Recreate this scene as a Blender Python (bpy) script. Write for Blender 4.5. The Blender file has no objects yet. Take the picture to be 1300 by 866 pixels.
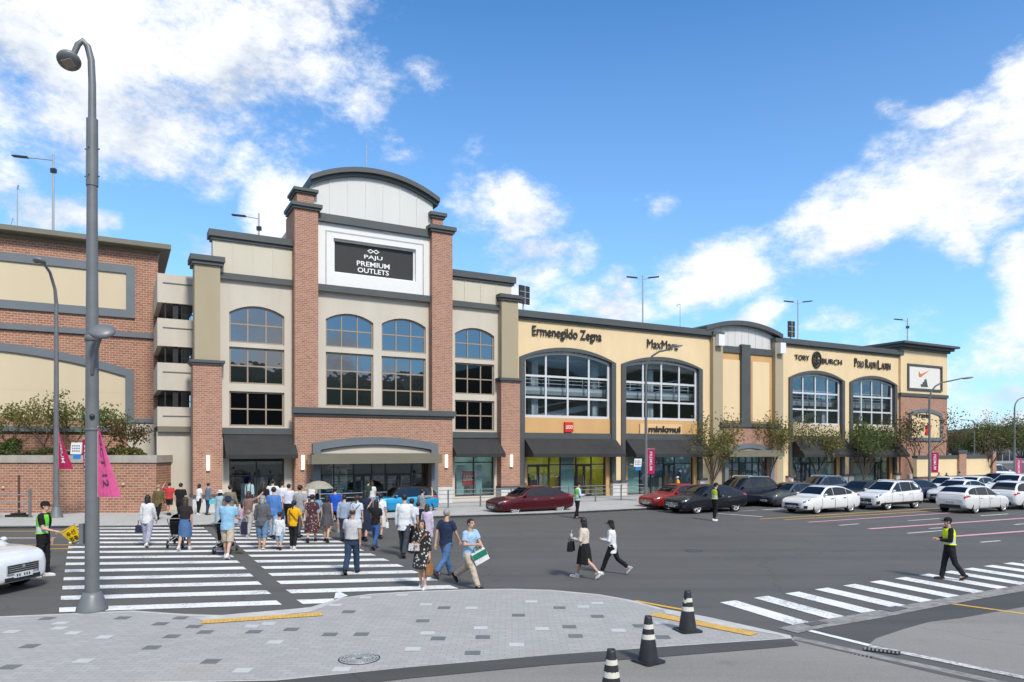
import bpy, bmesh, math, random
from mathutils import Vector, Matrix, Euler
random.seed(7)
R = math.radians
scene = bpy.context.scene
col = scene.collection
# ---- survey of the place: eye height and the sight lines it was measured along
F, CX, HY, H = 911.0, 650.0, 570.0, 3.4
WALK = 0.15
def G(x, y, z=0.0):
    Y = F * (H - z) / (y - HY)
    return Vector(((x - CX) / F * Y, Y, z))
TH = math.atan2(0.480, 0.877)
UX, UY = math.cos(TH), math.sin(TH)
P0 = Vector((-2.462, 44.86, 0.0))
FM = Matrix.Translation(P0) @ Matrix.Rotation(TH, 4, 'Z')      # frame of the shop front: x along, -y out, z up
def S(x, d=0.0):
    t = (x - CX) / F
    px, py = P0.x + d * UY, P0.y - d * UX
    return (t * py - px) / (UX - t * UY)
def Z(x, y, d=0.0):
    Yw = P0.y - d * UX + S(x, d) * UY
    return H + (HY - y) * Yw / F
def fr(s, d, z=0.0):
    return FM @ Vector((s, -d, z))

# ---------------------------------------------------------------- mesh builder
class M:
    def __init__(s): s.v = []; s.f = []; s.m = []; s.sm = []; s.st = []
    def add(s, vs, fs, mi=0, sm=False):
        s.st.append((len(s.v), len(s.f))); o = len(s.v); s.v.extend([tuple(p) for p in vs])
        for f in fs:
            s.f.append([o + i for i in f]); s.m.append(mi); s.sm.append(sm)
    def box(s, x0, x1, y0, y1, z0, z1, mi=0):
        s.add([(x0,y0,z0),(x1,y0,z0),(x1,y1,z0),(x0,y1,z0),(x0,y0,z1),(x1,y0,z1),(x1,y1,z1),(x0,y1,z1)],
              [(0,3,2,1),(4,5,6,7),(0,1,5,4),(1,2,6,5),(2,3,7,6),(3,0,4,7)], mi)
    def prism(s, poly, y0, y1, mi=0):          # (x,z) polygon pushed along y
        n = len(poly)
        s.add([(p[0],y0,p[1]) for p in poly] + [(p[0],y1,p[1]) for p in poly],
              [tuple(range(n)), tuple(range(2*n-1, n-1, -1))] + [(i, n+i, n+(i+1)%n, (i+1)%n) for i in range(n)], mi)
    def prismx(s, poly, x0, x1, mi=0):         # (y,z) polygon pushed along x
        n = len(poly)
        s.add([(x0,p[0],p[1]) for p in poly] + [(x1,p[0],p[1]) for p in poly],
              [tuple(range(n)), tuple(range(2*n-1, n-1, -1))] + [(i, n+i, n+(i+1)%n, (i+1)%n) for i in range(n)], mi)
    def prismz(s, poly, z0, z1, mi=0):
        n = len(poly)
        s.add([(p[0],p[1],z0) for p in poly] + [(p[0],p[1],z1) for p in poly],
              [tuple(range(n-1,-1,-1)), tuple(range(n, 2*n))] + [(i, (i+1)%n, n+(i+1)%n, n+i) for i in range(n)], mi)
    def sheet(s, poly, z, mi=0):
        s.add([(p[0],p[1],z) for p in poly], [tuple(range(len(poly)))], mi)
    def tube(s, pts, rad, n=8, mi=0, cap=True, sm=True):
        pts = [Vector(p) for p in pts]
        if not hasattr(rad, '__len__'): rad = [rad]*len(pts)
        vs = []; ref = None
        for i, p in enumerate(pts):
            a = pts[max(0,i-1)]; b = pts[min(len(pts)-1,i+1)]
            d = (b-a)
            d = d.normalized() if d.length > 1e-9 else Vector((0,0,1))
            if ref is None:
                ref = Vector((1,0,0)) if abs(d.x) < .8 else Vector((0,1,0))
            e1 = (ref - d*ref.dot(d)).normalized(); e2 = d.cross(e1); ref = e1
            for k in range(n):
                t = 2*math.pi*k/n
                vs.append(p + (e1*math.cos(t) + e2*math.sin(t))*rad[i])
        fs = [(i*n+k, i*n+(k+1)%n, (i+1)*n+(k+1)%n, (i+1)*n+k) for i in range(len(pts)-1) for k in range(n)]
        s.add(vs, fs, mi, sm)
        if cap:
            L = len(pts)-1
            s.add(vs[:n], [tuple(range(n-1,-1,-1))], mi)
            s.add(vs[L*n:], [tuple(range(n))], mi)
    def lathe(s, prof, n=16, c=(0,0,0), mi=0, sm=True, axis='z'):
        vs = []
        for r, z in prof:
            for k in range(n):
                t = 2*math.pi*k/n
                p = (r*math.cos(t), r*math.sin(t), z)
                if axis == 'y': p = (p[0], p[2], p[1])
                if axis == 'x': p = (p[2], p[0], p[1])
                vs.append((p[0]+c[0], p[1]+c[1], p[2]+c[2]))
        s.add(vs, [(i*n+k, i*n+(k+1)%n, (i+1)*n+(k+1)%n, (i+1)*n+k) for i in range(len(prof)-1) for k in range(n)], mi, sm)
    def ell(s, c, r, n=12, m=8, mi=0, rot=None):
        vs = []; c = Vector(c)
        for i in range(m+1):
            ph = math.pi*i/m
            for k in range(n):
                t = 2*math.pi*k/n
                p = Vector((r[0]*math.sin(ph)*math.cos(t), r[1]*math.sin(ph)*math.sin(t), -r[2]*math.cos(ph)))
                if rot is not None: p = rot @ p
                vs.append(c+p)
        s.add(vs, [(i*n+k, i*n+(k+1)%n, (i+1)*n+(k+1)%n, (i+1)*n+k) for i in range(m) for k in range(n)], mi, True)
    def cap(s, a, ra, b, rb, n=10, mi=0):      # tapered capsule
        a = Vector(a); b = Vector(b); d = (b-a); L = d.length
        d = d/L if L > 1e-6 else Vector((0,0,1))
        pts = []; rr = []
        for q in (-.97,-.7,-.35): pts.append(a+d*ra*q); rr.append(ra*math.sqrt(1-q*q))
        pts += [a,b]; rr += [ra,rb]
        for q in (.35,.7,.97): pts.append(b+d*rb*q); rr.append(rb*math.sqrt(1-q*q))
        s.tube(pts, rr, n, mi)
    def loft(s, secs, n=16, mi=0):             # (cx,cy,z,rx,ry) ellipses, closed
        vs = []
        for cx, cy, z, rx, ry in secs:
            for k in range(n):
                t = 2*math.pi*k/n
                vs.append((cx+rx*math.cos(t), cy+ry*math.sin(t), z))
        m = len(secs)
        s.add(vs, [(i*n+k, i*n+(k+1)%n, (i+1)*n+(k+1)%n, (i+1)*n+k) for i in range(m-1) for k in range(n)], mi, True)
        s.add(vs[:n], [tuple(range(n-1,-1,-1))], mi); s.add(vs[(m-1)*n:], [tuple(range(n))], mi)
    def mesh(s, name, mats, uv=False, fix=True):
        me = bpy.data.meshes.new(name)
        me.from_pydata(s.v, [], s.f)
        for mm in (mats if isinstance(mats, (list, tuple)) else [mats]): me.materials.append(mm)
        me.polygons.foreach_set('material_index', s.m)
        me.polygons.foreach_set('use_smooth', s.sm)
        if fix:
            bm = bmesh.new(); bm.from_mesh(me)
            bmesh.ops.recalc_face_normals(bm, faces=bm.faces)
            bm.to_mesh(me); bm.free()
        if uv:
            lay = me.uv_layers.new(name='UVMap'); co = me.vertices
            for p in me.polygons:
                nx, ny, nz = [abs(q) for q in p.normal]
                for li in p.loop_indices:
                    q = co[me.loops[li].vertex_index].co
                    lay.data[li].uv = (q.x,q.y) if nz > max(nx,ny) else ((q.y,q.z) if nx > ny else (q.x,q.z))
        me.update()
        return me
    def build_each(s, name, mats, parent=None, uv=False):     # every solid its own part
        out = []; 
        for k, (v0, f0) in enumerate(s.st):
            v1, f1 = s.st[k+1] if k+1 < len(s.st) else (len(s.v), len(s.f))
            q = M(); q.v = s.v[v0:v1]; q.f = [[i-v0 for i in f] for f in s.f[f0:f1]]; q.m = s.m[f0:f1]; q.sm = s.sm[f0:f1]
            out.append(q.build(name, mats, parent, uv))
        return out
    def build(s, name, mats, parent=None, uv=False, fix=True, label=None):
        o = bpy.data.objects.new(name, s.mesh(name, mats, uv, fix)); col.objects.link(o)
        if parent is not None: o.parent = parent
        if label: o['label'] = label
        return o

def tag(o, label=None, cat=None, group=None, kind=None):
    if label: o['label'] = label
    if cat: o['category'] = cat
    if group: o['group'] = group
    if kind: o['kind'] = kind
    return o
def thing(name, label, cat, loc=(0,0,0), rz=0.0, group=None):
    o = bpy.data.objects.new(name, None); col.objects.link(o)
    o.empty_display_size = .2
    o.location = loc; o.rotation_euler = (0,0,rz)
    return tag(o, label, cat, group)
def kids(o): return [c for c in bpy.data.objects if c.parent == o]
def copy_tree(o, parent=None, chmap=None):
    if chmap is None:
        chmap = {}
        for q in bpy.data.objects:
            if q.parent: chmap.setdefault(q.parent.name, []).append(q)
    c = o.copy(); col.objects.link(c)
    if parent is not None:
        mpi = o.matrix_parent_inverse.copy(); c.parent = parent; c.matrix_parent_inverse = mpi
    for ch in chmap.get(o.name, []): copy_tree(ch, c, chmap)
    return c

# ---------------------------------------------------------------- materials
def nodes_of(name):
    m = bpy.data.materials.new(name); m.use_nodes = True
    nt = m.node_tree
    return m, nt, nt.nodes['Principled BSDF']
def L(nt, a, b): nt.links.new(a, b)
def mixc(nt, fac, a, b, mode='MIX'):
    n = nt.nodes.new('ShaderNodeMix'); n.data_type = 'RGBA'; n.blend_type = mode
    for sock, val in ((n.inputs[0], fac), (n.inputs[6], a), (n.inputs[7], b)):
        if hasattr(val, 'links'): L(nt, val, sock)
        elif hasattr(val, '__len__'): sock.default_value = (*val[:3], 1)
        else: sock.default_value = val
    return n.outputs[2]
def noise_tex(nt, vec, scale, detail=4, rough=.6):
    n = nt.nodes.new('ShaderNodeTexNoise'); n.inputs['Scale'].default_value = scale
    n.inputs['Detail'].default_value = detail; n.inputs['Roughness'].default_value = rough
    if vec is not None: L(nt, vec, n.inputs['Vector'])
    return n.outputs['Fac']
def ramp(nt, fac, a, b, lo, hi):
    r = nt.nodes.new('ShaderNodeMapRange'); r.clamp = True
    r.inputs[1].default_value = lo; r.inputs[2].default_value = hi
    r.inputs[3].default_value = a; r.inputs[4].default_value = b
    L(nt, fac, r.inputs[0]); return r.outputs[0]
def coord(nt, kind='Object', scale=None):
    t = nt.nodes.new('ShaderNodeTexCoord').outputs[kind]
    if scale:
        mp = nt.nodes.new('ShaderNodeMapping'); mp.inputs['Scale'].default_value = scale
        L(nt, t, mp.inputs['Vector']); t = mp.outputs[0]
    return t
def bump(nt, bs, h, strength, dist=.01):
    b = nt.nodes.new('ShaderNodeBump'); b.inputs['Strength'].default_value = strength; b.inputs['Distance'].default_value = dist
    L(nt, h, b.inputs['Height']); L(nt, b.outputs[0], bs.inputs['Normal'])
def mat(name, c, rough=.6, metal=0., var=.12, scale=3., spec=.5, bmp=0., fine=60., coat=0., emit=0., streak=False):
    m, nt, bs = nodes_of(name)
    bs.inputs['Roughness'].default_value = rough; bs.inputs['Metallic'].default_value = metal
    bs.inputs['Specular IOR Level'].default_value = spec
    bs.inputs['Coat Weight'].default_value = coat; bs.inputs['Coat Roughness'].default_value = .05
    if var > 0:
        v = coord(nt, 'Object', (1,1,.25) if streak else None)
        n1 = noise_tex(nt, v, scale, 6, .65)
        lo = tuple(q*(1-var*1.6) for q in c); hi = tuple(min(1,q*(1+var)) for q in c)
        o = mixc(nt, ramp(nt, n1, 0, 1, .3, .7), lo, hi)
        L(nt, o, bs.inputs['Base Color'])
        if bmp: bump(nt, bs, noise_tex(nt, coord(nt), fine, 3), bmp)
    else:
        bs.inputs['Base Color'].default_value = (*c, 1)
    if emit:
        bs.inputs['Emission Color'].default_value = (*c, 1); bs.inputs['Emission Strength'].default_value = emit
    return m
def brick(name, c1, c2, mortar, w, h, mo=.012):
    m, nt, bs = nodes_of(name)
    uv = nt.nodes.new('ShaderNodeUVMap').outputs[0]
    b = nt.nodes.new('ShaderNodeTexBrick'); L(nt, uv, b.inputs['Vector'])
    b.inputs['Scale'].default_value = 1; b.inputs['Brick Width'].default_value = w; b.inputs['Row Height'].default_value = h
    b.inputs['Mortar Size'].default_value = mo; b.inputs['Mortar Smooth'].default_value = .1; b.inputs['Bias'].default_value = -.1
    b.inputs['Color1'].default_value = (*c1,1); b.inputs['Color2'].default_value = (*c2,1); b.inputs['Mortar'].default_value = (*mortar,1)
    n = noise_tex(nt, uv, 1.1, 5, .7)
    n2 = noise_tex(nt, coord(nt, 'UV', (.35/w, 1/h*.5, 1)), 2.3, 2)
    c = mixc(nt, ramp(nt, n2, 0, .40, .55, .72), b.outputs['Color'], tuple(q*.45 for q in c2))
    c = mixc(nt, ramp(nt, n, 0, .14, .45, .75), c, (.16,.1,.075))
    L(nt, c, bs.inputs['Base Color']); bs.inputs['Roughness'].default_value = .85
    bs.inputs['Specular IOR Level'].default_value = .25
    bump(nt, bs, b.outputs['Fac'], -.5, .01)
    return m
def glass(name, tint, refl=.2, clear=.8, rough=.02, wavy=False, edge=.6):
    m = bpy.data.materials.new(name); m.use_nodes = True; nt = m.node_tree; nt.nodes.clear()
    out = nt.nodes.new('ShaderNodeOutputMaterial')
    tr = nt.nodes.new('ShaderNodeBsdfTransparent'); tr.inputs[0].default_value = (*tint,1)
    df = nt.nodes.new('ShaderNodeBsdfDiffuse'); df.inputs[0].default_value = (*[q*.12 for q in tint],1)
    gl = nt.nodes.new('ShaderNodeBsdfGlossy'); gl.inputs['Roughness'].default_value = rough; gl.inputs[0].default_value = (.9,.95,1,1)
    if wavy:
        b_ = nt.nodes.new('ShaderNodeBump'); b_.inputs['Strength'].default_value = .10; b_.inputs['Distance'].default_value = .05
        L(nt, noise_tex(nt, coord(nt), 1.1, 2), b_.inputs['Height']); L(nt, b_.outputs[0], gl.inputs['Normal'])
    m1 = nt.nodes.new('ShaderNodeMixShader'); m1.inputs[0].default_value = clear
    L(nt, df.outputs[0], m1.inputs[1]); L(nt, tr.outputs[0], m1.inputs[2])
    fr_ = nt.nodes.new('ShaderNodeLayerWeight'); fr_.inputs[0].default_value = .25
    f = ramp(nt, fr_.outputs['Fresnel'], refl, min(1, refl+edge), .02, 1)
    m2 = nt.nodes.new('ShaderNodeMixShader'); L(nt, f, m2.inputs[0])
    L(nt, m1.outputs[0], m2.inputs[1]); L(nt, gl.outputs[0], m2.inputs[2]); L(nt, m2.outputs[0], out.inputs[0])
    return m
def asphalt(name, c, pale, big=.12):
    m, nt, bs = nodes_of(name)
    v = coord(nt)
    f = noise_tex(nt, v, 55, 3, .8); b = noise_tex(nt, v, .22, 6, .62); s = noise_tex(nt, coord(nt,'Object',(.25,2.2,1)), .8, 4, .6)
    g = noise_tex(nt, v, 9, 5, .7)
    x = mixc(nt, ramp(nt, b, 0, 1, .35, .68), tuple(q*(1-big) for q in c), tuple(q*(1+big) for q in c))
    st = noise_tex(nt, coord(nt,'Object',(.05,.9,1)), 1.0, 3, .5); x = mixc(nt, ramp(nt, st, 0, .45, .52, .62), x, tuple(q*.72 for q in c))
    vo = nt.nodes.new('ShaderNodeTexVoronoi'); vo.feature = 'DISTANCE_TO_EDGE'; vo.inputs['Scale'].default_value = .11; wn = nt.nodes.new('ShaderNodeVectorMath'); wn.operation = 'ADD'; L(nt, v, wn.inputs[0]); nz = nt.nodes.new('ShaderNodeTexNoise'); nz.inputs['Scale'].default_value = 1.2; nz.inputs['Detail'].default_value = 4; L(nt, v, nz.inputs['Vector']); L(nt, nz.outputs['Color'], wn.inputs[1]); L(nt, wn.outputs[0], vo.inputs['Vector']); x = mixc(nt, ramp(nt, vo.outputs['Distance'], .55, 0, .0, .004), x, tuple(q*.5 for q in c))
    sp_ = noise_tex(nt, v, 1.7, 2, .5); x = mixc(nt, ramp(nt, sp_, 0, .4, .66, .74), x, tuple(q*.55 for q in c))
    x = mixc(nt, ramp(nt, s, 0, .35, .5, .75), x, pale)
    x = mixc(nt, ramp(nt, g, 0, .3, .55, .8), x, tuple(q*.6 for q in c))
    x = mixc(nt, ramp(nt, f, 0, .55, .5, .72), x, tuple(min(1,q*1.9) for q in c))
    L(nt, x, bs.inputs['Base Color']); bs.inputs['Roughness'].default_value = .82; bs.inputs['Specular IOR Level'].default_value = .35
    bump(nt, bs, f, .35, .008)
    return m
def worn_paint(name, c, under, wear=.25):
    m, nt, bs = nodes_of(name)
    v = coord(nt)
    n = noise_tex(nt, v, 14, 6, .75); n2 = noise_tex(nt, v, .9, 3)
    a = nt.nodes.new('ShaderNodeMath'); a.operation = 'MULTIPLY_ADD'; L(nt, n2, a.inputs[0]); a.inputs[1].default_value = .5; L(nt, n, a.inputs[2])
    x = mixc(nt, ramp(nt, a.outputs[0], 0, 1, .96-wear*.5, 1.12-wear*.3), c, under)
    x = mixc(nt, ramp(nt, noise_tex(nt, v, 3, 5), 0, .22, .4, .8), x, tuple(q*.62 for q in c))
    L(nt, x, bs.inputs['Base Color']); bs.inputs['Roughness'].default_value = .7
    return m
def pattern(name, kind, a, b, scale):
    m, nt, bs = nodes_of(name); v = coord(nt)
    if kind == 'plaid':
        w1 = nt.nodes.new('ShaderNodeTexWave'); w1.bands_direction = 'X'; w1.inputs['Scale'].default_value = scale; L(nt, v, w1.inputs[0])
        w2 = nt.nodes.new('ShaderNodeTexWave'); w2.bands_direction = 'Z'; w2.inputs['Scale'].default_value = scale; L(nt, v, w2.inputs[0])
        x = mixc(nt, ramp(nt, w1.outputs['Fac'], 0, .8, .5, .8), a, b); x = mixc(nt, ramp(nt, w2.outputs['Fac'], 0, .7, .5, .8), x, b)
    else:
        t = nt.nodes.new('ShaderNodeTexVoronoi'); t.inputs['Scale'].default_value = scale; L(nt, v, t.inputs['Vector'])
        x = mixc(nt, ramp(nt, t.outputs['Distance'], 1, 0, .25, .36), a, b)
    L(nt, x, bs.inputs['Base Color']); bs.inputs['Roughness'].default_value = .9
    return m
def leafmat(name, cols):
    m, nt, bs = nodes_of(name)
    oi = nt.nodes.new('ShaderNodeNewGeometry')
    cr = nt.nodes.new('ShaderNodeValToRGB'); L(nt, oi.outputs['Random Per Island'], cr.inputs[0])
    el = cr.color_ramp.elements
    el[0].color = (*cols[0],1); el[1].color = (*cols[-1],1)
    for i, c in enumerate(cols[1:-1]):
        e = el.new((i+1)/(len(cols)-1)); e.color = (*c,1)
    L(nt, cr.outputs[0], bs.inputs['Base Color']); bs.inputs['Roughness'].default_value = .6
    tl = nt.nodes.new('ShaderNodeBsdfTranslucent'); L(nt, cr.outputs[0], tl.inputs[0]); mx = nt.nodes.new('ShaderNodeMixShader'); mx.inputs[0].default_value = .4
    L(nt, bs.outputs[0], mx.inputs[1]); L(nt, tl.outputs[0], mx.inputs[2]); L(nt, mx.outputs[0], nt.nodes['Material Output'].inputs[0])
    return m

K = {}
K['brick'] = brick('brick_red', (.43,.20,.125), (.31,.135,.088), (.45,.37,.30), .24, .10)
K['brick_old'] = brick('brick_old', (.41,.18,.108), (.29,.12,.076), (.48,.40,.32), .29, .13, .014)
K['cream'] = mat('cream_render', (.77,.59,.355), .85, var=.045, scale=.8, bmp=.15, streak=True)
K['cream_pale'] = mat('pale_cream_panel', (.62,.52,.36), .85, var=.03, scale=.5, streak=True)
K['orange'] = mat('ochre_render', (.60,.36,.155), .85, var=.05, scale=.6)
K['sand'] = mat('sand_render', (.58,.525,.44), .85, var=.06, scale=.8, bmp=.15, streak=True)
K['tan'] = mat('tan_render', (.40,.335,.225), .85, var=.04, scale=.6, streak=True)
K['beige_clad'] = mat('beige_cladding', (.58,.53,.42), .55, var=.03, scale=.7, streak=True)
K['grey_clad'] = mat('pale_grey_cladding', (.66,.65,.62), .5, var=.03, scale=.7, streak=True)
K['white_panel'] = mat('white_panel', (.77,.76,.73), .5, var=.02)
K['trim'] = mat('slate_trim', (.075,.083,.083), .55, var=.08, scale=1.)
K['trim_blue'] = mat('blue_grey_trim', (.14,.16,.18), .55, var=.06, scale=1.)
K['olive'] = mat('olive_trim', (.175,.16,.115), .55, var=.06, scale=1.)
K['stone'] = mat('stone_base', (.58,.57,.55), .8, var=.08, scale=2.)
K['concrete'] = mat('concrete', (.46,.45,.42), .85, var=.14, scale=1.2, bmp=.2)
K['gutter'] = mat('gutter_concrete', (.27,.26,.24), .9, var=.35, scale=4, bmp=.4)
K['coping'] = mat('coping_stone', (.40,.37,.32), .85, var=.12, scale=2)
K['deck_wall'] = mat('deck_back_wall', (.50,.50,.49), .85, var=.3, scale=.9)
K['conc_dark'] = mat('concrete_dark', (.2,.2,.2), .85, var=.14, scale=1.2)
K['awning'] = mat('awning_cloth', (.028,.027,.028), .8, var=.15, scale=2.)
K['black'] = mat('black_metal', (.02,.02,.022), .45, var=.1); K['film'] = mat('teal_window_film', (.34,.50,.49), .5, var=.08)
K['dark'] = mat('dark_inside', (.018,.018,.02), .9, var=0)  # near-black colour in place of the shade inside shops and drain slots
K['frame'] = mat('bronze_frame', (.045,.042,.04), .4, metal=.3, var=.08)
K['frame_tan'] = mat('tan_frame', (.32,.25,.19), .5, var=.05)
K['frame_white'] = mat('white_frame', (.60,.61,.62), .45, var=.04)
K['pole'] = mat('grey_pole', (.17,.178,.183), .45, metal=.2, var=.12, scale=1.5)
K['steel'] = mat('steel_rail', (.36,.37,.38), .35, metal=.6, var=.08)
K['galv'] = mat('galvanised', (.42,.43,.43), .45, metal=.4, var=.08)
K['mirror'] = glass('mirror_glass', (.02,.03,.05), .20, .0, .015, True, .45)
K['mirror_dark'] = glass('dark_glass', (.02,.024,.03), .035, .0, .02, False, .25)  # same panes, dimmer copy: dark reflection of the lower rows put into the material
K['shop_glass'] = glass('shop_glass', (.90,.96,.95), .07, .97, .01)
K['garage_glass'] = glass('garage_glass', (.8,.85,.88), .02, .985, .01, False, .22)
K['white'] = mat('white_paint', (.78,.78,.77), .5, var=.03)
K['lamp_on'] = mat('warm_lamp', (1,.86,.58), .5, var=0, emit=1.4)
K['deck_lamp'] = mat('deck_lamp', (1,.97,.9), .5, var=0, emit=1.6)
K['shop_lamp'] = mat('shop_lamp', (1,.96,.88), .5, var=0, emit=9.)
K['yellow_shop'] = mat('yellow_shop_wall', (.62,.60,.02), .8, var=.1)
K['teal_shop'] = mat('teal_shop_wall', (.30,.50,.50), .8, var=.1)
K['blue_shop'] = pattern('blue_shop_wall', 'spot', (.10,.22,.34), (.45,.55,.6), 2.2)
K['lot'] = asphalt('old_asphalt', (.235,.22,.20), (.27,.26,.235), .08)
K['road'] = asphalt('road_asphalt', (.100,.096,.090), (.125,.121,.114))
K['patch'] = asphalt('patch_asphalt', (.075,.073,.07), (.095,.093,.09))
K['line_white'] = worn_paint('white_line', (.78,.78,.76), (.16,.16,.155), .42)
K['line_rough'] = worn_paint('rough_white_line', (.72,.70,.66), (.14,.13,.12), .62)
K['line_yellow'] = worn_paint('yellow_line', (.72,.40,.045), (.14,.12,.08), .3)
K['line_pink'] = worn_paint('pink_line', (.70,.36,.40), (.12,.1,.1), .3)
K['tactile'] = mat('yellow_tactile', (.60,.36,.085), .8, var=.14, scale=6)
K['kerb'] = mat('kerb_stone', (.50,.49,.46), .8, var=.12, scale=3, bmp=.2)
# ---------------------------------------------------------------- camera, sky, sun
cam = bpy.data.cameras.new('camera'); co = bpy.data.objects.new('camera', cam); col.objects.link(co)
cam.sensor_width = 36; cam.lens = 36*F/1300; cam.shift_y = (HY-433)/1300
cam.clip_start = .1; cam.clip_end = 6000
co.location = (0,0,H); co.rotation_euler = (R(90),0,0)
scene.camera = co
SUN_EL, SUN_AZ = R(46), R(150)          # azimuth clockwise from +Y: behind the viewer, to the right
def sky_world():
    w = bpy.data.worlds.new('World'); scene.world = w; w.use_nodes = True
    nt = w.node_tree; nt.nodes.clear()
    out = nt.nodes.new('ShaderNodeOutputWorld'); bg = nt.nodes.new('ShaderNodeBackground'); bg.inputs[1].default_value = .10
    L(nt, bg.outputs[0], out.inputs[0])
    sk = nt.nodes.new('ShaderNodeTexSky'); sk.sky_type = 'NISHITA'; sk.sun_disc = False
    sk.sun_elevation = SUN_EL; sk.sun_rotation = SUN_AZ; sk.ozone_density = 2.6; sk.air_density = 1.0; sk.dust_density = .35
    tc = nt.nodes.new('ShaderNodeTexCoord').outputs['Generated']
    def mth(op, a, b=None, c=None):
        n = nt.nodes.new('ShaderNodeMath'); n.operation = op
        for i, q in enumerate((a,b,c)):
            if q is None: continue
            if hasattr(q, 'links'): L(nt, q, n.inputs[i])
            else: n.inputs[i].default_value = q
        return n.outputs[0]
    sp = nt.nodes.new('ShaderNodeSeparateXYZ'); L(nt, tc, sp.inputs[0])
    az = mth('ARCTAN2', sp.outputs[0], sp.outputs[1]); el = mth('ARCSINE', sp.outputs[2])
    def ae(x, y):
        return math.atan2(x-CX, F), math.atan2(HY-y, math.hypot(F, x-CX))
    wv = nt.nodes.new('ShaderNodeTexNoise'); wv.inputs['Scale'].default_value = 5; wv.inputs['Detail'].default_value = 3
    L(nt, tc, wv.inputs['Vector'])
    ws = nt.nodes.new('ShaderNodeSeparateXYZ'); L(nt, wv.outputs['Color'], ws.inputs[0])
    az2 = mth('ADD', az, mth('MULTIPLY', mth('SUBTRACT', ws.outputs[0], .5), .22))
    el2 = mth('ADD', el, mth('MULTIPLY', mth('SUBTRACT', ws.outputs[1], .5), .10))
    blobs = [  # two ends of the bank, half thickness (photo pixels of arc), density
        ((-60,60),(400,30),95,1.25), ((0,105),(230,100),70,1.0), ((-40,20),(470,-10),60,1.2), ((180,120),(330,150),40,.55),
        ((300,170),(350,150),38,.62), ((285,215),(330,200),22,.6), ((405,150),(480,130),38,.5), ((515,92),(545,112),24,.42),
        ((430,180),(520,200),26,.34), ((600,190),(630,215),26,.3),
        ((620,285),(690,285),44,1.1), ((610,330),(720,330),40,.8), ((600,360),(700,375),32,.62),
        ((335,262),(355,300),42,1.0), ((20,268),(90,272),20,1.0), ((0,235),(40,240),26,.6), ((215,300),(250,310),20,.62), 
        ((840,352),(1000,322),30,1.1), ((1000,322),(1160,248),38,1.2), ((1160,245),(1340,165),66,1.2), ((1120,155),(1230,138),17,.95), ((1270,105),(1330,90),30,.9),
        ((1240,200),(1330,240),40,.8), ((1195,330),(1215,325),22,.75), ((1250,345),(1330,315),22,.85), ((1260,385),(1340,390),34,1.0),
        ((1120,470),(1340,440),44,.85), ((1200,520),(1340,505),44,1.0), ((775,352),(805,355),20,.7), ((806,272),(840,250),12,.40),
        ((720,385),(860,380),22,.62), ((925,385),(980,385),20,.8), ((1020,415),(1120,410),16,.6), ((640,395),(820,400),16,.5), ((60,200),(190,190),18,.42)]
    cv = nt.nodes.new('ShaderNodeCombineXYZ'); L(nt, az2, cv.inputs[0]); L(nt, el2, cv.inputs[1])
    tot = None
    for (a, b, hw, dens) in blobs:
        a0 = Vector(ae(*a)); b0 = Vector(ae(*b)); c = (a0+b0)/2; d = b0-a0; hl = max(d.length/2, .001)
        t = hw/F*1.62
        mp = nt.nodes.new('ShaderNodeMapping'); mp.vector_type = 'TEXTURE'; L(nt, cv.outputs[0], mp.inputs[0])
        mp.inputs[1].default_value = (c.x, c.y, 0); mp.inputs[2].default_value = (0, 0, math.atan2(d.y, d.x)); mp.inputs[3].default_value = (hl+t*.8, t, 1)
        g = nt.nodes.new('ShaderNodeTexGradient'); g.gradient_type = 'SPHERICAL'; L(nt, mp.outputs[0], g.inputs[0])
        m = mth('MULTIPLY', g.outputs['Fac'], dens*1.75)
        tot = m if tot is None else mth('MAXIMUM', tot, m)
    tot = mth('MINIMUM', tot, 1.25)
    # the rest of the sky, behind and beside: broken cloud
    vm = nt.nodes.new('ShaderNodeVectorMath'); vm.operation = 'MULTIPLY'; vm.inputs[1].default_value = (1,1,1.7); L(nt, tc, vm.inputs[0])
    nb = noise_tex(nt, vm.outputs[0], 4.2, 3, .5)
    back = ramp(nt, nb, 0, 1.15, .41, .53)
    away = ramp(nt, sp.outputs[1], 1, 0, .25, .55)
    tot = mth('MAXIMUM', tot, mth('MULTIPLY', back, away))
    nn = noise_tex(nt, vm.outputs[0], 8, 9, .70)
    n1 = nn
    dens = mth('ADD', mth('MULTIPLY', tot, .62), mth('MULTIPLY', mth('SUBTRACT', nn, .5), 2.3))
    al = nt.nodes.new('ShaderNodeMapRange'); al.interpolation_type = 'SMOOTHSTEP'; L(nt, dens, al.inputs[0])
    al.inputs[1].default_value = .12; al.inputs[2].default_value = .84
    cover = mth('MULTIPLY', al.outputs[0], ramp(nt, tot, 0, 1, .05, .35))
    n3 = noise_tex(nt, vm.outputs[0], 5.5, 2, .5)
    up = nt.nodes.new('ShaderNodeVectorMath'); up.operation = 'ADD'; up.inputs[1].default_value = (.02,-.01,.045); L(nt, vm.outputs[0], up.inputs[0])
    n1u = noise_tex(nt, up.outputs[0], 9, 5, .66)
    lit = mth('ADD', mth('MULTIPLY', mth('SUBTRACT', n1, n1u), 2.2), ramp(nt, n3, .25, .95, .35, .62))
    cc = mixc(nt, ramp(nt, lit, 0, 1, .0, .75), (4.8,5.3,6.1), (7.7,7.9,8.3))
    # near the horizon the blue pales
    hz = ramp(nt, el, .34, 0, 0.0, .55)
    skyc = mixc(nt, 1, sk.outputs[0], (.70,1.24,1.60), 'MULTIPLY')
    skyc = mixc(nt, hz, skyc, (5.2,6.9,9.0))
    fin = mixc(nt, cover, skyc, cc)
    L(nt, fin, bg.inputs[0])
    return bg
sky_bg = sky_world()
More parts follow.
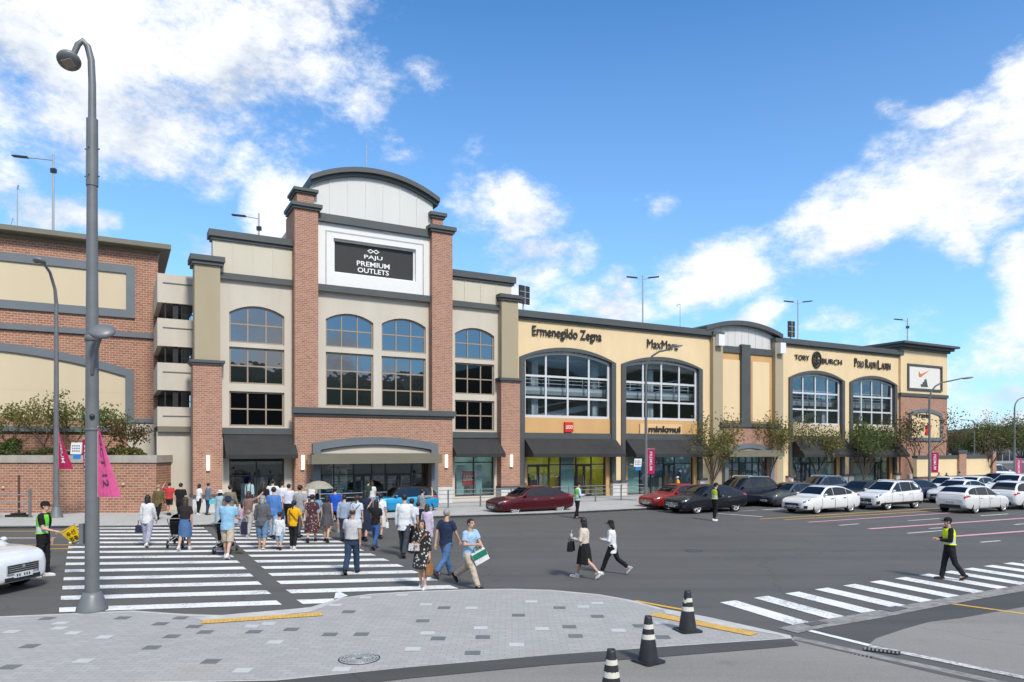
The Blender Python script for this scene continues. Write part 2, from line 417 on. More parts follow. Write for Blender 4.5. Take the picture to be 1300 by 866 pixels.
scene.world.cycles.sampling_method = 'MANUAL'; scene.world.cycles.sample_map_resolution = 256
sl = bpy.data.lights.new('sun', 'SUN'); sl.energy = 2.65; sl.angle = R(9); sl.color = (1,.94,.83)
so = bpy.data.objects.new('sun', sl); col.objects.link(so)
sd = Vector((math.sin(SUN_AZ)*math.cos(SUN_EL), math.cos(SUN_AZ)*math.cos(SUN_EL), math.sin(SUN_EL)))
so.rotation_euler = (-sd).to_track_quat('-Z','Y').to_euler(); so.location = (30,-40,60)
vs = scene.view_settings
scene.display_settings.display_device = 'sRGB'
vs.view_transform = 'Standard'; vs.look = 'None'; vs.gamma = 1; vs.use_curve_mapping = False; vs.exposure = 0.47
try:
    scene.cycles.use_denoising = True; scene.cycles.max_bounces = 6; scene.cycles.transparent_max_bounces = 12
    scene.cycles.sample_clamp_indirect = 4; scene.cycles.caustics_reflective = False; scene.cycles.caustics_refractive = False
except Exception: pass

# ---------------------------------------------------------------- ground
def px(pts, z=0.0): return [tuple(G(x, y, z)[:2]) for x, y in pts]
m = M(); m.sheet([(-900,-300),(900,-300),(900,2500),(-900,2500)], -.03)
tag(m.build('ground', K['lot']), kind='structure')
m = M(); m.sheet([(-300,-60),(300,-60),(300,400),(-300,400)], 0)
tag(m.build('road', K['road']), kind='structure')
# near the viewer: pale old asphalt of the forecourt, with a darker repaired strip beside the plaza kerb
lotm = M(); lotm.prismz([(-40,-40)] + px([(-900,889),(350,867),(520,850.5),(700,835),(850,824),(1006,813),(1040,821),(1110,837),(1190,856),(1300,880)], WALK-.012) + [(16.,-40)], -.02, WALK-.012)
tag(lotm.build('forecourt', K['lot']), kind='structure')
lm = M(); lm.sheet(px([(1104,818),(1300,862),(1700,945)]) + [(60,8),(60,22)] + px([(1500,737),(1300,771),(1219,785.5),(1180,790),(1148,799),(1112,811)]), .008)
tag(lm.build('side_lot', K['lot']), kind='structure')
pm = M(); pm.sheet(px([(-900,889),(350,864),(520,847),(700,831.5),(850,820.5),(1004,810.5),(1014,819),(985,822),(850,833),(700,844),(520,861),(350,880),(-900,908)], WALK-.004), WALK-.004)
pm.sheet(px([(1028,797),(1105,821),(1118,815),(1165,800),(1219,789),(1300,776),(1500,744),(1500,722),(1300,752),(1160,775)]), .006)
tag(pm.build('repaired_asphalt', K['patch']), kind='structure')

# plaza at the corner (raised paving with kerb)
def pave(name, c, w, h, var):
    m_, nt, bs = nodes_of(name); v = coord(nt)
    b = nt.nodes.new('ShaderNodeTexBrick'); L(nt, v, b.inputs['Vector']); b.inputs['Scale'].default_value = 1
    b.inputs['Brick Width'].default_value = w; b.inputs['Row Height'].default_value = h; b.inputs['Mortar Size'].default_value = .006; b.inputs['Mortar Smooth'].default_value = .3
    b.inputs['Color1'].default_value = (*[q*(1+var) for q in c],1); b.inputs['Color2'].default_value = (*[q*(1-var) for q in c],1); b.inputs['Mortar'].default_value = (*[q*.66 for q in c],1)
    x = mixc(nt, ramp(nt, noise_tex(nt, v, .7, 6, .7), 0, .35, .45, .75), b.outputs['Color'], tuple(q*.72 for q in c))
    x = mixc(nt, ramp(nt, noise_tex(nt, v, 70, 2), 0, .3, .5, .75), x, tuple(q*1.35 for q in c))
    x = mixc(nt, ramp(nt, noise_tex(nt, v, .35, 4), 0, .3, .55, .7), x, (c[0]*1.05,c[1]*.96,c[2]*.85))
    L(nt, x, bs.inputs['Base Color']); bs.inputs['Roughness'].default_value = .85
    bump(nt, bs, b.outputs['Fac'], -.4, .006)
    return m_
K['paving'] = pave('grey_pavers', (.36,.35,.335), .23, .115, .07)
K['walk'] = pave('pale_walk_pavers', (.42,.415,.40), .4, .4, .05)
top = [(-900,800),(-300,789),(0,782),(85,778.5),(168,774.5),(235,779),(300,781),(395,770),(430,759),(470,753.5),(530,750),(600,747.5),(650,747),(700,748.5),(760,754),(800,761),(842,772),(900,783),(960,796),(1003,806)]
bot = [(1008,812),(850,822.5),(600,842.5),(400,861),(350,866),(-900,888)]
PL = px(top, WALK) + px(bot, WALK)
m = M()
m.prismz(PL, -.02, WALK-.008, 0)
def inset(poly, d):
    out = []; n = len(poly)
    for i in range(n):
        a = Vector(poly[i-1]); b = Vector(poly[i]); c = Vector(poly[(i+1)%n])
        e1 = (b-a).normalized(); e2 = (c-b).normalized()
        n1 = Vector((e1.y,-e1.x)); n2 = Vector((e2.y,-e2.x)); nn = (n1+n2)
        nn = nn.normalized() if nn.length > .01 else n1
        k = min(2.0, 1/max(.4, nn.dot(n1)))
        out.append(tuple(b + nn*d*k))
    return out
inn = inset(PL, .14)
m.prismz(inn, WALK-.05, WALK, 1)
def tile(m, x, y, w, h, mi, z, rot=0):
    c = G(x, y, z); cs, sn = math.cos(rot), math.sin(rot)
    m.sheet([(c.x+a*cs-b*sn, c.y+a*sn+b*cs) for a, b in ((-w,-h),(w,-h),(w,h),(-w,h))], z, mi)
za = lambda X, Y: (X/2.955, 720+Y/2.955)
zb = lambda X, Y: (420+X/2.955, 720+Y/2.955)
light = [za(*p) for p in ((43,242),(228,210),(222,229),(273,247),(392,262),(314,351),(945,221),(1007,212),(1030,281),(910,387),(1258,142))] + \
        [zb(*p) for p in ((130,114),(268,104),(357,140),(528,153),(363,247),(308,307),(562,228),(697,291),(792,231),(752,129),(947,148),(1000,135),(1079,237),(40,383),(1240,209))]
darkt = [za(*p) for p in ((177,192),(112,296),(37,374),(603,212),(645,259),(570,301),(792,353),(728,222),(770,243),(953,242),(1093,233),(1238,252),(678,190),(460,190))] + \
        [zb(*p) for p in ((67,167),(115,251),(345,201),(425,152),(403,267),(570,262),(532,321),(704,180),(858,152),(1000,184),(895,223),(918,258),(1160,220),(1245,262))]
for p in light: tile(m, p[0], p[1], .125, .115, 2, WALK+.004)
for p in darkt: tile(m, p[0], p[1], .125, .115, 3, WALK+.004)
def strip_px(m, pts, hw, z, mi):
    P = [G(x,y,z) for x,y in pts]; a=[]; b=[]
    for i,p in enumerate(P):
        d = (P[min(i+1,len(P)-1)]-P[max(0,i-1)]); d.normalize(); n = Vector((-d.y,d.x,0))*hw
        a.append(tuple((p+n)[:2])); b.append(tuple((p-n)[:2]))
    for i in range(len(P)-1): m.sheet([a[i],a[i+1],b[i+1],b[i]], z, mi)
# dropped kerbs with tactile paving
m.sheet(px([(245,784),(395,771),(428,764),(395,776.5),(300,787),(262,789.5)], WALK+.006), WALK+.006, 0)
m.sheet(px([(840,774),(905,786),(965,799),(990,806),(925,796),(846,779)], WALK+.006), WALK+.006, 0)
for (A, B_) in (((256,789.5),(409,779.2)), ((829,779.5),(958,805))):
    a = G(*A, WALK+.012); b = G(*B_, WALK+.012); d = (b-a); n = Vector((-d.y,d.x,0)).normalized()*.15
    m.sheet([tuple((a-n)[:2]),tuple((b-n)[:2]),tuple((b+n)[:2]),tuple((a+n)[:2])], WALK+.012, 4)
    k = int(d.length/.075)
    for i in range(k):
        for j in range(4):
            q = a + d*((i+.5)/k) + n*((j-1.5)/2.2)
            m.lathe([(.022,WALK+.012),(.016,WALK+.018),(.0,WALK+.019)], 6, (q.x,q.y,0), 4)
K['tile_light'] = mat('light_paver', (.50,.50,.49), .8, var=.06); K['tile_dark'] = mat('dark_paver', (.15,.155,.16), .8, var=.1)
tag(m.build('plaza_pavement', [K['kerb'],K['paving'],K['tile_light'],K['tile_dark'],K['tactile']]), kind='structure')
# lamp plinth patch and manhole cover
c = G(456, 836.5, WALK)
mh = M(); mh.lathe([(.0,.006),(.30,.006),(.32,.004)], 32, (0,0,0), 0)
for r_ in (.06,.12,.18,.24,.29):
    mh.lathe([(r_-.012,.006),(r_-.008,.012),(r_+.008,.012),(r_+.012,.006)], 32, (0,0,0), 1)
for k in range(20):
    t = k*math.pi/10; mh.tube([(.07*math.cos(t),.07*math.sin(t),.008),(.28*math.cos(t),.28*math.sin(t),.008)], .007, 4, 1)
c2 = G(881,699.5)
m2 = M(); m2.lathe([(.0,.004),(.33,.004),(.35,.0)], 32); m2.lathe([(.24,.005),(.245,.008),(.27,.008),(.275,.005)], 32, (0,0,0), 1)
o2 = m2.build('manhole_cover', [K['trim'],K['black']]); o2.location = (c2.x,c2.y,.003); tag(o2, 'dark round manhole cover in the open asphalt of the crossing', 'manhole cover')
mo = mh.build('manhole_cover', [K['black'], K['galv']]); mo.location = (c.x,c.y,WALK+.003)
tag(mo, 'round cast iron manhole cover set in the grey plaza pavers', 'manhole cover')

# sidewalk in front of the shops
kl = [(-1500,672),(-300,669),(60,666),(250,664.5),(420,658.5),(545,654),(690,650)]
kp = px(kl, WALK)
s0 = FM.inverted() @ Vector((kp[-1][0],kp[-1][1],0))
D_K = -s0.y
walk = kp + [tuple(fr(s0.x+q, D_K)[:2]) for q in (20,55)] + [tuple(fr(66,D_K-2.)[:2]), tuple(fr(68,D_K-12.)[:2]), tuple(fr(70,-14)[:2]), tuple(fr(0,-14)[:2]), (-40,60), (-110,60)]
m = M(); m.prismz(walk, -.02, WALK-.01, 0)
inn2 = inset(walk, .16)
m.prismz(inn2, WALK-.05, WALK, 1)
tag(m.build('pavement', [K['kerb'], K['walk']]), kind='structure')
# painted markings, one sheet each a little above the asphalt
mk = M(); ZM = .010
# left crossing: two blocks of stripes
stripes = [774.6,759.6,746.4,734.2,724,714.9,707.3,700.9,694.8,689.8,685.4,681.6,678.6,675.8,673,670.7]
Y0 = 15.14; dY = 1.205
def lineX(a, b):
    A = G(*a); B_ = G(*b); k = (B_.x-A.x)/(B_.y-A.y)
    return lambda Y: A.x + k*(Y-A.y)
lx0 = lineX((84,776),(95,660)); rx0 = lineX((356,757),(252,660)); lx1 = lineX((374,750),(272,662)); rx1 = lineX((576,741),(412,678))
def skew(Y, X, a): return Y + a*(X)
for i in range(15):
    Y = Y0 + i*dY
    sl_ = .165*max(0, 1-i/11.)       # the nearest stripes turn with the kerb, the far ones follow the far street
    def yy(X, off): return Y + off + sl_*(X - lx0(Y))
    for (lf, rf) in ((lx0,rx0),(lx1,rx1)):
        if lf is lx1 and i < -1: continue
        q = []
        xa = lf(Y+ (sl_*(lf(Y)-lx0(Y)))); xb = rf(yy(rf(Y),0))
        for X, o in ((xa,-.24),(xb,-.24),(xb-.27,.24),(xa-.27,.24)):
            q.append((X, yy(X,o)))
        mk.sheet(q, ZM, 0)
q1 = px([(424,762),(442,757),(432,752),(426,753)]); mk.sheet(q1, ZM, 0)
# right crossing
A0, A1 = G(924,764), G(1018,792.3); N0, N1 = G(1183,728.3), G(1283,745.2)
for i in range(15):
    t = i/7.35
    a = A0 + (N0-A0)*t; b = A1 + (N1-A1)*t
    d = (N0-A0).normalized()*.235
    mk.sheet([tuple((a-d)[:2]),tuple((b-d)[:2]),tuple((b+d)[:2]),tuple((a+d)[:2])], ZM, 0)
strip_px(mk, [(1010,796),(1105,819.5)], .07, ZM, 0)
strip_px(mk, [(1105,820),(1300,860),(1420,884)], .085, ZM, 1)
strip_px(mk, [(1180,762.5),(1300,779),(1500,806)], .055, ZM, 2)
strip_px(mk, [(806,762.5),(842,769.5),(880,776)], .06, ZM, 2)
strip_px(mk, [(545,656.4),(615,654.4),(690,652.2)], .08, ZM, 2)
# left street
for (a, b, w, mi) in (((-300,674.5),(88,674.5),.06,2),((-200,683.5),(70,683.0),.07,0),((-200,693),(92,691.8),.06,2),((20,697.4),(92,696.6),.06,2)):
    strip_px(mk, [a,b], w, ZM, mi)
# right street lanes
for (a, b, w, mi) in (((1026,663),(1216,650.5),.09,3),((1103,671.5),(1400,651),.13,3),((1210,681),(1400,667),.13,3),
                      ((965,659.0),(1300,638.5),.07,2),((995,660.0),(1330,640),.07,2),((912,652),(968,656),.08,0),
                      ((1065,667),(1090,665),.06,0),((1153,661),(1193,658.3),.06,0),((1152,677),(1196,673.6),.06,0),((1245,688.5),(1270,686.4),.06,0),((1288,666),(1330,662.5),.06,0),
                      ((1245,655),(1280,652.4),.06,0),((960,648),(1000,645),.05,0),((925,649.5),(990,646.5),.05,0),((1180,671),(1196,670),.06,0)):
    strip_px(mk, [a,b], w, ZM, mi)
tag(mk.build('road_markings', [K['line_white'],K['line_rough'],K['line_yellow'],K['line_pink']]), kind='structure')
# gutter channel, kerb stones beside the side road
gm = M()
strip_px(gm, [(1000,800.5),(1030,794),(1100,782.5),(1180,767),(1240,756.5),(1300,746),(1500,716)], .22, .012, 0)
strip_px(gm, [(1006,809.5),(1030,814),(1060,821),(1120,834),(1190,849),(1300,873)], .10, WALK-.004, 0)
tag(gm.build('gutter_kerb', K['gutter']), kind='structure')
for (x, y, w, h, rz, lab) in ((1120,827.5,.27,.10,-.52,'rectangular drain grate beside the rough white line, nearest the crossing'),(1086,834,.24,.09,-.52,'rectangular drain grate in the pale asphalt below the kerb strip'),
                          (1135,774,.30,.13,.55,'small drain grate in the gutter beside the right crossing'),(1036,792.5,.22,.10,.5,'narrow drain grate where the gutter meets the first right stripe')):
    g = M(); g.box(-w,w,-h,h,.0,.004,0)
    n = int(w/.028)
    for i in range(n): g.box(-w+2*w*i/n, -w+2*w*(i+.5)/n, -h, h, .004, .012, 1)
    o = g.build('drain_grate', [K['dark'], K['conc_dark']]); c = G(x,y); o.location = (c.x,c.y,.017); o.rotation_euler = (0,0,rz)
    tag(o, lab, 'drain grate', 'drain grates by the gutter')
# wooded hills unseen behind the viewer, raised to darken window reflections, and far off right
def hill(name, a0, a1, r, hmax, seed, n=60):
    from mathutils import noise as mn
    m = M(); vs=[]; 
    for j in range(6):
        for i in range(n+1):
            t = a0+(a1-a0)*i/n; rr = r*(1+.12*j)
            env = math.sin(math.pi*min(1,max(0,i/n)))**.4
            hh = hmax*env*(.85+.35*mn.noise(Vector((i*.13,seed,0)))+.10*mn.noise(Vector((i*.9,seed+3,j))))*(0,.5,.8,.95,1,.9)[j]
            vs.append((rr*math.sin(t), rr*math.cos(t), hh-.5))
    m.add(vs, [(j*(n+1)+i, j*(n+1)+i+1, (j+1)*(n+1)+i+1, (j+1)*(n+1)+i) for j in range(5) for i in range(n)], 0, True)
    tag(m.build(name, K['wood_hill']), kind='structure')
K['wood_hill'] = mat('wooded_hill', (.035,.055,.025), .95, var=.5, scale=.06)
hill('hills', R(62), R(285), 130, 46, 1.3, 140)
hill('far_hills', R(20), R(70), 900, 45, 7.1)
# ---------------------------------------------------------------- building helpers (shop-front frame)
def arcR(w, r): return (w*w/4 + r*r)/(2*r)
def outline(xa, xb, za, zs, r, b=0., n=16, openb=False):
    xc = (xa+xb)/2
    if r > 0:
        Rr = arcR(xb-xa, r); zc = zs + r - Rr
        top = lambda x: zc + math.sqrt(max(0,(Rr-b)**2-(x-xc)**2))
    else: top = lambda x: zs - b
    xs = [xa+b+(xb-xa-2*b)*i/n for i in range(n+1)] if r > 0 else [xa+b, xb-b]
    zb_ = za if openb else za+b
    return [(xa+b,zb_)] + [(x,top(x)) for x in xs] + [(xb-b,zb_)], top
def ring(m, o, i, y0, y1, mi=0, closed=True):
    n = len(o); vs = [(p[0],y0,p[1]) for p in o]+[(p[0],y0,p[1]) for p in i]+[(p[0],y1,p[1]) for p in o]+[(p[0],y1,p[1]) for p in i]
    fs = []
    for k in range(n if closed else n-1):
        a, b = k, (k+1)%n
        fs += [(a,b,n+b,n+a),(2*n+a,3*n+a,3*n+b,2*n+b),(a,2*n+a,2*n+b,b),(n+a,n+b,3*n+b,3*n+a)]
    if not closed: fs += [(0,n,3*n,2*n),(n-1,3*n-1,4*n-1,2*n-1)]
    m.add(vs, fs, mi)
def wall(m, x0, x1, z0, z1, y0, y1, cols=(), mi=0):
    x = x0
    for xa, xb, ops in sorted(cols):
        if xa > x+1e-4: m.box(x, xa, y0, y1, z0, z1, mi)
        z = z0; prev = None
        for za, zs, r in sorted(ops):
            lo = [(xa,z),(xb,z)] if prev is None else None
            if prev is None:
                if za > z+1e-4: m.box(xa, xb, y0, y1, z, za, mi)
            else: m.prism(prev + [(xb,za),(xa,za)] if False else hdr(prev, za), y0, y1, mi)
            o, top = outline(xa, xb, za, zs, r)
            prev = o[1:-1]; z = zs
        m.prism(hdr(prev, z1), y0, y1, mi)
        x = xb
    if x < x1-1e-4: m.box(x, x1, y0, y1, z0, z1, mi)
def hdr(arc, z): return list(arc) + [(arc[-1][0], z), (arc[0][0], z)]
def window(parent, xa, xb, za, zs, r, y, nx, rows, bar, fm, gm, depth=.07, name='window', vx=None):
    m = M(); o, top = outline(xa, xb, za, zs, r); i, top2 = outline(xa, xb, za, zs, r, bar)
    ring(m, o, i, y, y+depth)
    for k in range(1, nx):
        x = xa+(xb-xa)*k/nx; m.box(x-bar*.4, x+bar*.4, y+.004, y+depth-.004, za+bar*.9, top(x)-bar*.6)
    for q in rows:
        z = za+(zs+r-za)*q; m.box(xa+bar*.9, xb-bar*.9, y+.008, y+depth-.008, z-bar*.4, z+bar*.4)
    w = m.build(name, fm, parent)
    p = M(); o2, _ = outline(xa+.01, xb-.01, za+.01, zs, max(0,r-.01)); p.prism(o2, y+depth*.55, y+depth*.55+.012)
    g = p.build('pane', gm, w)
    return w
def front_obj(m, name, mats, root, uv=False, label=None):
    return m.build(name, mats, root, uv, True, label)
def frame_root(name, label, cat, s, d, group=None):
    return thing(name, label, cat, tuple(fr(s, d)), TH, group)
class Sub:      # adopt parts built in shop-front coordinates
    def __init__(s, root, s0, d0): s.root, s.s0, s.d0 = root, s0, d0
    def __call__(s, o): 
        if o.parent is None: o.parent = s.root
        o.location = (-s.s0, s.d0, 0); return o
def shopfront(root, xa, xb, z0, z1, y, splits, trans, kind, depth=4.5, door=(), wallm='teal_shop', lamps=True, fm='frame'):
    """glazed front between xa and xb; splits = fractions of mullions; door = indexes of bays that are doors"""
    m = M(); b = .055
    o, _ = outline(xa, xb, z0, z1, 0); i, _ = outline(xa, xb, z0, z1, 0, b); ring(m, o, i, y, y+.12)
    xs = [0]+list(splits)+[1]
    for q in splits:
        x = xa+(xb-xa)*q; m.box(x-b/2, x+b/2, y+.004, y+.116, z0+b, z1-b)
    zt = z0+(z1-z0)*trans
    m.box(xa+b, xb-b, y+.008, y+.11, zt-b*.6, zt+b*.6)
    w = m.build('shopfront', K[fm], root)
    p = M(); p.box(xa+.02, xb-.02, y+.05, y+.062, z0+.02, z1-.02); p.build('pane', K['shop_glass'], w)
    for k in door:
        a = xa+(xb-xa)*xs[k]+b*.6; c = xa+(xb-xa)*xs[k+1]-b*.6; mid = (a+c)/2
        dm = M()
        for (u, v) in ((a, mid-.01), (mid+.01, c)):
            o, _ = outline(u, v, z0+.03, zt-b*.7, 0); i, _ = outline(u, v, z0+.03, zt-b*.7, 0, .085); ring(dm, o, i, y-.02, y+.03)
        dd = dm.build('door', K['frame'], root)
        h = M()
        for sx in (-.09, .09): h.tube([(mid+sx,y-.07,z0+.75),(mid+sx,y-.07,z0+1.45)], .016, 6)
        h.build('handle', K['steel'], dd)
    if depth:
        r_ = M(); x0, x1 = xa-.25, xb+.25
        r_.box(x0, x1, y+depth, y+depth+.1, z0, z1+.3, 0)
        r_.box(x0-.1, x0, y+.2, y+depth, z0, z1+.3, 0); r_.box(x1, x1+.1, y+.2, y+depth, z0, z1+.3, 0)
        r_.box(x0, x1, y+.2, y+depth, z1+.3, z1+.4, 1); r_.box(x0, x1, y+.15, y+depth, z0-.12, z0+.004, 2)
        rng = random.Random(int(xa*100))
        for k in range(int((xb-xa)/.8)):       # display stands and shelves
            x = xa+.4+k*.8; d_ = rng.uniform(1.2, depth-.8); hh = rng.uniform(.8,1.7)
            r_.box(x-.28, x+.28, y+d_, y+d_+.4, z0, z0+hh, 3+rng.randrange(3))
        ob = r_.build('shop_interior', [K[wallm], K['conc_dark'], K['concrete'], K['white'], K['trim_blue'], K['orange']], root)
        if lamps:
            l = M()
            for k in range(max(2,int((xb-xa)/1.1))):
                x = xa+(xb-xa)*(k+.5)/max(2,int((xb-xa)/1.1))
                l.box(x-.16, x+.16, y+.5, y+.62, z1+.2, z1+.24); l.box(x-.3, x+.3, y+2, y+2.3, z1+.2, z1+.24)
            l.build('ceiling_lamp', K['shop_lamp'], ob)
    return w
def awning(root, xa, xb, zt, zb_, y, out=1.25, val=.22):
    m = M()
    m.prismx([(y,zt),(y-.12,zt-.02),(y-out,zb_+val),(y-out,zb_),(y-out+.03,zb_),(y-out+.03,zb_+val-.03),(y,zt-.09)], xa, xb)
    for x in (xa+.01, xb-.03): m.prismx([(y-.002,zt-.1),(y-out+.05,zb_+val-.06),(y-out+.05,zb_+.02),(y-.002,zb_+.02)], x, x+.02)
    return m.build('awning', K['awning'], root)
def sconce(root, s, z0, z1, y):
    m = M(); m.box(s-.09, s+.09, y-.03, y-.002, z0-.12, z1+.03, 0)
    o = m.build('wall_lamp', K['olive'], root)
    m = M(); m.box(s-.075, s+.075, y-.13, y-.034, z0, z1, 0); m.build('lamp_shade', K['lamp_on'], o)

# ---------------------------------------------------------------- the outlet building
root = frame_root('outlet_building', 'long cream and brick shopping building with an arched entrance tower and black awnings', 'building', 0, 0)
B0 = WALK
# ----- entrance tower
m = M()        # plain rendered walls
d0 = 0.0
sL, sP1, sP2 = S(279.6,.5), S(374,.7), S(404,.7)
sQ1, sQ2, sR, sR2 = S(548.7,.7), S(574.5,.7), S(637,.5), S(658,.5)
zband_l = Z(372, 363.5); zband_c = Z(405, 367.7, .2); zband_r = Z(575, 388.5)
wl = (S(291), S(361)); wr = (S(577.5), S(627.5)); wc1 = (S(413.5,.15), S(474,.15)); wc2 = (S(484.5,.15), S(540.5,.15))
def zz(x, y, d=0): return Z(x, y, d)
L1 = [(zz(326,541.5),zz(326,497.5),0),(zz(326,488),zz(326,442),0),(zz(326,436.5),zz(291,396),zz(326,389)-zz(291,396))]
R1 = [(zz(602,547),zz(602,508.5),0),(zz(602,501),zz(602,461.5),0),(zz(602,456.5),zz(578,423),zz(602,416.5)-zz(578,423))]
C1 = [(zz(444,516.5,.15),zz(444,448.5,.15),0),(zz(444,442,.15),zz(414,405,.15),zz(444,398.5,.15)-zz(414,405,.15))]
C2 = [(zz(512,517.5,.15),zz(512,453.5,.15),0),(zz(512,447.5,.15),zz(485,411,.15),zz(512,404.5,.15)-zz(485,411,.15))]
wall(m, sL, sP1, B0, zband_l, 0, .35, [(wl[0],wl[1],[(B0+.3, zz(326,575), 0)]+L1)]); m.build('wall', K['sand'], root); m = M()
wall(m, sQ2, sR, B0, zband_r, 0, .35, [(wr[0],wr[1],[(B0+.3, zz(602,575), 0)]+R1)]); m.build('wall', K['sand'], root); m = M()
zc0 = zz(470,520,.15)
wall(m, sP2, sQ1, zc0, zband_c, -.15, .25, [(wc1[0],wc1[1],C1),(wc2[0],wc2[1],C2)])
m.build('wall', K['sand'], root)
m = M()
for (op, w, yy_) in ((L1,wl,.12),(R1,wr,.12)):
    for (za, zs, r) in op: window(root, w[0], w[1], za, zs, r, yy_, 3, (.5,), .09, K['frame_tan'], K['mirror'] if zs > zz(326,(480 if yy_ and op is L1 else 440)) else K['mirror_dark'])
for (op, w) in ((C1,wc1),(C2,wc2)):
    for (za, zs, r) in op: window(root, w[0], w[1], za, zs, r, -.03, 3, (.5,) if r else (.333,.667), .09, K['frame_tan'], K['mirror'])
# cladding panels above, standing seams
def cladding(xa, xb, za, zb_, y0, y1, mk, step=1.0, top=None):
    m = M()
    if top is None: m.box(xa, xb, y0, y1, za, zb_)
    else: m.prism(top, y0, y1)
    return m, step
def seams(m, xa, xb, za, ztop, y, step):
    n = max(1,int((xb-xa)/step))
    for k in range(1, n):
        x = xa+(xb-xa)*k/n; m.box(x-.022, x+.022, y-.03, y-.001, za+.02, ztop(x)-.02)
sLp = S(270,.1)
zt = Z(372, 313.5, .1); m = M(); m.box(sLp, sP1, -.1, .5, zband_l+.001, zt); seams(m, sLp, sP1, zband_l, lambda x: zt, -.1, 1.0); m.build('parapet', K['beige_clad'], root)
ztr = Z(649, 360, .1); sRp = S(649.3,.1); m = M(); m.box(sQ2, sRp, -.1, .5, zband_r+.001, ztr); seams(m, sQ2, sRp, zband_r, lambda x: ztr, -.1, .9); m.build('parapet', K['beige_clad'], root)
# centre: sign panel and gable
zs0, zs1 = zband_c+.0, Z(405, 281, .3)
m = M()
SN = (S(423.5,.3), S(528,.3), Z(424,346,.3), Z(424,302,.3))
wall(m, sP2, sQ1, zs0, zs1, -.3, .25, [(SN[0], SN[1], [(SN[2], SN[3], 0)])])
o, _ = outline(S(413,.3), S(538,.3), SN[2]-1.1, Z(414,292,.3), 0); i, _ = outline(S(413,.3), S(538,.3), SN[2]-1.1, Z(414,292,.3), 0, .07); 
m.build('sign_surround', K['white_panel'], root)
m = M(); ring(m, o, i, -.315, -.301); m.build('shadow_gap', K['galv'], root)
m = M(); o, _ = outline(SN[0], SN[1], SN[2], SN[3], 0); i, _ = outline(SN[0], SN[1], SN[2], SN[3], 0, .1); ring(m, o, i, -.12, .2); m.build('screen_frame', K['white'], root)
zg0 = Z(405, 271, .3)
xgA, xgB = S(395,.2), S(549.5,.2)
zsp = Z(397, 231, .2); rise = Z(466, 224, .2) - zsp
o, topf = outline(xgA, xgB, zg0, zsp, rise, 0, 24)
m = M(); m.prism(o, -.2, 2.2); seams(m, xgA, xgB, zg0, topf, -.2, .92); m.build('gable', K['grey_clad'], root)
xo0, xo1 = S(394.5,.5), S(558,.5)
o2, _ = outline(xo0, xo1, 0, Z(397,222.5,.5), Z(468,213.2,.5)-Z(397,222.5,.5), 0, 24); 
i2 = [(p[0], p[1]-.27) for p in o2]
m = M(); ring(m, o2[1:-1], i2[1:-1], -.6, 3.2, 0, False)
i3 = [(p[0]*.985+(xo0+xo1)/2*.015, p[1]-.45) for p in o2]; ring(m, i2[1:-1], i3[1:-1], -.42, 3.0, 0, False)
m.build('arched_cornice', K['trim'], root)
# bands and caps
m = M()
def band(xa, xb, za, zb_, d, back=0.0): m.box(xa, xb, -d, back, za, zb_)
band(sP2, sQ1, zs1, zg0, .5, -.2)
band(sP2-.05, sQ1+.05, Z(405,368.5,.45), Z(405,360,.45), .45, -.301)
band(sL, sP1, zband_l-.02, Z(372,355.5,.2), .2, -.101); band(sQ2, sR, zband_r-.02, Z(575,381,.2), .2, -.101)
band(sLp-.2, sP1, zt, Z(372,304.5,.25), .3, .75); band(sLp-.1, sP1, zt-.15, zt-.001, .2, .6)
band(sQ2, sRp+.25, ztr, Z(649,351.5,.25), .3, .75); band(sQ2, sRp+.15, ztr-.15, ztr-.001, .2, .6)
band(sP1-.15, sQ2+.15, Z(372,524,.9), Z(372,516.5,.9), .9, -.701); band(sP1-.08, sQ2+.08, Z(372,527,.9), Z(372,524,.9)-.001, .8, -.701)
band(sL, sP1, Z(326,551.5,.15), Z(326,543.5,.15), .18, -.001); band(sQ2, sR, Z(602,556,.15), Z(602,548.5,.15), .18, -.001)
m.build_each('band', K['trim'], root)
# brick piers
def pier(xa, xb, d, zb0, zb1, back=1.0, mk='brick'):
    p = M(); p.box(xa, xb, -d, back, zb0, zb1); return p.build('pier', K[mk], root, True)
def capstone(xa, xb, d, z0, z1, back=1.2, ov=.2):
    p = M(); h = z1-z0
    p.box(xa-ov, xb+ov, -d-ov, back, z0+h*.4, z1); p.box(xa-ov*.55, xb+ov*.55, -d-ov*.55, back, z0, z0+h*.4-.002)
    return p.build('capstone', K['trim'], root)
zt1 = Z(404, 268.3, .7); zc1 = Z(404,239,.9)
pier(sP1, sP2, .7, B0, zt1, 1.6); capstone(sP1, sP2, .7, zt1, Z(404, 261, .7)); 
pu0, pu1 = S(372.5,.45), S(396,.45)
pz = Z(396,247,.45)
pier(pu0+.2, sP2-.15, .4, Z(404,261,.7)+.001, pz, 1.6)
zt1r = Z(562, 295.5, .7); pier(sQ1, sQ2, .7, B0, zt1r, 1.6)
# both piers stand to the same height
capstone(sQ1, sQ2, .7, zt1r, Z(562, 287.5, .7)); pier(sQ1+.15, sQ2-.5, .4, Z(562,287.5,.7)+.001, Z(556,277.5,.4), 1.6)
capstone(pu0+.2, sP2-.15, .4, pz, Z(396,241,.45)); capstone(sQ1+.15, sQ2-.5, .4, Z(556,277.5,.4), Z(556,270.5,.4))
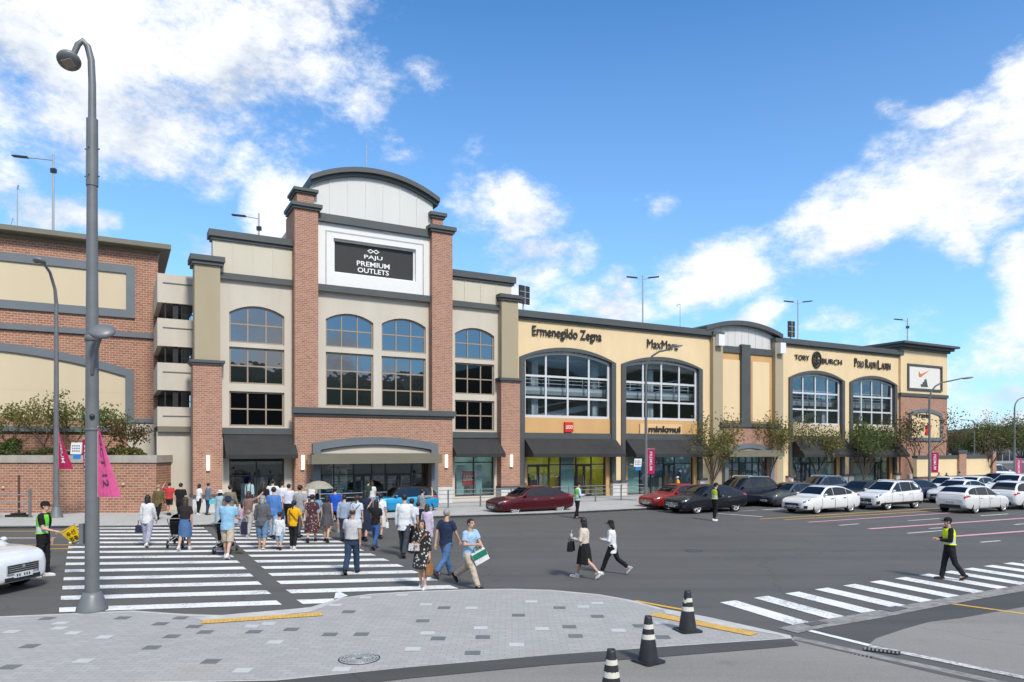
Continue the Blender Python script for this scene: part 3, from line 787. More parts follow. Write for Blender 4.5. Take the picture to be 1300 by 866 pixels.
# outer pilasters: brick below, tan render above
for (xa, xb, xr, yc, yb, yt, yb2) in ((S(247,.5), sL, 262, 328, 463, 457, 336), (sR, sR2, 647, 378, 485, 480, 386)):
    zlo, zhi, ztp = Z(xr,yb,.6), Z(xr,yt,.6), Z(xr,yb2 if xr < 300 else 382,.5)
    pier(xa-.08, xb+.08, .58, B0+.9, zlo, .6); capstone(xa-.08, xb+.08, .58, zlo, zhi, .8, .14)
    p = M(); p.box(xa, xb, -.5, .6, zhi+.001, ztp); p.build('pilaster', K['tan'], root)
    capstone(xa, xb, .5, ztp, Z(xr, yc-3 if xr < 300 else 374.5,.5), .9, .22)
    p = M(); p.box(xa-.1, xb+.1, -.62, .6, B0, B0+.75); p.build('plinth', K['stone'], root)
    p = M(); p.box(xa-.16, xb+.16, -.7, .6, B0+.751, B0+.9); p.build('plinth_trim', K['trim'], root)
# entrance block in brick with its arch and canopy
eA, eB = S(404,.7), S(551,.7); zE = Z(480,588,.7)
m = M(); zA = Z(372,525,.7)
wall(m, sP2, sQ1, B0, zA, -.7, .3, [(eA+.001, min(eB,sQ1)-.001, [(B0, zE+.5, 0)])]); m.build('wall', K['brick'], root, True, label='red brick wall over the main entrance')
fA, fB = S(396.5,.8), S(555,.8)
fz = Z(397,563,.8); fr_ = Z(476,555,.8)-fz
o, _ = outline(fA, fB, B0, fz, fr_, 0, 18, True); i, _ = outline(fA, fB, B0, fz, fr_, .42, 18, True)
m = M(); ring(m, o, i, -.95, -.701, 0, False); m.build('entrance_arch', K['trim_blue'], root)
m = M(); q, _ = outline(fA+.42, fB-.42, Z(470,579,.8), fz-.42, fr_*.95, 0, 18); m.prism(q, -.76, -.701); m.build('tympanum', K['sand'], root)
m = M(); m.box(S(393,1.5), S(563,1.5)-.3, -2.0, -.955, Z(470,588.5,1.6), Z(470,577,1.6)); m.box(S(393,1.5)+.15, S(563,1.5)-.45, -1.9, -1.0, Z(470,577,1.6), Z(470,577,1.6)+.06); m.build('canopy', K['olive'], root)
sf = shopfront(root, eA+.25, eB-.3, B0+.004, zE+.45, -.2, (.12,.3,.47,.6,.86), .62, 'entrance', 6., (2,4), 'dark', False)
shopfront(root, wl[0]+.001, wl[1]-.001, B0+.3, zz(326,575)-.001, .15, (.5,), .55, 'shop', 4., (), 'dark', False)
shopfront(root, wr[0]+.001, wr[1]-.001, B0+.3, zz(602,575)-.001, .15, (.5,), .78, 'shop', 3., (), 'teal_shop')
for (fa_, fb_) in ((579.5,589),(604,612)):
    m = M(); m.box(S(fa_,-.3), S(fb_,-.3), .30, .31, B0+.4, zz(602,590)); m.build('window_film', K['film'], root)
awning(root, S(283,0), S(373.5,.0)-.05, Z(326,551.5), Z(326,582.5,1.2), -.02, 1.2)
awning(root, sQ2+.02, sR-.1, Z(602,556.5), Z(602,580.5,1.2), -.02, 1.2)
for (x, ya, yb, d) in ((264,578,597,.58),(384,578,596,.7),(566,577.5,593.5,.7),(648.5,577.5,592.5,.58)): sconce(root, S(x,d), Z(x,yb,d), Z(x,ya,d), -d)
p = M(); p.box(sQ1+.02, sQ2-.0, -.78, -.701, B0, B0+.95); p.box(sP1, sP2, -.78, -.701, B0, B0+.95); p.build_each('plinth', K['stone'], root)
# body of the tower
m = M(); 
zr = zband_l; m.box(sL+.05, sR2-.1, .42, 18, zz(326,560), zr-.3); m.box(sL+.05, sR2-.1, 9, 18, B0, zz(326,560)-.001)
m.box(sP1+.2, sQ2-.2, .42, 9, zr-.3, zs1); m.build('main_block', K['sand'], root)
# ----- the long shop wing
zW = Z(780, 409.5+5, 0); sW1 = S(1143,0)
zWt = zW+.42
bays = [(661.7,779,443.7,455,666.5,773.5,449.5,531,550,557),(790,889.6,455,463.5,794.5,885,460,533.6,551,558),
        (1001.2,1071,471.6,479.5,1004.5,1067,475.5,539.8,551.5,556),(1078,1138,478,485,1081,1135.5,481.5,541.5,552,556.5)]
cols_ = []
for b in bays:
    xa, xb = S(b[0]+3.2), S(b[1]-3.2); xm = (b[0]+b[1])/2
    zs_, r_ = Z(xm, b[3]+2.2), Z(xm, b[2]+3) - Z(xm, b[3]+2.2)
    cols_.append((xa, xb, [(B0, zs_, r_)]))
pav = (S(913.5,0), S(980,0))
m = M(); wall(m, sR2, pav[0]-1.0, B0, zW, 0, .4, cols_[:2]); m.build('wall', K['cream'], root); m = M(); wall(m, pav[1]+.9, sW1, B0, zW, 0, .4, cols_[2:]); m.build('wall', K['cream'], root)
m = M(); m.box(sR2-.2, pav[0]-1.0, -.3, .9, zW+.001, zWt); m.box(sR2-.2, pav[0]-1.0, -.16, .9, zW-.14, zW); m.box(pav[1]+.9, sW1+.1, -.3, .9, zW+.001, zWt); m.box(pav[1]+.9, sW1, -.16, .9, zW-.14, zW); m.build_each('coping', K['trim'], root)
shopc = ['yellow_shop','blue_shop','blue_shop','teal_shop']
for bi, b in enumerate(bays):
    xa, xb, ((_, zs_, r_),) = cols_[bi]; xm = (b[0]+b[1])/2
    fw = .34
    o, _ = outline(xa-fw, xb+fw, B0+1.05, zs_, r_+fw*.75, 0, 18, True)
    i, _ = outline(xa+.02, xb-.02, B0+1.05, zs_-.0, r_-.0, 0, 18, True)
    m = M(); ring(m, o, i, -.14, .3, 0, False); m.build('arch_frame', K['trim'], root)
    zwb = Z(xm, b[7], -.2); zsp0 = Z(xm, b[8], -.2); zbd = Z(xm, b[9], 0)
    window(root, xa+.05, xb-.05, zwb, zs_, r_-.03, .14, 4, (.30,.62), .17, K['frame_white'], K['garage_glass'], .10)
    m = M(); m.box(xa+.021, xb-.021, .1, .4, zsp0, zwb-.002); m.build('spandrel', K['orange'], root)
    m = M(); m.box(xa+.021, xb-.021, -.06, .4, zbd-.02, zsp0-.002); m.build('band', K['trim'], root)
    zsh = Z(xm, 580.5, 1.2)
    m = M(); lw = .34
    m.box(xa+.021, xa+lw, .12, .5, B0, zbd-.022); m.box(xb-lw, xb-.021, .12, .5, B0, zbd-.022); m.build_each('door_jamb', K['orange'], root)
    sp = [(.28,.42,.62,.82),(.2,.36,.55,.72),(.22,.42,.62),(.35,.62,.8)][bi]
    shopfront(root, xa+lw+.002, xb-lw-.002, B0+.004, zsh+.42, .25, sp, .70, 'shop', 4.5, [(0,3),(3,),(1,),(2,)][bi], shopc[bi])
    fx0, fx1 = xa+lw, xb-lw
    for (u0, u1) in ([(.43,.60)],[(.02,.19)],[(.44,.60),(.64,.98)],[(.03,.33),(.37,.62)])[bi]:
        m = M(); m.box(fx0+(fx1-fx0)*u0, fx0+(fx1-fx0)*u1, .36, .37, B0+.1, zsh+.3); m.build('window_film', K['film'], root)
    rg = random.Random(bi+5)
    for k in range(5):          # dressed display figures and hanging goods behind the glass
        u = .08+k*.2; x = fx0+(fx1-fx0)*u; hgt = rg.uniform(1.4,1.75); m = M()
        m.loft([(x,.9,B0+.1,.05,.05),(x,.9,B0+hgt*.45,.12,.09),(x,.9,B0+hgt*.62,.13,.1),(x,.9,B0+hgt*.82,.2,.11),(x,.9,B0+hgt*.86,.06,.06),(x,.9,B0+hgt,.07,.08)], 10)
        m.build('display_figure', [K['white'],K['trim_blue'],K['black'],K['orange']][rg.randrange(4)], root)
    awning(root, xa-.02, xb+.3, zbd-.03, zsh, -.07, 1.25)
    for (q0, q1) in ((xa-fw-.28, xa-.0),(xb+.0, xb+fw+.28)):
        m = M(); m.box(q0, q1, -.22, .3, B0, B0+.9); m.build('plinth', K['stone'], root)
        m = M(); m.box(q0-.06, q1+.06, -.3, .3, B0+.901, B0+1.06); m.build('plinth_trim', K['trim'], root)
# car park decks behind the lattice windows
m = M()
for (xa, xb) in ((sR2+.3, pav[0]-1.1), (pav[1]+1.0, sW1-.3)):
    for z in (4.3, 7.3, 9.6):
        m.box(xa, xb, .75 if z > 5 else .5, 14.5, z-.25, z, 1)
        m.box(xa, xb, .75, .85, z+.001, z+.28, 2)
        for q in (.5,.75,1.0):
            m.tube([(xa,.8,z+q),(xb,.8,z+q)], .03, 5, 2)
        n = int((xb-xa)/1.3)
        for k in range(n): m.box(xa+(xb-xa)*k/n, xa+(xb-xa)*k/n+.05, .78, .83, z+.28, z+1.02, 2)
    for k in range(int((xb-xa)/5)+1):
        x = xa+1.8+k*5.0
        if x < xb-.5: m.box(x, x+.5, 1.4, 1.9, 4.3, zW-.15, 2)
    # the sloping ramp and its rail
    m.prism([(xa+.5,5.0),(xb-.5,7.9),(xb-.5,8.3),(xa+.5,5.4)], 2.0, 2.3, 2); m.prism([(xa+.5,5.8),(xb-.5,8.8),(xb-.5,8.9),(xa+.5,5.9)], 2.0, 2.1, 2)
dk = m.build('parking_deck', [K['conc_dark'], K['concrete'], K['white']], root)
m = M(); m.box(sR2+.32, sW1-.32, 5.4, 5.6, 4.32, 7.04); m.box(sR2+.32, sW1-.32, 5.4, 5.6, 7.02, 9.34); m.box(sR2+.32, sW1-.32, 5.4, 5.6, 9.61, zW-.14); m.build('deck_back_wall', K['deck_wall'], root)
m = M(); m.box(sR2+.1, sW1-.05, 14.6, 14.9, B0, zW-.13); m.box(sW1-.3, sW1-.06, .5, 14.6, B0, zW-.01); m.box(sR2+.05, sW1-.05, .95, 14.9, zW-.12, zW+.05); m.build('back_wall', K['concrete'], root)
# ----- curved-top bay between the two halves of the wing
gA, gB = pav[0]-.05, pav[1]+.05
for (xa, xb, x) in ((pav[0]-1.0+.001, pav[0], 907), (pav[1], pav[1]+.9-.001, 986.5)):
    p = M(); p.box(xa, xb, -.35, .6, B0, Z(x, 426 if x < 950 else 434,.35)); p.build('pilaster', K['tan'], root)
    p = M(); p.box(xa-.08, xb+.08, -.45, .7, Z(x, 426 if x < 950 else 434,.35)+.001, Z(x, 426 if x < 950 else 434,.35)+.3); p.build('capstone', K['trim'], root)
    zl = Z(x, 439 if x < 950 else 449,.4); p = M(); p.box((xa+xb)/2-.3, (xa+xb)/2+.3, -.75, -.352, zl, zl+.85); p.build('flood_lamp', K['white'], root)
zb1 = Z(946,449.5); zlow = Z(946,537.5)
m = M(); m.box(gA, gB, 0.0, .5, zlow, zb1); m.build('wall', K['orange'], root)
m = M(); m.box(S(915.5), S(938.5), -.06, -.001, zlow+.15, zb1-.55); m.box(S(954.5), S(976), -.06, -.001, zlow+.15, zb1-.55); m.build_each('wall_panel', K['cream'], root)
m = M(); m.box(S(941.5,.25), S(952.5,.25), -.3, -.001, zlow, Z(946,437.5,.25)); m.box(gA, S(941.5,.25)-.002, -.1, 0.5, zb1+.001, zb1+.5); m.box(S(952.5,.25)+.002, gB, -.1, .5, zb1+.001, zb1+.5); m.box(gA-.3, gB+.3, -.62, -.001, zlow-.32, zlow-.002); m.build_each('band', K['trim'], root)
hA, hB = S(893,0)-.0, S(990,0)
zq = Z(893,414); rq = Z(944,409)-Z(944,420)
m = M(); q, tf = outline(hA+.4, hB-.4, zb1+.501, Z(893,419), rq, 0, 20); m.prism(q, .1, 6.); seams(m, hA+.4, hB-.4, zb1+.5, tf, .1, .7); m.build('gable', K['grey_clad'], root)
q1, _ = outline(hA, hB, 0, Z(893,414.5), rq*1.05, 0, 20); q2 = [(p[0],p[1]-.34) for p in q1]; m = M(); ring(m, q1[1:-1], q2[1:-1], -.35, 6.3, 0, False); m.build('arched_cornice', K['trim'], root)
m = M(); lA, lB = S(924,.55), S(977,.55); zq0 = Z(950,579,.5)
wall(m, gA+.02, gB-.02, B0, zlow-.33, -.5, -.002, [(lA,lB,[(B0,zq0+.3,0)])]); m.build('wall', K['brick'], root, True, label='low brick wall under the curved-top bay')
o, _ = outline(lA-.4, lB+.4, B0, Z(950,572,.5), .55, 0, 16, True); i, _ = outline(lA-.4, lB+.4, B0, Z(950,572,.5), .55, .38, 16, True)
m = M(); ring(m, o, i, -.66, -.501, 0, False); m.build('entrance_arch', K['trim_blue'], root)
m = M(); q, _ = outline(lA, lB, zq0+.3, Z(950,572,.5)-.38, .5, 0, 16); m.prism(q, -.55, -.501); m.build('tympanum', K['beige_clad'], root)
m = M(); m.box(lA-.8, lB+.6, -1.5, -.665, zq0-.05, zq0+.45); m.build('canopy', K['olive'], root)
shopfront(root, lA+.01, lB-.01, B0+.004, zq0+.25, -.25, (.18,.34,.5,.66,.82), .74, 'shop', 4.5, (2,), 'blue_shop')
m = M(); m.box(gA-.2, gB+.2, .55, 6.2, zlow, zb1+.5); m.build('main_block', K['tan'], root)
# ----- brick corner block at the far end
dC = .22; cA, cB = S(1143.5,dC), S(1202.5,dC)
zct = Z(1170,446,dC); zcb = Z(1170,503.5,dC)
m = M(); m.box(cA, cB, -dC, 12, zcb+.25, zct); m.build('wall', K['cream'], root)
m = M(); m.box(cA-.08, cB+.08, -dC-.1, 12.1, zcb-.05, zcb+.249); m.build('band', K['trim'], root)
m = M(); m.box(cA, cB, -dC, 12, B0, zcb-.051); m.build('wall', K['brick'], root, True, label='brick lower wall of the far corner block')
m = M()
for k, (ov, za, zb_) in enumerate(((.2,0,.2),(.45,.2,.45),(.78,.45,.65))): m.box(cA-ov*.8, cB+ov, -dC-ov, 12+ov, zct+za+.001, zct+zb_)
m.build('cornice', K['trim'], root)
m = M(); o, _ = outline(S(1151.5,dC), S(1195,dC), Z(1173,496,dC), Z(1173,463.5,dC), 0); i, _ = outline(S(1151.5,dC), S(1195,dC), Z(1173,496,dC), Z(1173,463.5,dC), 0, .17); ring(m, o, i, -dC-.14, -dC-.001); m.build('board_frame', K['trim'], root)
aA, aB = S(1153.5,dC), S(1195,dC); zas = Z(1174,525,dC); ar = Z(1174,519,dC)-zas
o, _ = outline(aA, aB, Z(1174,560,dC), zas, ar, 0, 14); i, _ = outline(aA, aB, Z(1174,560,dC), zas, ar, .33, 14)
m = M(); ring(m, o, i, -dC-.12, -dC-.001); m.build('arch_frame', K['trim_blue'], root)
m = M(); m.prism(i, -dC-.03, -dC-.001); m.build('wall_panel', K['cream'], root)
m = M(); m.box(aA-.15, aB+.15, -dC-.2, -dC-.001, B0, B0+.9); m.build('plinth', K['stone'], root)

# ---------------------------------------------------------------- signs
def text_mesh(body, bold=0.0, ext=.04, align='CENTER', spacing=1.0, lines=1.0):
    cu = bpy.data.curves.new('lettering', 'FONT'); cu.body = body; cu.size = 1; cu.extrude = ext; cu.offset = bold
    cu.align_x = align; cu.space_character = spacing; cu.space_line = lines; cu.resolution_u = 3
    o = bpy.data.objects.new('lettering', cu); col.objects.link(o); bpy.context.view_layer.update()
    dg = bpy.context.evaluated_depsgraph_get(); me = bpy.data.meshes.new_from_object(o.evaluated_get(dg))
    bpy.data.objects.remove(o); bpy.data.curves.remove(cu)
    return me
def fit_text(body, w, h, thick, bold=0., spacing=1.0, lines=1.0, serif=False):
    """list of verts/faces for letters filling w x h, standing in x-z, centred, front towards -y"""
    me = text_mesh(body, bold, .5, spacing=spacing, lines=lines)
    xs = [v.co.x for v in me.vertices]; ys = [v.co.y for v in me.vertices]
    x0, x1, y0, y1 = min(xs), max(xs), min(ys), max(ys)
    vs = [((v.co.x-(x0+x1)/2)*w/(x1-x0), -v.co.z*thick, (v.co.y-(y0+y1)/2)*h/(y1-y0)) for v in me.vertices]
    fs = [tuple(p.vertices) for p in me.polygons]
    bpy.data.meshes.remove(me)
    return vs, fs
def sign_root(name, label, x, y, d, m, mats, group='raised shop signs on the long facade'):
    o = m.build(name, mats); o.matrix_world = FM @ Matrix.Translation((S(x,d), -d, Z(x,y,d)))
    return tag(o, label, 'sign', group)
def span(xa, xb, d): return S(xb,d)-S(xa,d)
def tall(x, ya, yb, d): return Z(x,ya,d)-Z(x,yb,d)
K['letter'] = mat('dark_letters', (.03,.026,.022), .5, var=.05)
def serifed(word, w, h, bold):
    m = M(); vs, fs = fit_text(word, w, h, .05, bold); m.add(vs, fs); return m
m = serifed('Ermenegildo Zegna', span(677,765,.1), tall(720,416.5,432.5,.1), .012); sign_root('shop_sign', 'dark raised two-word lettering over the first and widest arched window', 721, 425.3, .08, m, K['letter'])
m = serifed('MaxMara', span(822,861,.1), tall(842,431.5,442.5,.1), .0); sign_root('shop_sign', 'dark raised single-word lettering over the second arched window, behind the lamp arm', 841.5, 437.6, .08, m, K['letter'])
m = serifed('minkmui', span(824,864.5,.1), tall(845,541,549.3,.1), .025)
m.box(-span(824,864,.1)/2*1.5, span(824,864,.1)/2*1.14, .062, .14, -.38, .38, 1)
sign_root('shop_sign', 'ochre fascia board with dark lower-case lettering under the second arched window', 844, 545, .08, m, [K['letter'], mat('ochre_board', (.72,.47,.24), .7, var=.04)])
K['sign_red'] = mat('red_sign', (.62,.03,.02), .4, var=.04); K['white_l'] = mat('white_letters', (.85,.85,.83), .4, var=0)
K['yel_l'] = mat('yellow_edge', (.8,.6,.03), .5, var=0)
def redsign(w):
    m = M(); m.box(-w/2, w/2, -.06, .1, -w/2, w/2, 0)
    for sc, z, mi, bold in ((.80,-.085,1,.02),):
        vs, fs = fit_text('LEGO', w*sc*(1.05 if mi == 2 else 1), w*.36*(1.16 if mi == 2 else 1), .012, bold); m.add([(p[0]+p[2]*.18,p[1]+z,p[2]) for p in vs], fs, mi)
    return m
sign_root('shop_sign', 'small square red sign with white letters on the ochre strip under the first arched window', 722, 542.3, .02, redsign(span(717,727.5,0)), [K['sign_red'],K['white_l'],K['yel_l']])
o = sign_root('shop_sign', 'larger red square sign with white letters hanging inside the tower shop window', 594.5, 607, -.33, redsign(span(587,603,-.5)), [K['sign_red'],K['white_l'],K['yel_l']])
m = M(); vs, fs = fit_text('TORY', span(1009.5,1028,.1), tall(1020,452.5,459,.1), .05, .012); m.add([(p[0]-span(1018.5,1037,.1),p[1],p[2]+.06) for p in vs], fs)
vs, fs = fit_text('BURCH', span(1044,1069,.1), tall(1056,456,462.5,.1), .05, .012); m.add([(p[0]+span(1037,1056.5,.1),p[1],p[2]-.06) for p in vs], fs)
rr = span(1030.5,1042,.1)/2
for ra, rb in ((rr,rr*.84),):
    o1 = [(ra*math.cos(t*math.pi/16), ra*1.22*math.sin(t*math.pi/16)) for t in range(32)]; o2_ = [(rb*math.cos(t*math.pi/16), rb*1.2*math.sin(t*math.pi/16)) for t in range(32)]
    ring(m, o1, o2_, -.06, .06)
for sgn in (1,-1):      # a T and its mirror image, crossed
    m.box(-rr*.14, rr*.14, -.05, .05, sgn*.03, sgn*rr*.85); m.box(-rr*.52, rr*.52, -.05, .05, sgn*rr*.5, sgn*rr*.68)
for a in range(4):
    t = math.pi/4+a*math.pi/2; m.box(rr*.52*math.cos(t)-.09, rr*.52*math.cos(t)+.09, -.05, .05, rr*.62*math.sin(t)-.06, rr*.62*math.sin(t)+.06)
m.box(-rr*.8, rr*.8, -.04, .05, -.045, .045)
sign_root('shop_sign', 'dark capital letters either side of a round monogram over the third arched window', 1037, 456.6, .08, m, K['letter'])
m = M(); tot = span(1085,1131,.1)
for wd, xa, xb in (('POLO',1085,1097),('RALPH',1099,1113),('LAUREN',1114.5,1131)):
    big, rest = wd[0], wd[1:]; wv = span(xa,xb,.1); cx_ = span(1108,(xa+xb)/2,.1) if (xa+xb)/2 > 1108 else -span((xa+xb)/2,1108,.1)
    vs, fs = fit_text(big, wv*.26, .80, .05, .012); m.add([(p[0]+cx_-wv*.37,p[1],p[2]) for p in vs], fs)
    vs, fs = fit_text(rest, wv*.68, .58, .05, .012); m.add([(p[0]+cx_+wv*.14,p[1],p[2]-.1) for p in vs], fs)
sign_root('shop_sign', 'dark raised small-capital lettering over the fourth arched window', 1108, 462.3, .08, m, K['letter'])
# fascia board signs of the last two bays and the corner arch
m = M(); m.box(-span(1007,1065,0)/2, span(1007,1065,0)/2, -.06, .06, -.42, .42, 1)
sign_root('shop_sign', 'blank pale fascia board under the third arched window, half hidden by a tree', 1036, 547.2, 0.02, m, [K['letter'],K['cream_pale']])
m = M(); vs, fs = fit_text('Timberland', span(1097,1125,.1), .6, .1, .01); m.add([(p[0]+.15,p[1]-.08,p[2]) for p in vs], fs); m.box(-span(1082,1134,0)/2, span(1082,1134,0)/2, -.06, .06, -.4, .4, 1)
sign_root('shop_sign', 'yellowish fascia board with dark lettering under the fourth arched window', 1109, 547.5, 0.02, m, [K['letter'],K['cream_pale']])
m = M(); vs, fs = fit_text('Travis', span(1163,1181,dC), .5, .05, .01); m.add([(p[0]-.1,p[1],p[2]+.8) for p in vs], fs, 0)
for k in range(3):
    m.prism([(.3+k*.22,-1.0),(.5+k*.22,-1.0),(.85+k*.22,-.1),(.65+k*.22,-.1)], -.05, .05, 1)
sign_root('shop_sign', 'dark lettering above a red slanted emblem inside the brick corner arch', 1172, 538, dC+.09, m, [K['letter'],K['sign_red']])
# board with the two sportswear emblems
m = M(); bw, bh = span(1153,1193.5,dC)-.1, tall(1173,465,494.5,dC)-.12
m.box(-bw/2, bw/2, -.035, .015, -bh/2, bh/2, 0)
sw = [(-.62,.36),(-.66,.16),(-.58,.05),(-.40,.05),(.62,.46),(-.30,.235),(-.47,.22),(-.545,.27)]
m.prism([(p[0]*1.25-.05,p[1]*1.6) for p in sw], -.07, -.036, 1)
for k in range(3):          # three slanted stripes cut to a triangle
    x0 = -.50+k*.36; hgt = (.32,.62,.98)[k]
    m.prism([(x0-.02,-.82),(x0+.30,-.82),(x0+.30-.30*hgt*.9+.0,-.82+hgt*.78),(x0-.0-.30*hgt*.9+.18-.18,-.82+hgt*.62)], -.07, -.036, 2)
sign_root('sign_board', 'framed pale board with orange tick and dark triangular emblem on the far corner block', 1173, 480, dC+.02, m, [mat('board_grey',(.74,.72,.67),.6,var=.02), mat('orange_red',(.72,.17,.06),.5,var=0), K['trim']], None)
# the dark screen on the tower
m = M(); w_, h_ = SN[1]-SN[0]-.24, SN[3]-SN[2]-.24
m.box(-w_/2, w_/2, 0, .12, -h_/2, h_/2, 0)
for wd, z, wf in (('PAJU',.12,.235),('PREMIUM',-.13,.42),('OUTLETS',-.37,.40)):
    vs, fs = fit_text(wd, w_*wf, h_*.165, .02, .012); m.add([(p[0]-w_*.015,p[1]-.02,p[2]+z*h_*.92) for p in vs], fs, 1)
for sx in (-1, 1):
    a = h_*.10; cx_ = sx*a*.98 - w_*.015; cz = h_*.335
    o1 = [(cx_-a*1.15,cz),(cx_,cz+a*.78),(cx_+a*1.15,cz),(cx_,cz-a*.78)]; o2_ = [(cx_-a*.72,cz),(cx_,cz+a*.46),(cx_+a*.72,cz),(cx_,cz-a*.46)]
    ring(m, o1, o2_, -.02-.003*sx, -.002, 1)
K['screen'] = mat('dark_screen', (.022,.02,.02), .55, var=.1)
o = m.build('sign_board', [K['screen'],K['white_l']]); o.matrix_world = FM @ Matrix.Translation(((SN[0]+SN[1])/2, -.02, (SN[2]+SN[3])/2))
tag(o, 'large dark screen with white three-line lettering high on the entrance tower', 'sign')
# boards seen from behind on the roof
for (x, y0, y1, w, lab) in ((665.5,363,386,16,'dark back of a panel on a post beside the tower, above the wing roof'),(1004.5,408,428,9.5,'dark back of a smaller panel on a post beside the curved-top bay')):
    d = -3.5; m = M(); hw = w*.5/F*(P0.y-d*UX+S(x,d)*UY)*1.1; zc_, zt_ = Z(x,y1,d), Z(x,y0,d)
    m.box(-hw, hw, -.06, .06, zc_, zt_, 0); m.box(-.03, .03, -.1, -.061, zc_, zt_, 1)
    for q in (.33,.66): m.box(-hw, hw, -.09, -.061, zc_+(zt_-zc_)*q-.02, zc_+(zt_-zc_)*q+.02, 1)
    m.tube([(0,.1,zWt-.6),(0,.1,zt_)], .06, 8, 1)
    o = m.build('roof_panel', [K['black'],K['galv']]); o.location = fr(S(x,d),d); o.rotation_euler = (0,0,TH+(.25 if x < 700 else -.1))
    tag(o, lab, 'sign', 'panels seen from behind on the roof')

# ---------------------------------------------------------------- stair tower / car park bay left of the pilaster
dG = -1.6
gar = frame_root('parking_garage', 'pale stacked parking garage bay with dark openings between the two brick buildings', 'building', S(228,dG), dG)
U = Sub(gar, S(228,dG), dG)
gx0, gx1 = S(206.5,dG), S(250,dG)
for (ya, yb) in ((349.6,386),(405.8,440.5),(461.5,496),(517,541.5)):
    m = M(); za_, zb_ = Z(230,yb,dG), Z(230,ya,dG); m.box(gx0, gx1, -dG, -dG+.25, za_, zb_, 0)
    m.box(gx0-.25, gx0-.001, -dG+.0, -dG+14, za_, zb_, 0); m.box(gx0+.0, gx1, -dG-.04, -dG-.001, zb_-.5, zb_-.46, 1)
    m.box(gx0, gx1, -dG+.26, -dG+14, za_+.05, za_+.3, 1)
    U(m.build('spandrel', [K['sand'],K['conc_dark']]))
m = M(); m.box(gx0-.1, gx1, -dG+5, -dG+5.2, B0, Z(230,352,dG), 0); U(m.build('back_wall', [K['conc_dark']]))
for (ya, yb) in ((386,405.8),(440.5,461.5),(496,517)):
    m = M(); za_, zb_ = Z(230,yb,dG), Z(230,ya,dG)
    for q in (.35,.9): m.box(gx0+.9, gx1, -dG+.1, -dG+.14, za_+(zb_-za_)*q-.03, za_+(zb_-za_)*q+.02)
    for k in range(12): x = gx0+.9+(gx1-gx0-.9)*k/12; m.box(x, x+.03, -dG+.1, -dG+.14, za_, za_+(zb_-za_)*.9)
    m.box(gx0+.1, gx0+.16, -dG+.1, -dG+.2, za_, zb_); m.box(gx0+.5, gx0+.75, -dG+.12, -dG+.3, za_, zb_)
    U(m.build('railing', K['black']))
m = M(); m.box(S(199,dG), gx1, -dG+.1, -dG+.5, B0, Z(230,548.5,dG)); U(m.build('wall', K['sand']))
m = M(); m.box(S(200,dG), gx1, -dG-.12, -dG+.4, Z(230,548.5,dG)+.001, Z(230,541.6,dG)); U(m.build('beam', K['olive']))

# ---------------------------------------------------------------- brick building on the left
dA = -6.5
aR = S(200.5,dA); aL = aR-30
lb = frame_root('brick_building', 'red brick building with pale framed panels and dark overhanging cornice at the left', 'building', aR, dA)
U = Sub(lb, aR, dA); y0 = -dA
zAt = Z(190,321,dA); zbel = (Z(190,430,dA), Z(190,423.5,dA)); zl2 = (Z(190,537,dA), Z(190,531.5,dA))
fr1 = (aR-22, S(171.5,dA), Z(171,404.5,dA), Z(171,338.5,dA)); fr2r = S(170,dA)
m = M(); wall(m, aL, aR, 2.7, zAt, y0, y0+.4, []); U(m.build('wall', K['brick_old'], None, True))
m = M(); m.box(aR-.4, aR-.01, y0+.401, y0+16, .1, zAt); U(m.build('wall', K['brick_old'], None, True))
m = M(); o, _ = outline(*fr1, 0); i, _ = outline(*fr1, 0, .46); ring(m, o, i, y0-.12, y0-.001); U(m.build('panel_frame', K['trim_blue']))
m = M(); m.box(i[0][0], i[-1][0], y0-.03, y0-.001, i[0][1], i[1][1]); U(m.build('wall_panel', K['cream_pale']))
m = M(); m.box(aL, aR+.12, y0-.14, y0-.001, zbel[0], zbel[1]); m.box(fr2r-.45, aR+.2, y0-.2, y0-.001, zl2[0], zl2[1]); m.box(aL, fr2r-.46, y0-.16, y0-.001, Z(100,548.5,dA), Z(100,541.5,dA)); U(m.build('band', K['trim_blue']))
zsA = Z(168,471,dA); o, _ = outline(fr2r-16.5, fr2r, Z(100,541,dA), zsA, 1.25, 0, 18); i, _ = outline(fr2r-16.5, fr2r, Z(100,541,dA), zsA, 1.25, .44, 18)
m = M(); ring(m, o[0:], i[0:], y0-.15, y0-.001, 0, False); U(m.build('arch_frame', K['trim_blue']))
m = M(); m.prism(i, y0-.03, y0-.001); zr_ = Z(100,497,dA); m.box(i[0][0]+.01, i[-1][0]-.01, y0-.036, y0-.031, zr_, zr_+.03); U(m.build('wall_panel', K['cream_pale']))
m = M(); m.box(S(161,dA), aR+.1, y0-.12, y0-.001, 2.7, zl2[0]-.001); U(m.build('wall_panel', K['sand'], label='plain grey-beige panel at the foot of the right corner'))
m = M(); ovx = S(217.5,dA+.8)-aR; zt_p = Z(217.5,310,dA+.8)-zAt; prof = [(0,-.1),(.12,0),(.13,.1),(ovx*.93,zt_p-.32),(ovx,zt_p-.27),(ovx,zt_p)]
vs = []; 
for (ov, z) in prof: vs += [(aL,y0-ov,zAt+z),(aR+ov,y0-ov,zAt+z),(aR+ov,y0+16,zAt+z)]
m.add(vs, [(3*k+j, 3*k+j+1, 3*k+4+j, 3*k+3+j) for k in range(len(prof)-1) for j in range(2)]); m.box(aL, aR+ovx-.04, y0-ovx+.04, y0+16, zAt+zt_p-.08, zAt+zt_p-.004); U(m.build('cornice', K['olive'], None, False, False))
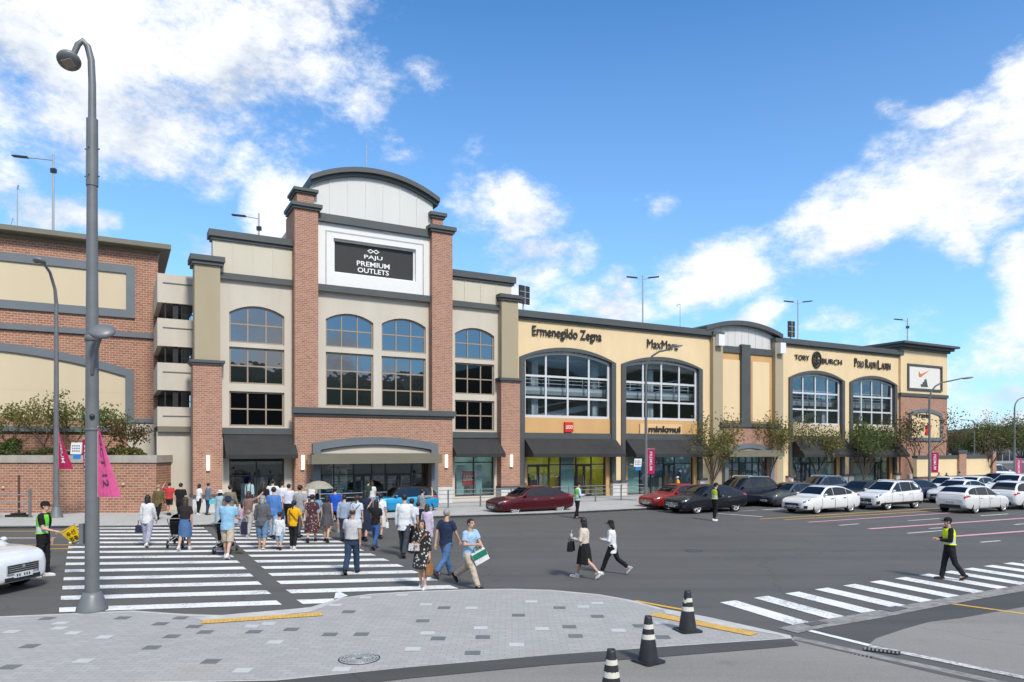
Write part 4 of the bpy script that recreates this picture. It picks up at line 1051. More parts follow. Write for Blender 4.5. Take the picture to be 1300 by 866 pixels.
# ---------------------------------------------------------------- planted terrace wall in front of it
Yt = 36.6; X1 = (198-CX)/F*Yt; zc_ = H+(HY-578)*Yt/F
tw = thing('planter_wall', 'long red brick planter wall with pale coping along the left pavement', 'wall', (X1, Yt, 0))
m = M(); m.box(-34, 0, 0, .35, B0-.05, zc_-.38); m.box(-.35, 0, .351, 3.8, B0-.05, zc_-.38); m.build('wall', K['brick_old'], tw, True)
m = M(); m.box(-34, .08, -.08, .45, zc_-.379, zc_); m.box(-.45, .08, .451, 3.8, zc_-.379, zc_); m.build('coping', K['coping'], tw)
K['soil'] = mat('soil', (.06,.045,.03), .95, var=.3)
m = M(); m.box(-34, -.46, .46, 9, zc_-.5, zc_-.12); m.build('soil', K['soil'], tw)
# ---------------------------------------------------------------- low wall at the far right end
sB0, sB1 = S(1164,4.0), S(1262,4.0)
lw_ = frame_root('boundary_wall', 'low cream walled yard with brick posts and dark coping right of the corner block', 'wall', sB0, 4.0)
U = Sub(lw_, sB0, 4.0)
zt_ = Z(1222,578,4)
m = M(); m.box(sB0, sB1, -4, -3.7, B0+.9, zt_-.25); U(m.build('wall', K['cream']))
m = M(); m.box(sB0-.05, sB1+.05, -4.1, -3.6, zt_-.249, zt_); m.box(sB0, sB1, -4.05, -3.68, B0+.75, B0+.899); U(m.build('coping', K['trim']))
m = M(); m.box(sB0, sB1, -4.02, -3.69, B0, B0+.749)
for x in (1222,): m.box(S(1218,4.2), S(1227,4.2), -4.2, -3.5, B0, Z(x,575,4.2))
m.box(sB1-.6, sB1, -4.2, -3.5, B0, zt_+.3); U(m.build('brick_post', K['brick'], None, True))
m = M(); m.box(S(1217,4.3), S(1228,4.3), -4.3, -3.4, Z(1222,575,4.2)+.001, Z(1222,571.5,4.2)); U(m.build('post_cap', K['trim']))
# ---------------------------------------------------------------- people
QUEUE = []
def remesh(m, name, mats, parent, voxel, smooth=3, post=None, extra=None, loc=None):
    o = m.build(name, mats, parent, False, False)
    r = o.modifiers.new('r','REMESH'); r.mode = 'VOXEL'; r.voxel_size = voxel; r.use_smooth_shade = True
    if smooth: s_ = o.modifiers.new('s','SMOOTH'); s_.factor = .5; s_.iterations = smooth
    QUEUE.append((o, post, extra)); return o
def flush():
    bpy.context.view_layer.update(); dg = bpy.context.evaluated_depsgraph_get()
    for o, post, extra in QUEUE:
        me = bpy.data.meshes.new_from_object(o.evaluated_get(dg))
        old = o.data; mats = list(old.materials)
        if extra is not None:
            bm = bmesh.new(); bm.from_mesh(me); e = bpy.data.meshes.new('e'); e.from_pydata(extra.v, [], extra.f)
            e.polygons.foreach_set('use_smooth', [True]*len(e.polygons)); bm.from_mesh(e); bm.to_mesh(me); bm.free(); bpy.data.meshes.remove(e)
        if not len(me.materials):
            for q in mats: me.materials.append(q)
        me.polygons.foreach_set('use_smooth', [True]*len(me.polygons))
        o.modifiers.clear(); o.data = me; me.name = o.name; bpy.data.meshes.remove(old)
        if o.name.split('.')[0] in ('shirt','trousers','dress'):      # creases in the cloth
            from mathutils import noise as mn
            nv = [v.normal.copy() for v in me.vertices]; sd_ = len(o.name)*1.7+sum(map(ord,o.name))
            for v, n_ in zip(me.vertices, nv):
                q = Vector((v.co.x*7+sd_, v.co.y*7, v.co.z*(9 if o.name[0]=='t' else 5)))
                v.co += n_*(.011*abs(mn.noise(q))+.006*mn.noise(q*2.3)+.003)
        if post: post(me)
    QUEUE.clear()
CL = {}
def cloth(c, kind=None):
    k = (tuple(c), kind)
    if k not in CL:
        m, nt, bs = nodes_of('cloth'); v = coord(nt)
        n = noise_tex(nt, v, 9, 4, .6); n2 = noise_tex(nt, coord(nt,'Object',(1,1,.35)), 16, 3, .5)
        x = mixc(nt, ramp(nt, n, 0, 1, .3, .7), tuple(q*.84 for q in c), tuple(min(1,q*1.1) for q in c))
        L(nt, x, bs.inputs['Base Color']); bs.inputs['Roughness'].default_value = .9; bs.inputs['Specular IOR Level'].default_value = .2
        bump(nt, bs, n2, .9, .03); CL[k] = m
    return CL[k]
SKIN = mat('skin', (.56,.335,.235), .55, var=.06, scale=8); SKIN2 = mat('skin_tan', (.42,.235,.155), .55, var=.06, scale=8)
EYE = mat('eye_dark', (.02,.016,.014), .3, var=0); LIP = mat('lips', (.42,.14,.12), .5, var=0)
HAIR = {'b': mat('hair_black', (.012,.011,.011), .5, var=.3, scale=20, bmp=.5, fine=90), 'd': mat('hair_brown', (.045,.026,.016), .5, var=.3, scale=20, bmp=.5, fine=90),
        'g': mat('hair_grey', (.30,.29,.27), .6, var=.25, scale=20, bmp=.5, fine=90), 'l': mat('hair_light', (.35,.24,.13), .6, var=.2, scale=20)}
WHT=(.74,.74,.74); BLK=(.016,.016,.018); NVY=(.025,.035,.075); DNM=(.075,.15,.30); DKD=(.035,.055,.10); BEI=(.50,.42,.32); GRY=(.26,.27,.29); LBL=(.34,.50,.68); LAV=(.55,.53,.66)
def V3(*a): return Vector(a)
def person(label, x, yf, yh, yaw=0, sex='m', top=WHT, sleeve='s', hem=.86, bot=('trousers',DKD,.10), hair=('short','b'), shoes=BLK, cap=None,
           step=18, ph=1, arms=('swing','swing'), z0=0., group='people on the crossing', lean=3, dress=None, vest=None, detail=False, skin=None, hmax=1.0, belt=None, near=None, wide=1.0):
    base = G(x, yf, z0); Yd = base.y + .12
    hgt = (yf-yh)*base.y/F
    child = sex == 'c'
    sc = hgt/1.735
    root = thing('person', label, 'person', (base.x*Yd/base.y, Yd, z0), R(yaw), group)
    root.scale = (sc*wide, sc*wide, sc)
    sk = skin or SKIN; f = sex == 'f'
    hip = .895; sh_z = 1.405 if not f else 1.385; shx = (.190 if not f else .165); hx = .088
    if child: hip = .80; sh_z = 1.27; shx = .165
    A = R(step)
    legs = []
    for s_, dirn in ((-1, ph), (1, -ph)):
        a = A*dirn; k = R(4) if dirn*1 > 0 else R(8+step*.9)
        hp = V3(s_*hx, 0, hip); tl = .42*hip/.895; sl = .405*hip/.895
        kn = hp + V3(s_*.005, math.sin(a), -math.cos(a))*tl
        b = a-k; an = kn + V3(0, math.sin(b), -math.cos(b))*sl
        legs.append([hp, kn, an, b])
    low = min(l[2].z for l in legs); dz = .075-low
    for l in legs:
        for i in range(3): l[i] = l[i]+V3(0,0,dz)
    hip += dz; sh_z += dz
    ln = math.tan(R(lean))
    def lp(p): return V3(p.x, p.y+max(0,p.z-hip)*ln, p.z)
    hc = lp(V3(0, .015, sh_z+.205)); hs = 1.0 if not child else 1.22
    if child: hc = hc+V3(0,0,.035)
    ARM = []
    for s_, dirn, mode in ((-1, -ph, arms[0]), (1, ph, arms[1])):
        shp = lp(V3(s_*(shx-.012), 0, sh_z-.015)); u = .285*(hip/.895)**.5; fo = .25
        a = R(step*.9+4)*dirn
        if mode == 'swing': d1 = V3(s_*.16, math.sin(a), -1); d2 = V3(s_*.03, math.sin(a)+.24, -1)
        elif mode == 'down': d1 = V3(s_*.15, -.04, -1); d2 = V3(s_*.02, .16, -1)
        elif mode == 'hold': d1 = V3(s_*.14, .30, -1); d2 = V3(-s_*.05, 1, -.25)
        elif mode == 'bent': d1 = V3(s_*.22, .12, -1); d2 = V3(-s_*.55, 1, .05)
        elif mode == 'waist': d1 = V3(s_*.45, -.05, -1); d2 = V3(-s_*.9, .65, -.12)
        elif mode == 'raise': d1 = V3(s_*.75, .55, .12); d2 = V3(-s_*.45, .35, 1)
        elif mode == 'reach': d1 = V3(s_*.35, .9, .35); d2 = V3(s_*.1, .9, .45)
        elif mode == 'front': d1 = V3(s_*.1, .75, -.75); d2 = V3(-s_*.05, 1, .12)
        elif mode == 'out': d1 = V3(s_*.35, .25, -1); d2 = V3(s_*.1, .35, -1)
        d1.normalize(); d2.normalize()
        el = shp+d1*u; wr = el+d2*fo
        ARM.append((s_, shp, el, wr, d2))
    # --- body: one skin
    m = M(); tw = .9 if f else 1
    def tors(g, z_lo=None, hipw=1.0):
        T = [(.80,.155,.110),(.90,.165,.118),(1.02,.140 if f else .150,.102),(1.16,.150 if f else .165,.112),(1.29,.168 if f else .186,.118),(1.37,.165 if f else .186,.105),(1.42,.115,.085),(1.455,.070,.068)]
        kz = hip/.895 if not child else hip/.895*.99
        out = []
        for z, rx, ry in T:
            p = lp(V3(0,0,z*kz if not child else z*kz))
            out.append((0, p.y-.005, p.z, rx*tw*(.93 if child else 1)+g, ry+g))
        return out
    m.loft(tors(-.012))
    m.cap(lp(V3(0,-.005,sh_z+.02)), .060, hc-V3(0,.02,.10*hs), .052, 10)
    m.ell(hc+V3(0,-.012,.025*hs), (.074*hs,.092*hs,.088*hs)); m.ell(hc+V3(0,.014,-.045*hs), (.058*hs,.068*hs,.078*hs))
    m.cap(hc+V3(0,.082,.012)*hs, .009, hc+V3(0,.100,-.022)*hs, .015, 8)
    for s_ in (-1,1): m.ell(hc+V3(s_*.076,-.008,-.005)*hs, (.012,.022,.032))
    fing = M()
    for s_, a, e, w, d in ARM:
        m.cap(a, .050*tw, e, .038*tw, 10); m.cap(e, .037*tw, w, .025, 10)
        side = V3(s_,0,0) - d*d.dot(V3(s_,0,0)); side.normalize(); nrm = d.cross(side)
        pc = w+d*.055
        m.cap(w+d*.01, .026, w+d*.085, .031, 8)
        for k in range(4):
            b0 = w+d*.095+nrm*(.024-.016*k); ln_ = (.062,.072,.068,.052)[k]
            k1 = b0+d*ln_*.5+side*-.006; k2 = k1+(d-side*.5).normalized()*ln_*.5
            fing.tube([b0-d*.02,b0,k1,k2], [.0085,.009,.0085,.0065], 6)
        t0 = w+d*.03+nrm*.024; t1 = t0+(d+nrm*.9).normalized()*.035; t2 = t1+(d+nrm*.2).normalized()*.028
        fing.tube([t0-nrm*.01,t0,t1,t2], [.011,.012,.011,.008], 6)
    for hp, kn, an, b in legs:
        m.cap(hp, .078, kn, .052, 10); m.cap(kn+V3(0,-.005,0), .052, kn*.6+an*.4+V3(0,-.018,0), .052, 10); m.cap(kn*.6+an*.4+V3(0,-.014,0), .049, an, .034, 10)
        m.cap(an, .034, an+V3(0,.10,-.04), .03, 8)
    def face(me, hc=hc.copy(), hs=hs):
        me.materials.clear()
        for q in (sk, EYE, LIP): me.materials.append(q)
        for p in me.polygons:
            c = (p.center-hc)/hs
            if c.y > .045:
                if abs(abs(c.x)-.031) < .016 and (abs(c.z-.012) < .0085 or (abs(c.z-.036) < .006)): p.material_index = 1
                elif abs(c.x) < .026 and abs(c.z+.058) < .009: p.material_index = 2
    remesh(m, 'body', [sk], root, .011 if detail else .0145, 2, face, fing)
    # --- clothes
    vx = .011 if detail else .0135
    topm = top if isinstance(top, bpy.types.Material) else cloth(top)
    if dress:
        dm, dz_, flare = dress
        dmm = dm if isinstance(dm, bpy.types.Material) else cloth(dm)
    m = M(); T = tors(.016)
    kz = hip/.895
    hemz = hem*kz if not dress else .86*kz
    T = [(a,b_,z,rx,ry) for (a,b_,z,rx,ry) in T if z > hemz+.03]
    t0 = T[0]; T = [(t0[0],t0[1],hemz,max(t0[3],.172*tw+.012 if not child else .16),max(t0[4],.128))] + T[:-1] + [(T[-1][0],T[-1][1],T[-1][2]-.006,T[-1][3]+.003,T[-1][4]+.003)]
    m.loft(T, 20)
    for s_, a, e, w, d in ARM:
        if sleeve == 'n': continue
        end = a+(e-a)*.68 if sleeve == 's' else None
        if sleeve == 's': m.cap(a+V3(-s_*.01,0,-.004), .069*tw, a+(e-a)*.35, .066*tw, 12); m.tube([a, a+(e-a)*.35, end], [.066*tw,.066*tw,.066*tw], 12)
        else: m.cap(a+V3(-s_*.01,0,-.004), .069*tw, e, .054*tw, 12); m.tube([e+(a-e)*.05, e, e+(w-e)*.55 if sleeve=='3' else e+(w-e)*.97], [.050,.052*tw,.042], 12)
    remesh(m, 'dress' if dress else 'shirt', [dmm if dress else topm], root, vx, 2)
    if dress:
        skirt(root, hip, dz_*kz, flare, dmm, ph, step, .95, 'skirt')
    elif bot[0] in ('trousers','shorts'):
        m = M(); bm_ = bot[1]; kk = kz
        p0 = lp(V3(0,0,hip+.10)); m.loft([(0,-.004,hip-.13,.14*tw+.02,.105),(0,-.004,hip-.02,.168*tw+.012,.128),(0,p0.y-.004,hip+.11,.148*tw+.01,.115)], 20)
        hz = bot[2]; loose = bot[3] if len(bot) > 3 else 1.
        for hp, kn, an, b in legs:
            if bot[0] == 'shorts': 
                e = hp+(kn-hp)*min(1.,hz); m.tube([hp+V3(0,0,.02), hp, e], [.085,.098,.084*loose], 14)
                if hz > 1: e2 = kn+(an-kn)*(hz-1); m.tube([hp,kn,e2], [.09,.075*loose,.068*loose], 14)
            else:
                e = kn+(an-kn)*(1-hz*.6); m.tube([hp+V3(0,0,.02), hp, hp*.5+kn*.5, kn, kn*.5+an*.5+V3(0,-.008,0), e], [.085,.096,.086*loose,.068*loose,.064*loose,.056*loose], 14)
        remesh(m, 'trousers', [bm_ if isinstance(bm_, bpy.types.Material) else cloth(bm_)], root, vx, 2)
    elif bot[0] == 'skirt':
        skirt(root, hip, bot[2]*kz, bot[3], cloth(bot[1]), ph, step, 1.02, 'skirt')
    if belt is not None:
        m = M(); z_ = hemz-.0; m.loft([(0,-.004,z_-.035,.186*tw,.140),(0,-.004,z_+.0,.188*tw,.142)], 20); m.build('belt', cloth(belt), root)
    if vest is not None:
        m = M(); T2 = [(a,b_,z,rx+.018,ry+.018) for (a,b_,z,rx,ry) in T[:-1]]; T2[0] = (T2[0][0],T2[0][1],hip+.10,T2[0][3]+.006,T2[0][4]+.006)
        T2 = [t for t in T2 if t[2] >= hip+.10]
        T2.append((0,T[-1][1],sh_z+.028,.115*tw,.085))
        n = 24; vs = []
        for (cx,cy,z,rx,ry) in T2:
            for k in range(n): t = 2*math.pi*k/n; vs.append((cx+rx*math.cos(t),cy+ry*math.sin(t),z))
        fs = []; mi = []
        mm = M(); base_o = len(mm.v)
        for i in range(len(T2)-1):
            for k in range(n):
                tm = (k+.5)/n*360
                side_ = min(abs(tm-0),abs(tm-180),abs(tm-360)); frontgap = abs(tm-90) < 12
                if vest[1] == 'open' and abs(tm-90) < 20: continue
                if T2[i][2] > sh_z-.14 and side_ < 15: continue
                c0 = 1 if i == 1 else 0
                mm.add([vs[i*n+k],vs[i*n+(k+1)%n],vs[(i+1)*n+(k+1)%n],vs[(i+1)*n+k]], [(0,1,2,3)], c0, True)
        mm.build('vest', [cloth(vest[0]), cloth((.62,.64,.60))], root)
    # --- hair
    hm = M(); st, hcx = hair
    def scalp(r, front, low, back=-.02, nape=-.07):
        vs = []; n, q = 22, 14
        for i in range(q+1):
            ph_ = math.pi*i/q
            for k in range(n):
                t = 2*math.pi*k/n
                vs.append(V3(r[0]*math.sin(ph_)*math.cos(t), back+r[1]*math.sin(ph_)*math.sin(t), .026+r[2]*math.cos(ph_)))
        fs = []
        for i in range(q):
            for k in range(n):
                ids = (i*n+k, i*n+(k+1)%n, (i+1)*n+(k+1)%n, (i+1)*n+k); c = sum((vs[j] for j in ids), V3(0,0,0))/4
                lim = front if c.y > .03 else (low if c.y > -.03 else nape)
                if c.z > lim: fs.append(ids)
        hm.add([hc+v*hs for v in vs], fs, 0, True)
    if st == 'short': scalp((.084,.100,.096), .062, .0, -.014, -.075)
    elif st == 'bald': scalp((.079,.094,.088), .2, .2, -.016, -.08); 
    elif st in ('long','bob','pony','bun'): scalp((.090,.104,.102), .060, -.05, -.016, -.11)
    if st == 'bald': hm = M(); scalp((.082,.098,.070), .2, -.02, -.016, -.06)
    if st in ('long','bob'):
        dn = {'long': .30, 'bob': .13}[st]
        hm.cap(hc+V3(0,-.055,-.03)*hs, .075*hs, hc+V3(0,-.075,-dn), .066 if st == 'long' else .06, 12)
        for s_ in (-1,1): hm.cap(hc+V3(s_*.066,-.018,-.02)*hs, .030, hc+V3(s_*.074,-.035,-dn*.75), .026, 8)
    if st == 'pony': hm.cap(hc+V3(0,-.11,.03), .03, hc+V3(0,-.13,-.17), .022, 8)
    if st == 'bun': hm.ell(hc+V3(0,-.10,.07), (.04,.04,.04))
    hm.build('hair', HAIR[hcx], root, False, False)
    if cap is not None:
        m = M(); cm_ = cloth(cap[0]); vs = []
        prof = [(.0,.128),(.045,.122),(.078,.098),(.094,.062),(.097,.030)]
        n = 18; P = []
        for r_, z in prof:
            for k in range(n): t = 2*math.pi*k/n; P.append(hc+V3(r_*.95*math.cos(t), -.012+r_*1.1*math.sin(t), z)*hs)
        m.add(P, [(i*n+k,i*n+(k+1)%n,(i+1)*n+(k+1)%n,(i+1)*n+k) for i in range(len(prof)-1) for k in range(n)], 0, True)
        if cap[1] == 'brim':
            o_ = [hc+V3(x_*.075, .085+y_*.085, .036-(y_*.018)-abs(x_)**2*.012)*hs for x_, y_ in ((-1,0),(-.85,.55),(-.45,.92),(0,1),(.45,.92),(.85,.55),(1,0))]
            m.add(o_+[p+V3(0,0,.008) for p in o_], [tuple(range(7)), tuple(range(13,6,-1))]+[(i,i+1,8+i,7+i) for i in range(6)], 0, True)
        else:
            P = [hc+V3(r_*math.cos(2*math.pi*k/n), -.012+r_*1.08*math.sin(2*math.pi*k/n), z)*hs for r_, z in ((.097,.032),(.155,.006),(.155,.0)) for k in range(n)]
            m.add(P, [(i*n+k,i*n+(k+1)%n,(i+1)*n+(k+1)%n,(i+1)*n+k) for i in range(2) for k in range(n)], 0, True)
        m.build('hat', cm_, root, False, False)
    for i, (hp, kn, an, b) in enumerate(legs):
        m = M(); pit = b*.9
        if an.z < .12: pit = max(-.25, min(.1, pit))
        rot = Matrix.Rotation(pit, 3, 'X')
        def q(v): return an + rot @ v
        m.cap(q(V3(0,-.045,-.032)), .044, q(V3(0,.10,-.046)), .040, 10); m.cap(q(V3(0,.10,-.046)), .040, q(V3(0,.155,-.050)), .030, 10); m.cap(q(V3(0,-.02,-.02)), .046, q(V3(0,-.01,.02)), .045, 8)
        vs_ = [q(V3(x_,y_,z_)) for z_ in (-.075,-.058) for x_, y_ in ((-.036,-.085),(.036,-.085),(.042,.09),(.025,.185),(-.025,.185),(-.042,.09))]
        m.add(vs_, [tuple(range(5,-1,-1)), tuple(range(6,12))]+[(k,(k+1)%6,6+(k+1)%6,6+k) for k in range(6)], 1)
        m.build('shoe', [cloth(shoes), cloth(WHT if sum(shoes) > .5 else (.06,.06,.06))], root, False, True)
    root['_arm'] = [list(ARM[0][3]+ARM[0][4]*.07), list(ARM[1][3]+ARM[1][4]*.07)]
    root['_sh'] = [list(ARM[0][1]), list(ARM[1][1])]; root['_hip'] = hip
    return root
def skirt(root, hip, hemz, flare, mt, ph, step, ztop, name):
    m = M(); n = 36; secs = 9; vs = []
    zt = hip+.12
    for i in range(secs):
        t = i/(secs-1); z = zt+(hemz-zt)*t
        rx = .148+.035*min(1,t*3)+flare*t; ry = .118+.03*min(1,t*3)+flare*t+.10*t*math.sin(R(step))
        for k in range(n):
            a = 2*math.pi*k/n; w = 1+.06*t*math.sin(a*7+t*1.5)+.03*t*math.sin(a*11)
            vs.append((rx*w*math.cos(a), -.004+ry*w*math.sin(a), z+.012*t*math.sin(a*3)))
    m.add(vs, [(i*n+k,i*n+(k+1)%n,(i+1)*n+(k+1)%n,(i+1)*n+k) for i in range(secs-1) for k in range(n)], 0, True)
    m.add(vs[:n], [tuple(range(n))], 0)
    m.build(name, mt, root, False, True)
def hand(p, i):
    bpy.context.view_layer.update()
    return p.matrix_world @ Vector(p['_arm'][i])
FLORAL = pattern('floral_black', 'spot', (.018,.018,.02), (.55,.55,.52), 13); FLORAL2 = pattern('floral_maroon', 'spot', (.06,.022,.028), (.42,.30,.28), 14)
PLAID = pattern('plaid_olive', 'plaid', (.20,.15,.045), (.035,.028,.015), 7); CHECK = pattern('check_grey', 'plaid', (.36,.37,.38), (.22,.23,.24), 14)
TP = 'trousers'
P = {}
# front right of the crossing
P['floral'] = person('woman in a black floral dress with tan strap bag walking towards the plaza', 536, 748.6, 659, 172, 'f', dress=(FLORAL,.52,.05), sleeve='3', hair=('bob','d'), shoes=WHT, step=9, ph=1, arms=('down','bent'), detail=True)
P['blueman'] = person('man in light blue short-sleeved shirt and beige trousers striding with a shopping bag', 596, 747, 654.5, -128, 'm', top=LBL, bot=(TP,BEI,.05,1.12), hem=.80, hair=('short','b'), step=27, ph=-1, arms=('swing','bent'), detail=True)
P['navy'] = person('grey-haired man in navy polo and blue jeans walking behind the light blue shirt man', 566, 734, 644, -35, 'm', top=NVY, bot=(TP,DNM,.05,1.05), hair=('short','g'), shoes=(.05,.05,.05), step=22, ph=1, arms=('swing','swing'), detail=True, belt=(.08,.05,.03))
P['bald'] = person('balding man in pale grey polo and navy trousers walking up the right crossing block', 447, 729.5, 645.5, -4, 'm', top=(.50,.50,.51), bot=(TP,(.03,.055,.10),.03,1.12), hem=.93, hair=('bald','d'), step=13, ph=-1, arms=('swing','swing'), detail=True, belt=(.02,.02,.02), skin=SKIN2)
P['whiteman'] = person('young man in loose white long-sleeved shirt and dark trousers seen from behind', 513, 708, 626.5, -12, 'm', top=(.70,.71,.72), sleeve='l', hem=.74, bot=(TP,(.05,.055,.07),.05), step=12, ph=1, arms=('down','swing'), detail=True, shoes=BLK)
P['lavpartner'] = person('dark-haired person in pale lavender top beside the man in loose white shirt', 522.5, 702, 632, -8, 'f', top=(.60,.62,.74), bot=(TP,BLK,.1), hair=('short','b'), step=8, arms=('down','down'))
P['blackboy'] = person('boy in black top between the white shirt and the lavender cardigan', 530.5, 693, 637.5, -5, 'm', top=BLK, bot=(TP,BLK,.1), step=8, arms=('down','down'))
P['lavender'] = person('long-haired woman in lavender cardigan next to the grey-haired man', 542, 701, 639.5, -10, 'f', top=(.56,.48,.62), sleeve='l', bot=('skirt',(.45,.40,.5),.55,.04), hair=('long','d'), step=6, arms=('down','down'))
P['greyraise'] = person('man in grey t-shirt lifting one arm beside the blue car', 535.5, 676, 620.5, -40, 'm', top=(.27,.29,.31), bot=(TP,DKD,.1), step=4, arms=('down','raise'))
# couple on the open road
P['cream'] = person('woman in cream jacket and long black skirt with a cold drink crossing the open road', 742, 735.5, 654.5, 68, 'f', top=(.62,.55,.47), sleeve='l', hem=.90, bot=('skirt',BLK,.42,.03), hair=('long','b'), shoes=WHT, step=20, ph=-1, arms=('bent','waist'), group='people crossing the open road', detail=True)
P['capwoman'] = person('woman in white shirt, black cap and black leggings crossing the open road', 777, 730.5, 657.5, 72, 'f', top=(.72,.73,.74), sleeve='l', hem=.70, bot=(TP,BLK,.24,.98), hair=('bob','b'), cap=(BLK,'brim'), shoes=(.42,.42,.43), step=24, ph=1, arms=('bent','bent'), group='people crossing the open road', detail=True)
# traffic marshals
GV = (.16,.62,.05); YV = (.74,.86,.03)
P['lguard'] = person('traffic marshal in green vest and black cap holding a yellow flag beside the white car', 55, 733, 636.5, -84, 'm', top=BLK, bot=(TP,BLK,.06), cap=(BLK,'brim'), shoes=WHT, step=5, ph=1, arms=('down','hold'), vest=(GV,'open'), group='traffic marshals', detail=True, wide=.94)
P['rguard'] = person('traffic marshal in yellow-green vest and black cap walking over the right crossing', 1205.5, 737.5, 656.5, 78, 'm', top=BLK, sleeve='l', bot=(TP,(.022,.022,.028),.06,1.0), hem=.78, cap=(BLK,'brim'), shoes=(.03,.03,.03), step=14, ph=-1, arms=('bent','bent'), vest=(YV,'shut'), group='traffic marshals', detail=True)
P['mguard'] = person('traffic marshal in light blue sleeves and green vest behind the maroon sedan', 733, 658.5, 612.5, -75, 'm', top=(.50,.62,.72), sleeve='l', bot=(TP,BLK,.06), cap=(BLK,'brim'), step=4, arms=('down','bent'), vest=(GV,'open'), group='traffic marshals')
P['cguard'] = person('traffic marshal in black with yellow vest standing before the dark sedan', 908, 661.5, 613, -72, 'm', top=BLK, sleeve='l', bot=(TP,BLK,.06), cap=(BLK,'brim'), shoes=WHT, step=3, arms=('down','bent'), vest=((.50,.62,.05),'shut'), group='traffic marshals')
# left crossing block
P['wtop'] = person('long-haired woman in white blouse and grey trousers with dark shoulder bag', 187, 695, 627.3, 8, 'f', top=(.68,.68,.68), sleeve='l', hem=.78, bot=(TP,(.36,.37,.46),.22,1.15), hair=('long','b'), shoes=(.66,.62,.55), step=12, ph=1, arms=('down','swing'), detail=True)
P['plaid'] = person('person in olive plaid shirt and dark trousers behind the white blouse woman', 200.5, 664.5, 615, -12, 'm', top=PLAID, sleeve='l', hem=.72, bot=(TP,BLK,.12), hair=('short','l'), step=10, arms=('swing','swing'))
P['red'] = person('person in red t-shirt and black shorts with a hand at the face', 215, 654.5, 612.5, 10, 'm', top=(.50,.05,.05), bot=('shorts',BLK,.8), hair=('short','b'), step=9, arms=('raise','down'), z0=WALK)
P['blackman'] = person('tall man in black t-shirt walking in front of the stroller woman', 229, 664, 613, -4, 'm', top=BLK, bot=(TP,BLK,.1), step=8, arms=('down','down'))
P['denim'] = person('woman in black top and blue denim skirt pushing a stroller', 235, 699.5, 630, 8, 'f', top=(.03,.024,.026), hem=.93, bot=('skirt',DNM,.44,.015), hair=('long','d'), shoes=(.6,.6,.58), step=14, ph=-1, arms=('hold','down'), detail=True)
P['wtee'] = person('woman in white t-shirt and black leggings standing by the brick pier', 252.5, 653.8, 614, -30, 'f', top=WHT, hem=.76, bot=(TP,BLK,.1,.97), hair=('bob','b'), shoes=WHT, step=3, arms=('down','down'), z0=WALK, group='people by the entrance')
P['bluejk'] = person('man in slate blue shirt and dark jeans standing by the brick pier', 264, 654, 613.4, -40, 'm', top=(.14,.17,.24), sleeve='l', hem=.80, bot=(TP,DKD,.06), step=3, arms=('down','down'), z0=WALK, group='people by the entrance')
P['hatgirl'] = person('person in white hat and pale blue long dress at the kerb', 279, 672, 621.5, -5, 'f', dress=((.34,.46,.52),.28,.03), sleeve='l', cap=((.72,.70,.66),'hat'), hair=('bob','b'), shoes=WHT, step=6, arms=('down','down'))
P['khaki'] = person('man in khaki brown jacket above the light blue shirt and navy cap', 291.5, 673, 615.5, -12, 'm', top=(.20,.175,.135), sleeve='l', hem=.78, bot=(TP,(.25,.22,.18),.1), step=10, arms=('swing','swing'))
P['navycap'] = person('man in light blue shirt, navy cap and beige shorts pushing a black stroller', 289, 710, 629.5, 3, 'm', top=(.27,.48,.66), hem=.80, bot=('shorts',BEI,1.06,1.1), cap=(NVY,'back'), hair=('short','b'), shoes=WHT, step=11, ph=1, arms=('hold','hold'), detail=True)
P['backpack'] = person('man in pale blue shirt with dark backpack straps at the shop door', 316.5, 647, 609, 5, 'm', top=(.42,.56,.64), sleeve='l', bot=(TP,DKD,.1), step=3, arms=('down','down'), z0=WALK, group='people by the entrance')
P['brownbag'] = person('woman in dusty brown top and grey trousers with a red bag, arm pointing ahead', 315.5, 682, 623, -6, 'f', top=(.22,.14,.12), hem=.86, bot=(TP,(.40,.37,.34),.08,1.1), hair=('bob','d'), shoes=(.3,.3,.3), step=9, arms=('down','reach'))
P['child'] = person('small child in lavender dress beside the red bag woman', 307.5, 678, 636, 0, 'c', dress=((.42,.38,.47),.45,.05), sleeve='s', hair=('bob','b'), shoes=WHT, step=6, arms=('down','down'))
# right crossing block
P['greyhair'] = person('grey-haired woman in charcoal cardigan and denim capri trousers', 333, 697.5, 628.4, 5, 'f', top=(.115,.115,.125), sleeve='3', hem=.74, bot=('shorts',(.13,.22,.34),1.35,1.05), hair=('bob','g'), shoes=(.35,.25,.18), step=7, ph=1, arms=('down','down'), detail=True, wide=1.12)
P['boy'] = person('small boy in white and navy raglan shirt and blue shorts', 354.8, 699, 648, 2, 'c', top=(.66,.67,.68), sleeve='l', hem=.70, bot=('shorts',(.28,.38,.48),1.2), hair=('short','b'), shoes=BLK, step=8, arms=('down','down'))
P['yellow'] = person('woman in mustard yellow t-shirt and black trousers with thin black strap', 372.8, 698, 634.7, -4, 'f', top=(.74,.38,.012), hem=.82, bot=(TP,BLK,.18,.98), hair=('pony','b'), shoes=(.6,.5,.42), step=6, ph=1, arms=('down','out'), detail=True)
P['denimman'] = person('man in mid blue denim shirt with collar, in the middle of the crowd', 347, 684, 618, 0, 'm', top=(.085,.20,.48), sleeve='l', hem=.78, bot=(TP,(.30,.38,.5),.06), step=8, arms=('down','down'))
P['brownhair'] = person('woman with dark brown hair and black top near the shop window', 334.5, 668, 611, 0, 'f', top=BLK, bot=(TP,BLK,.1), hair=('long','d'), step=6, arms=('down','down'))
P['white1'] = person('man in plain white shirt directly below the shop window', 346, 662, 608.6, 4, 'm', top=(.70,.71,.74), hem=.82, bot=(TP,BLK,.1), step=6, arms=('down','down'))
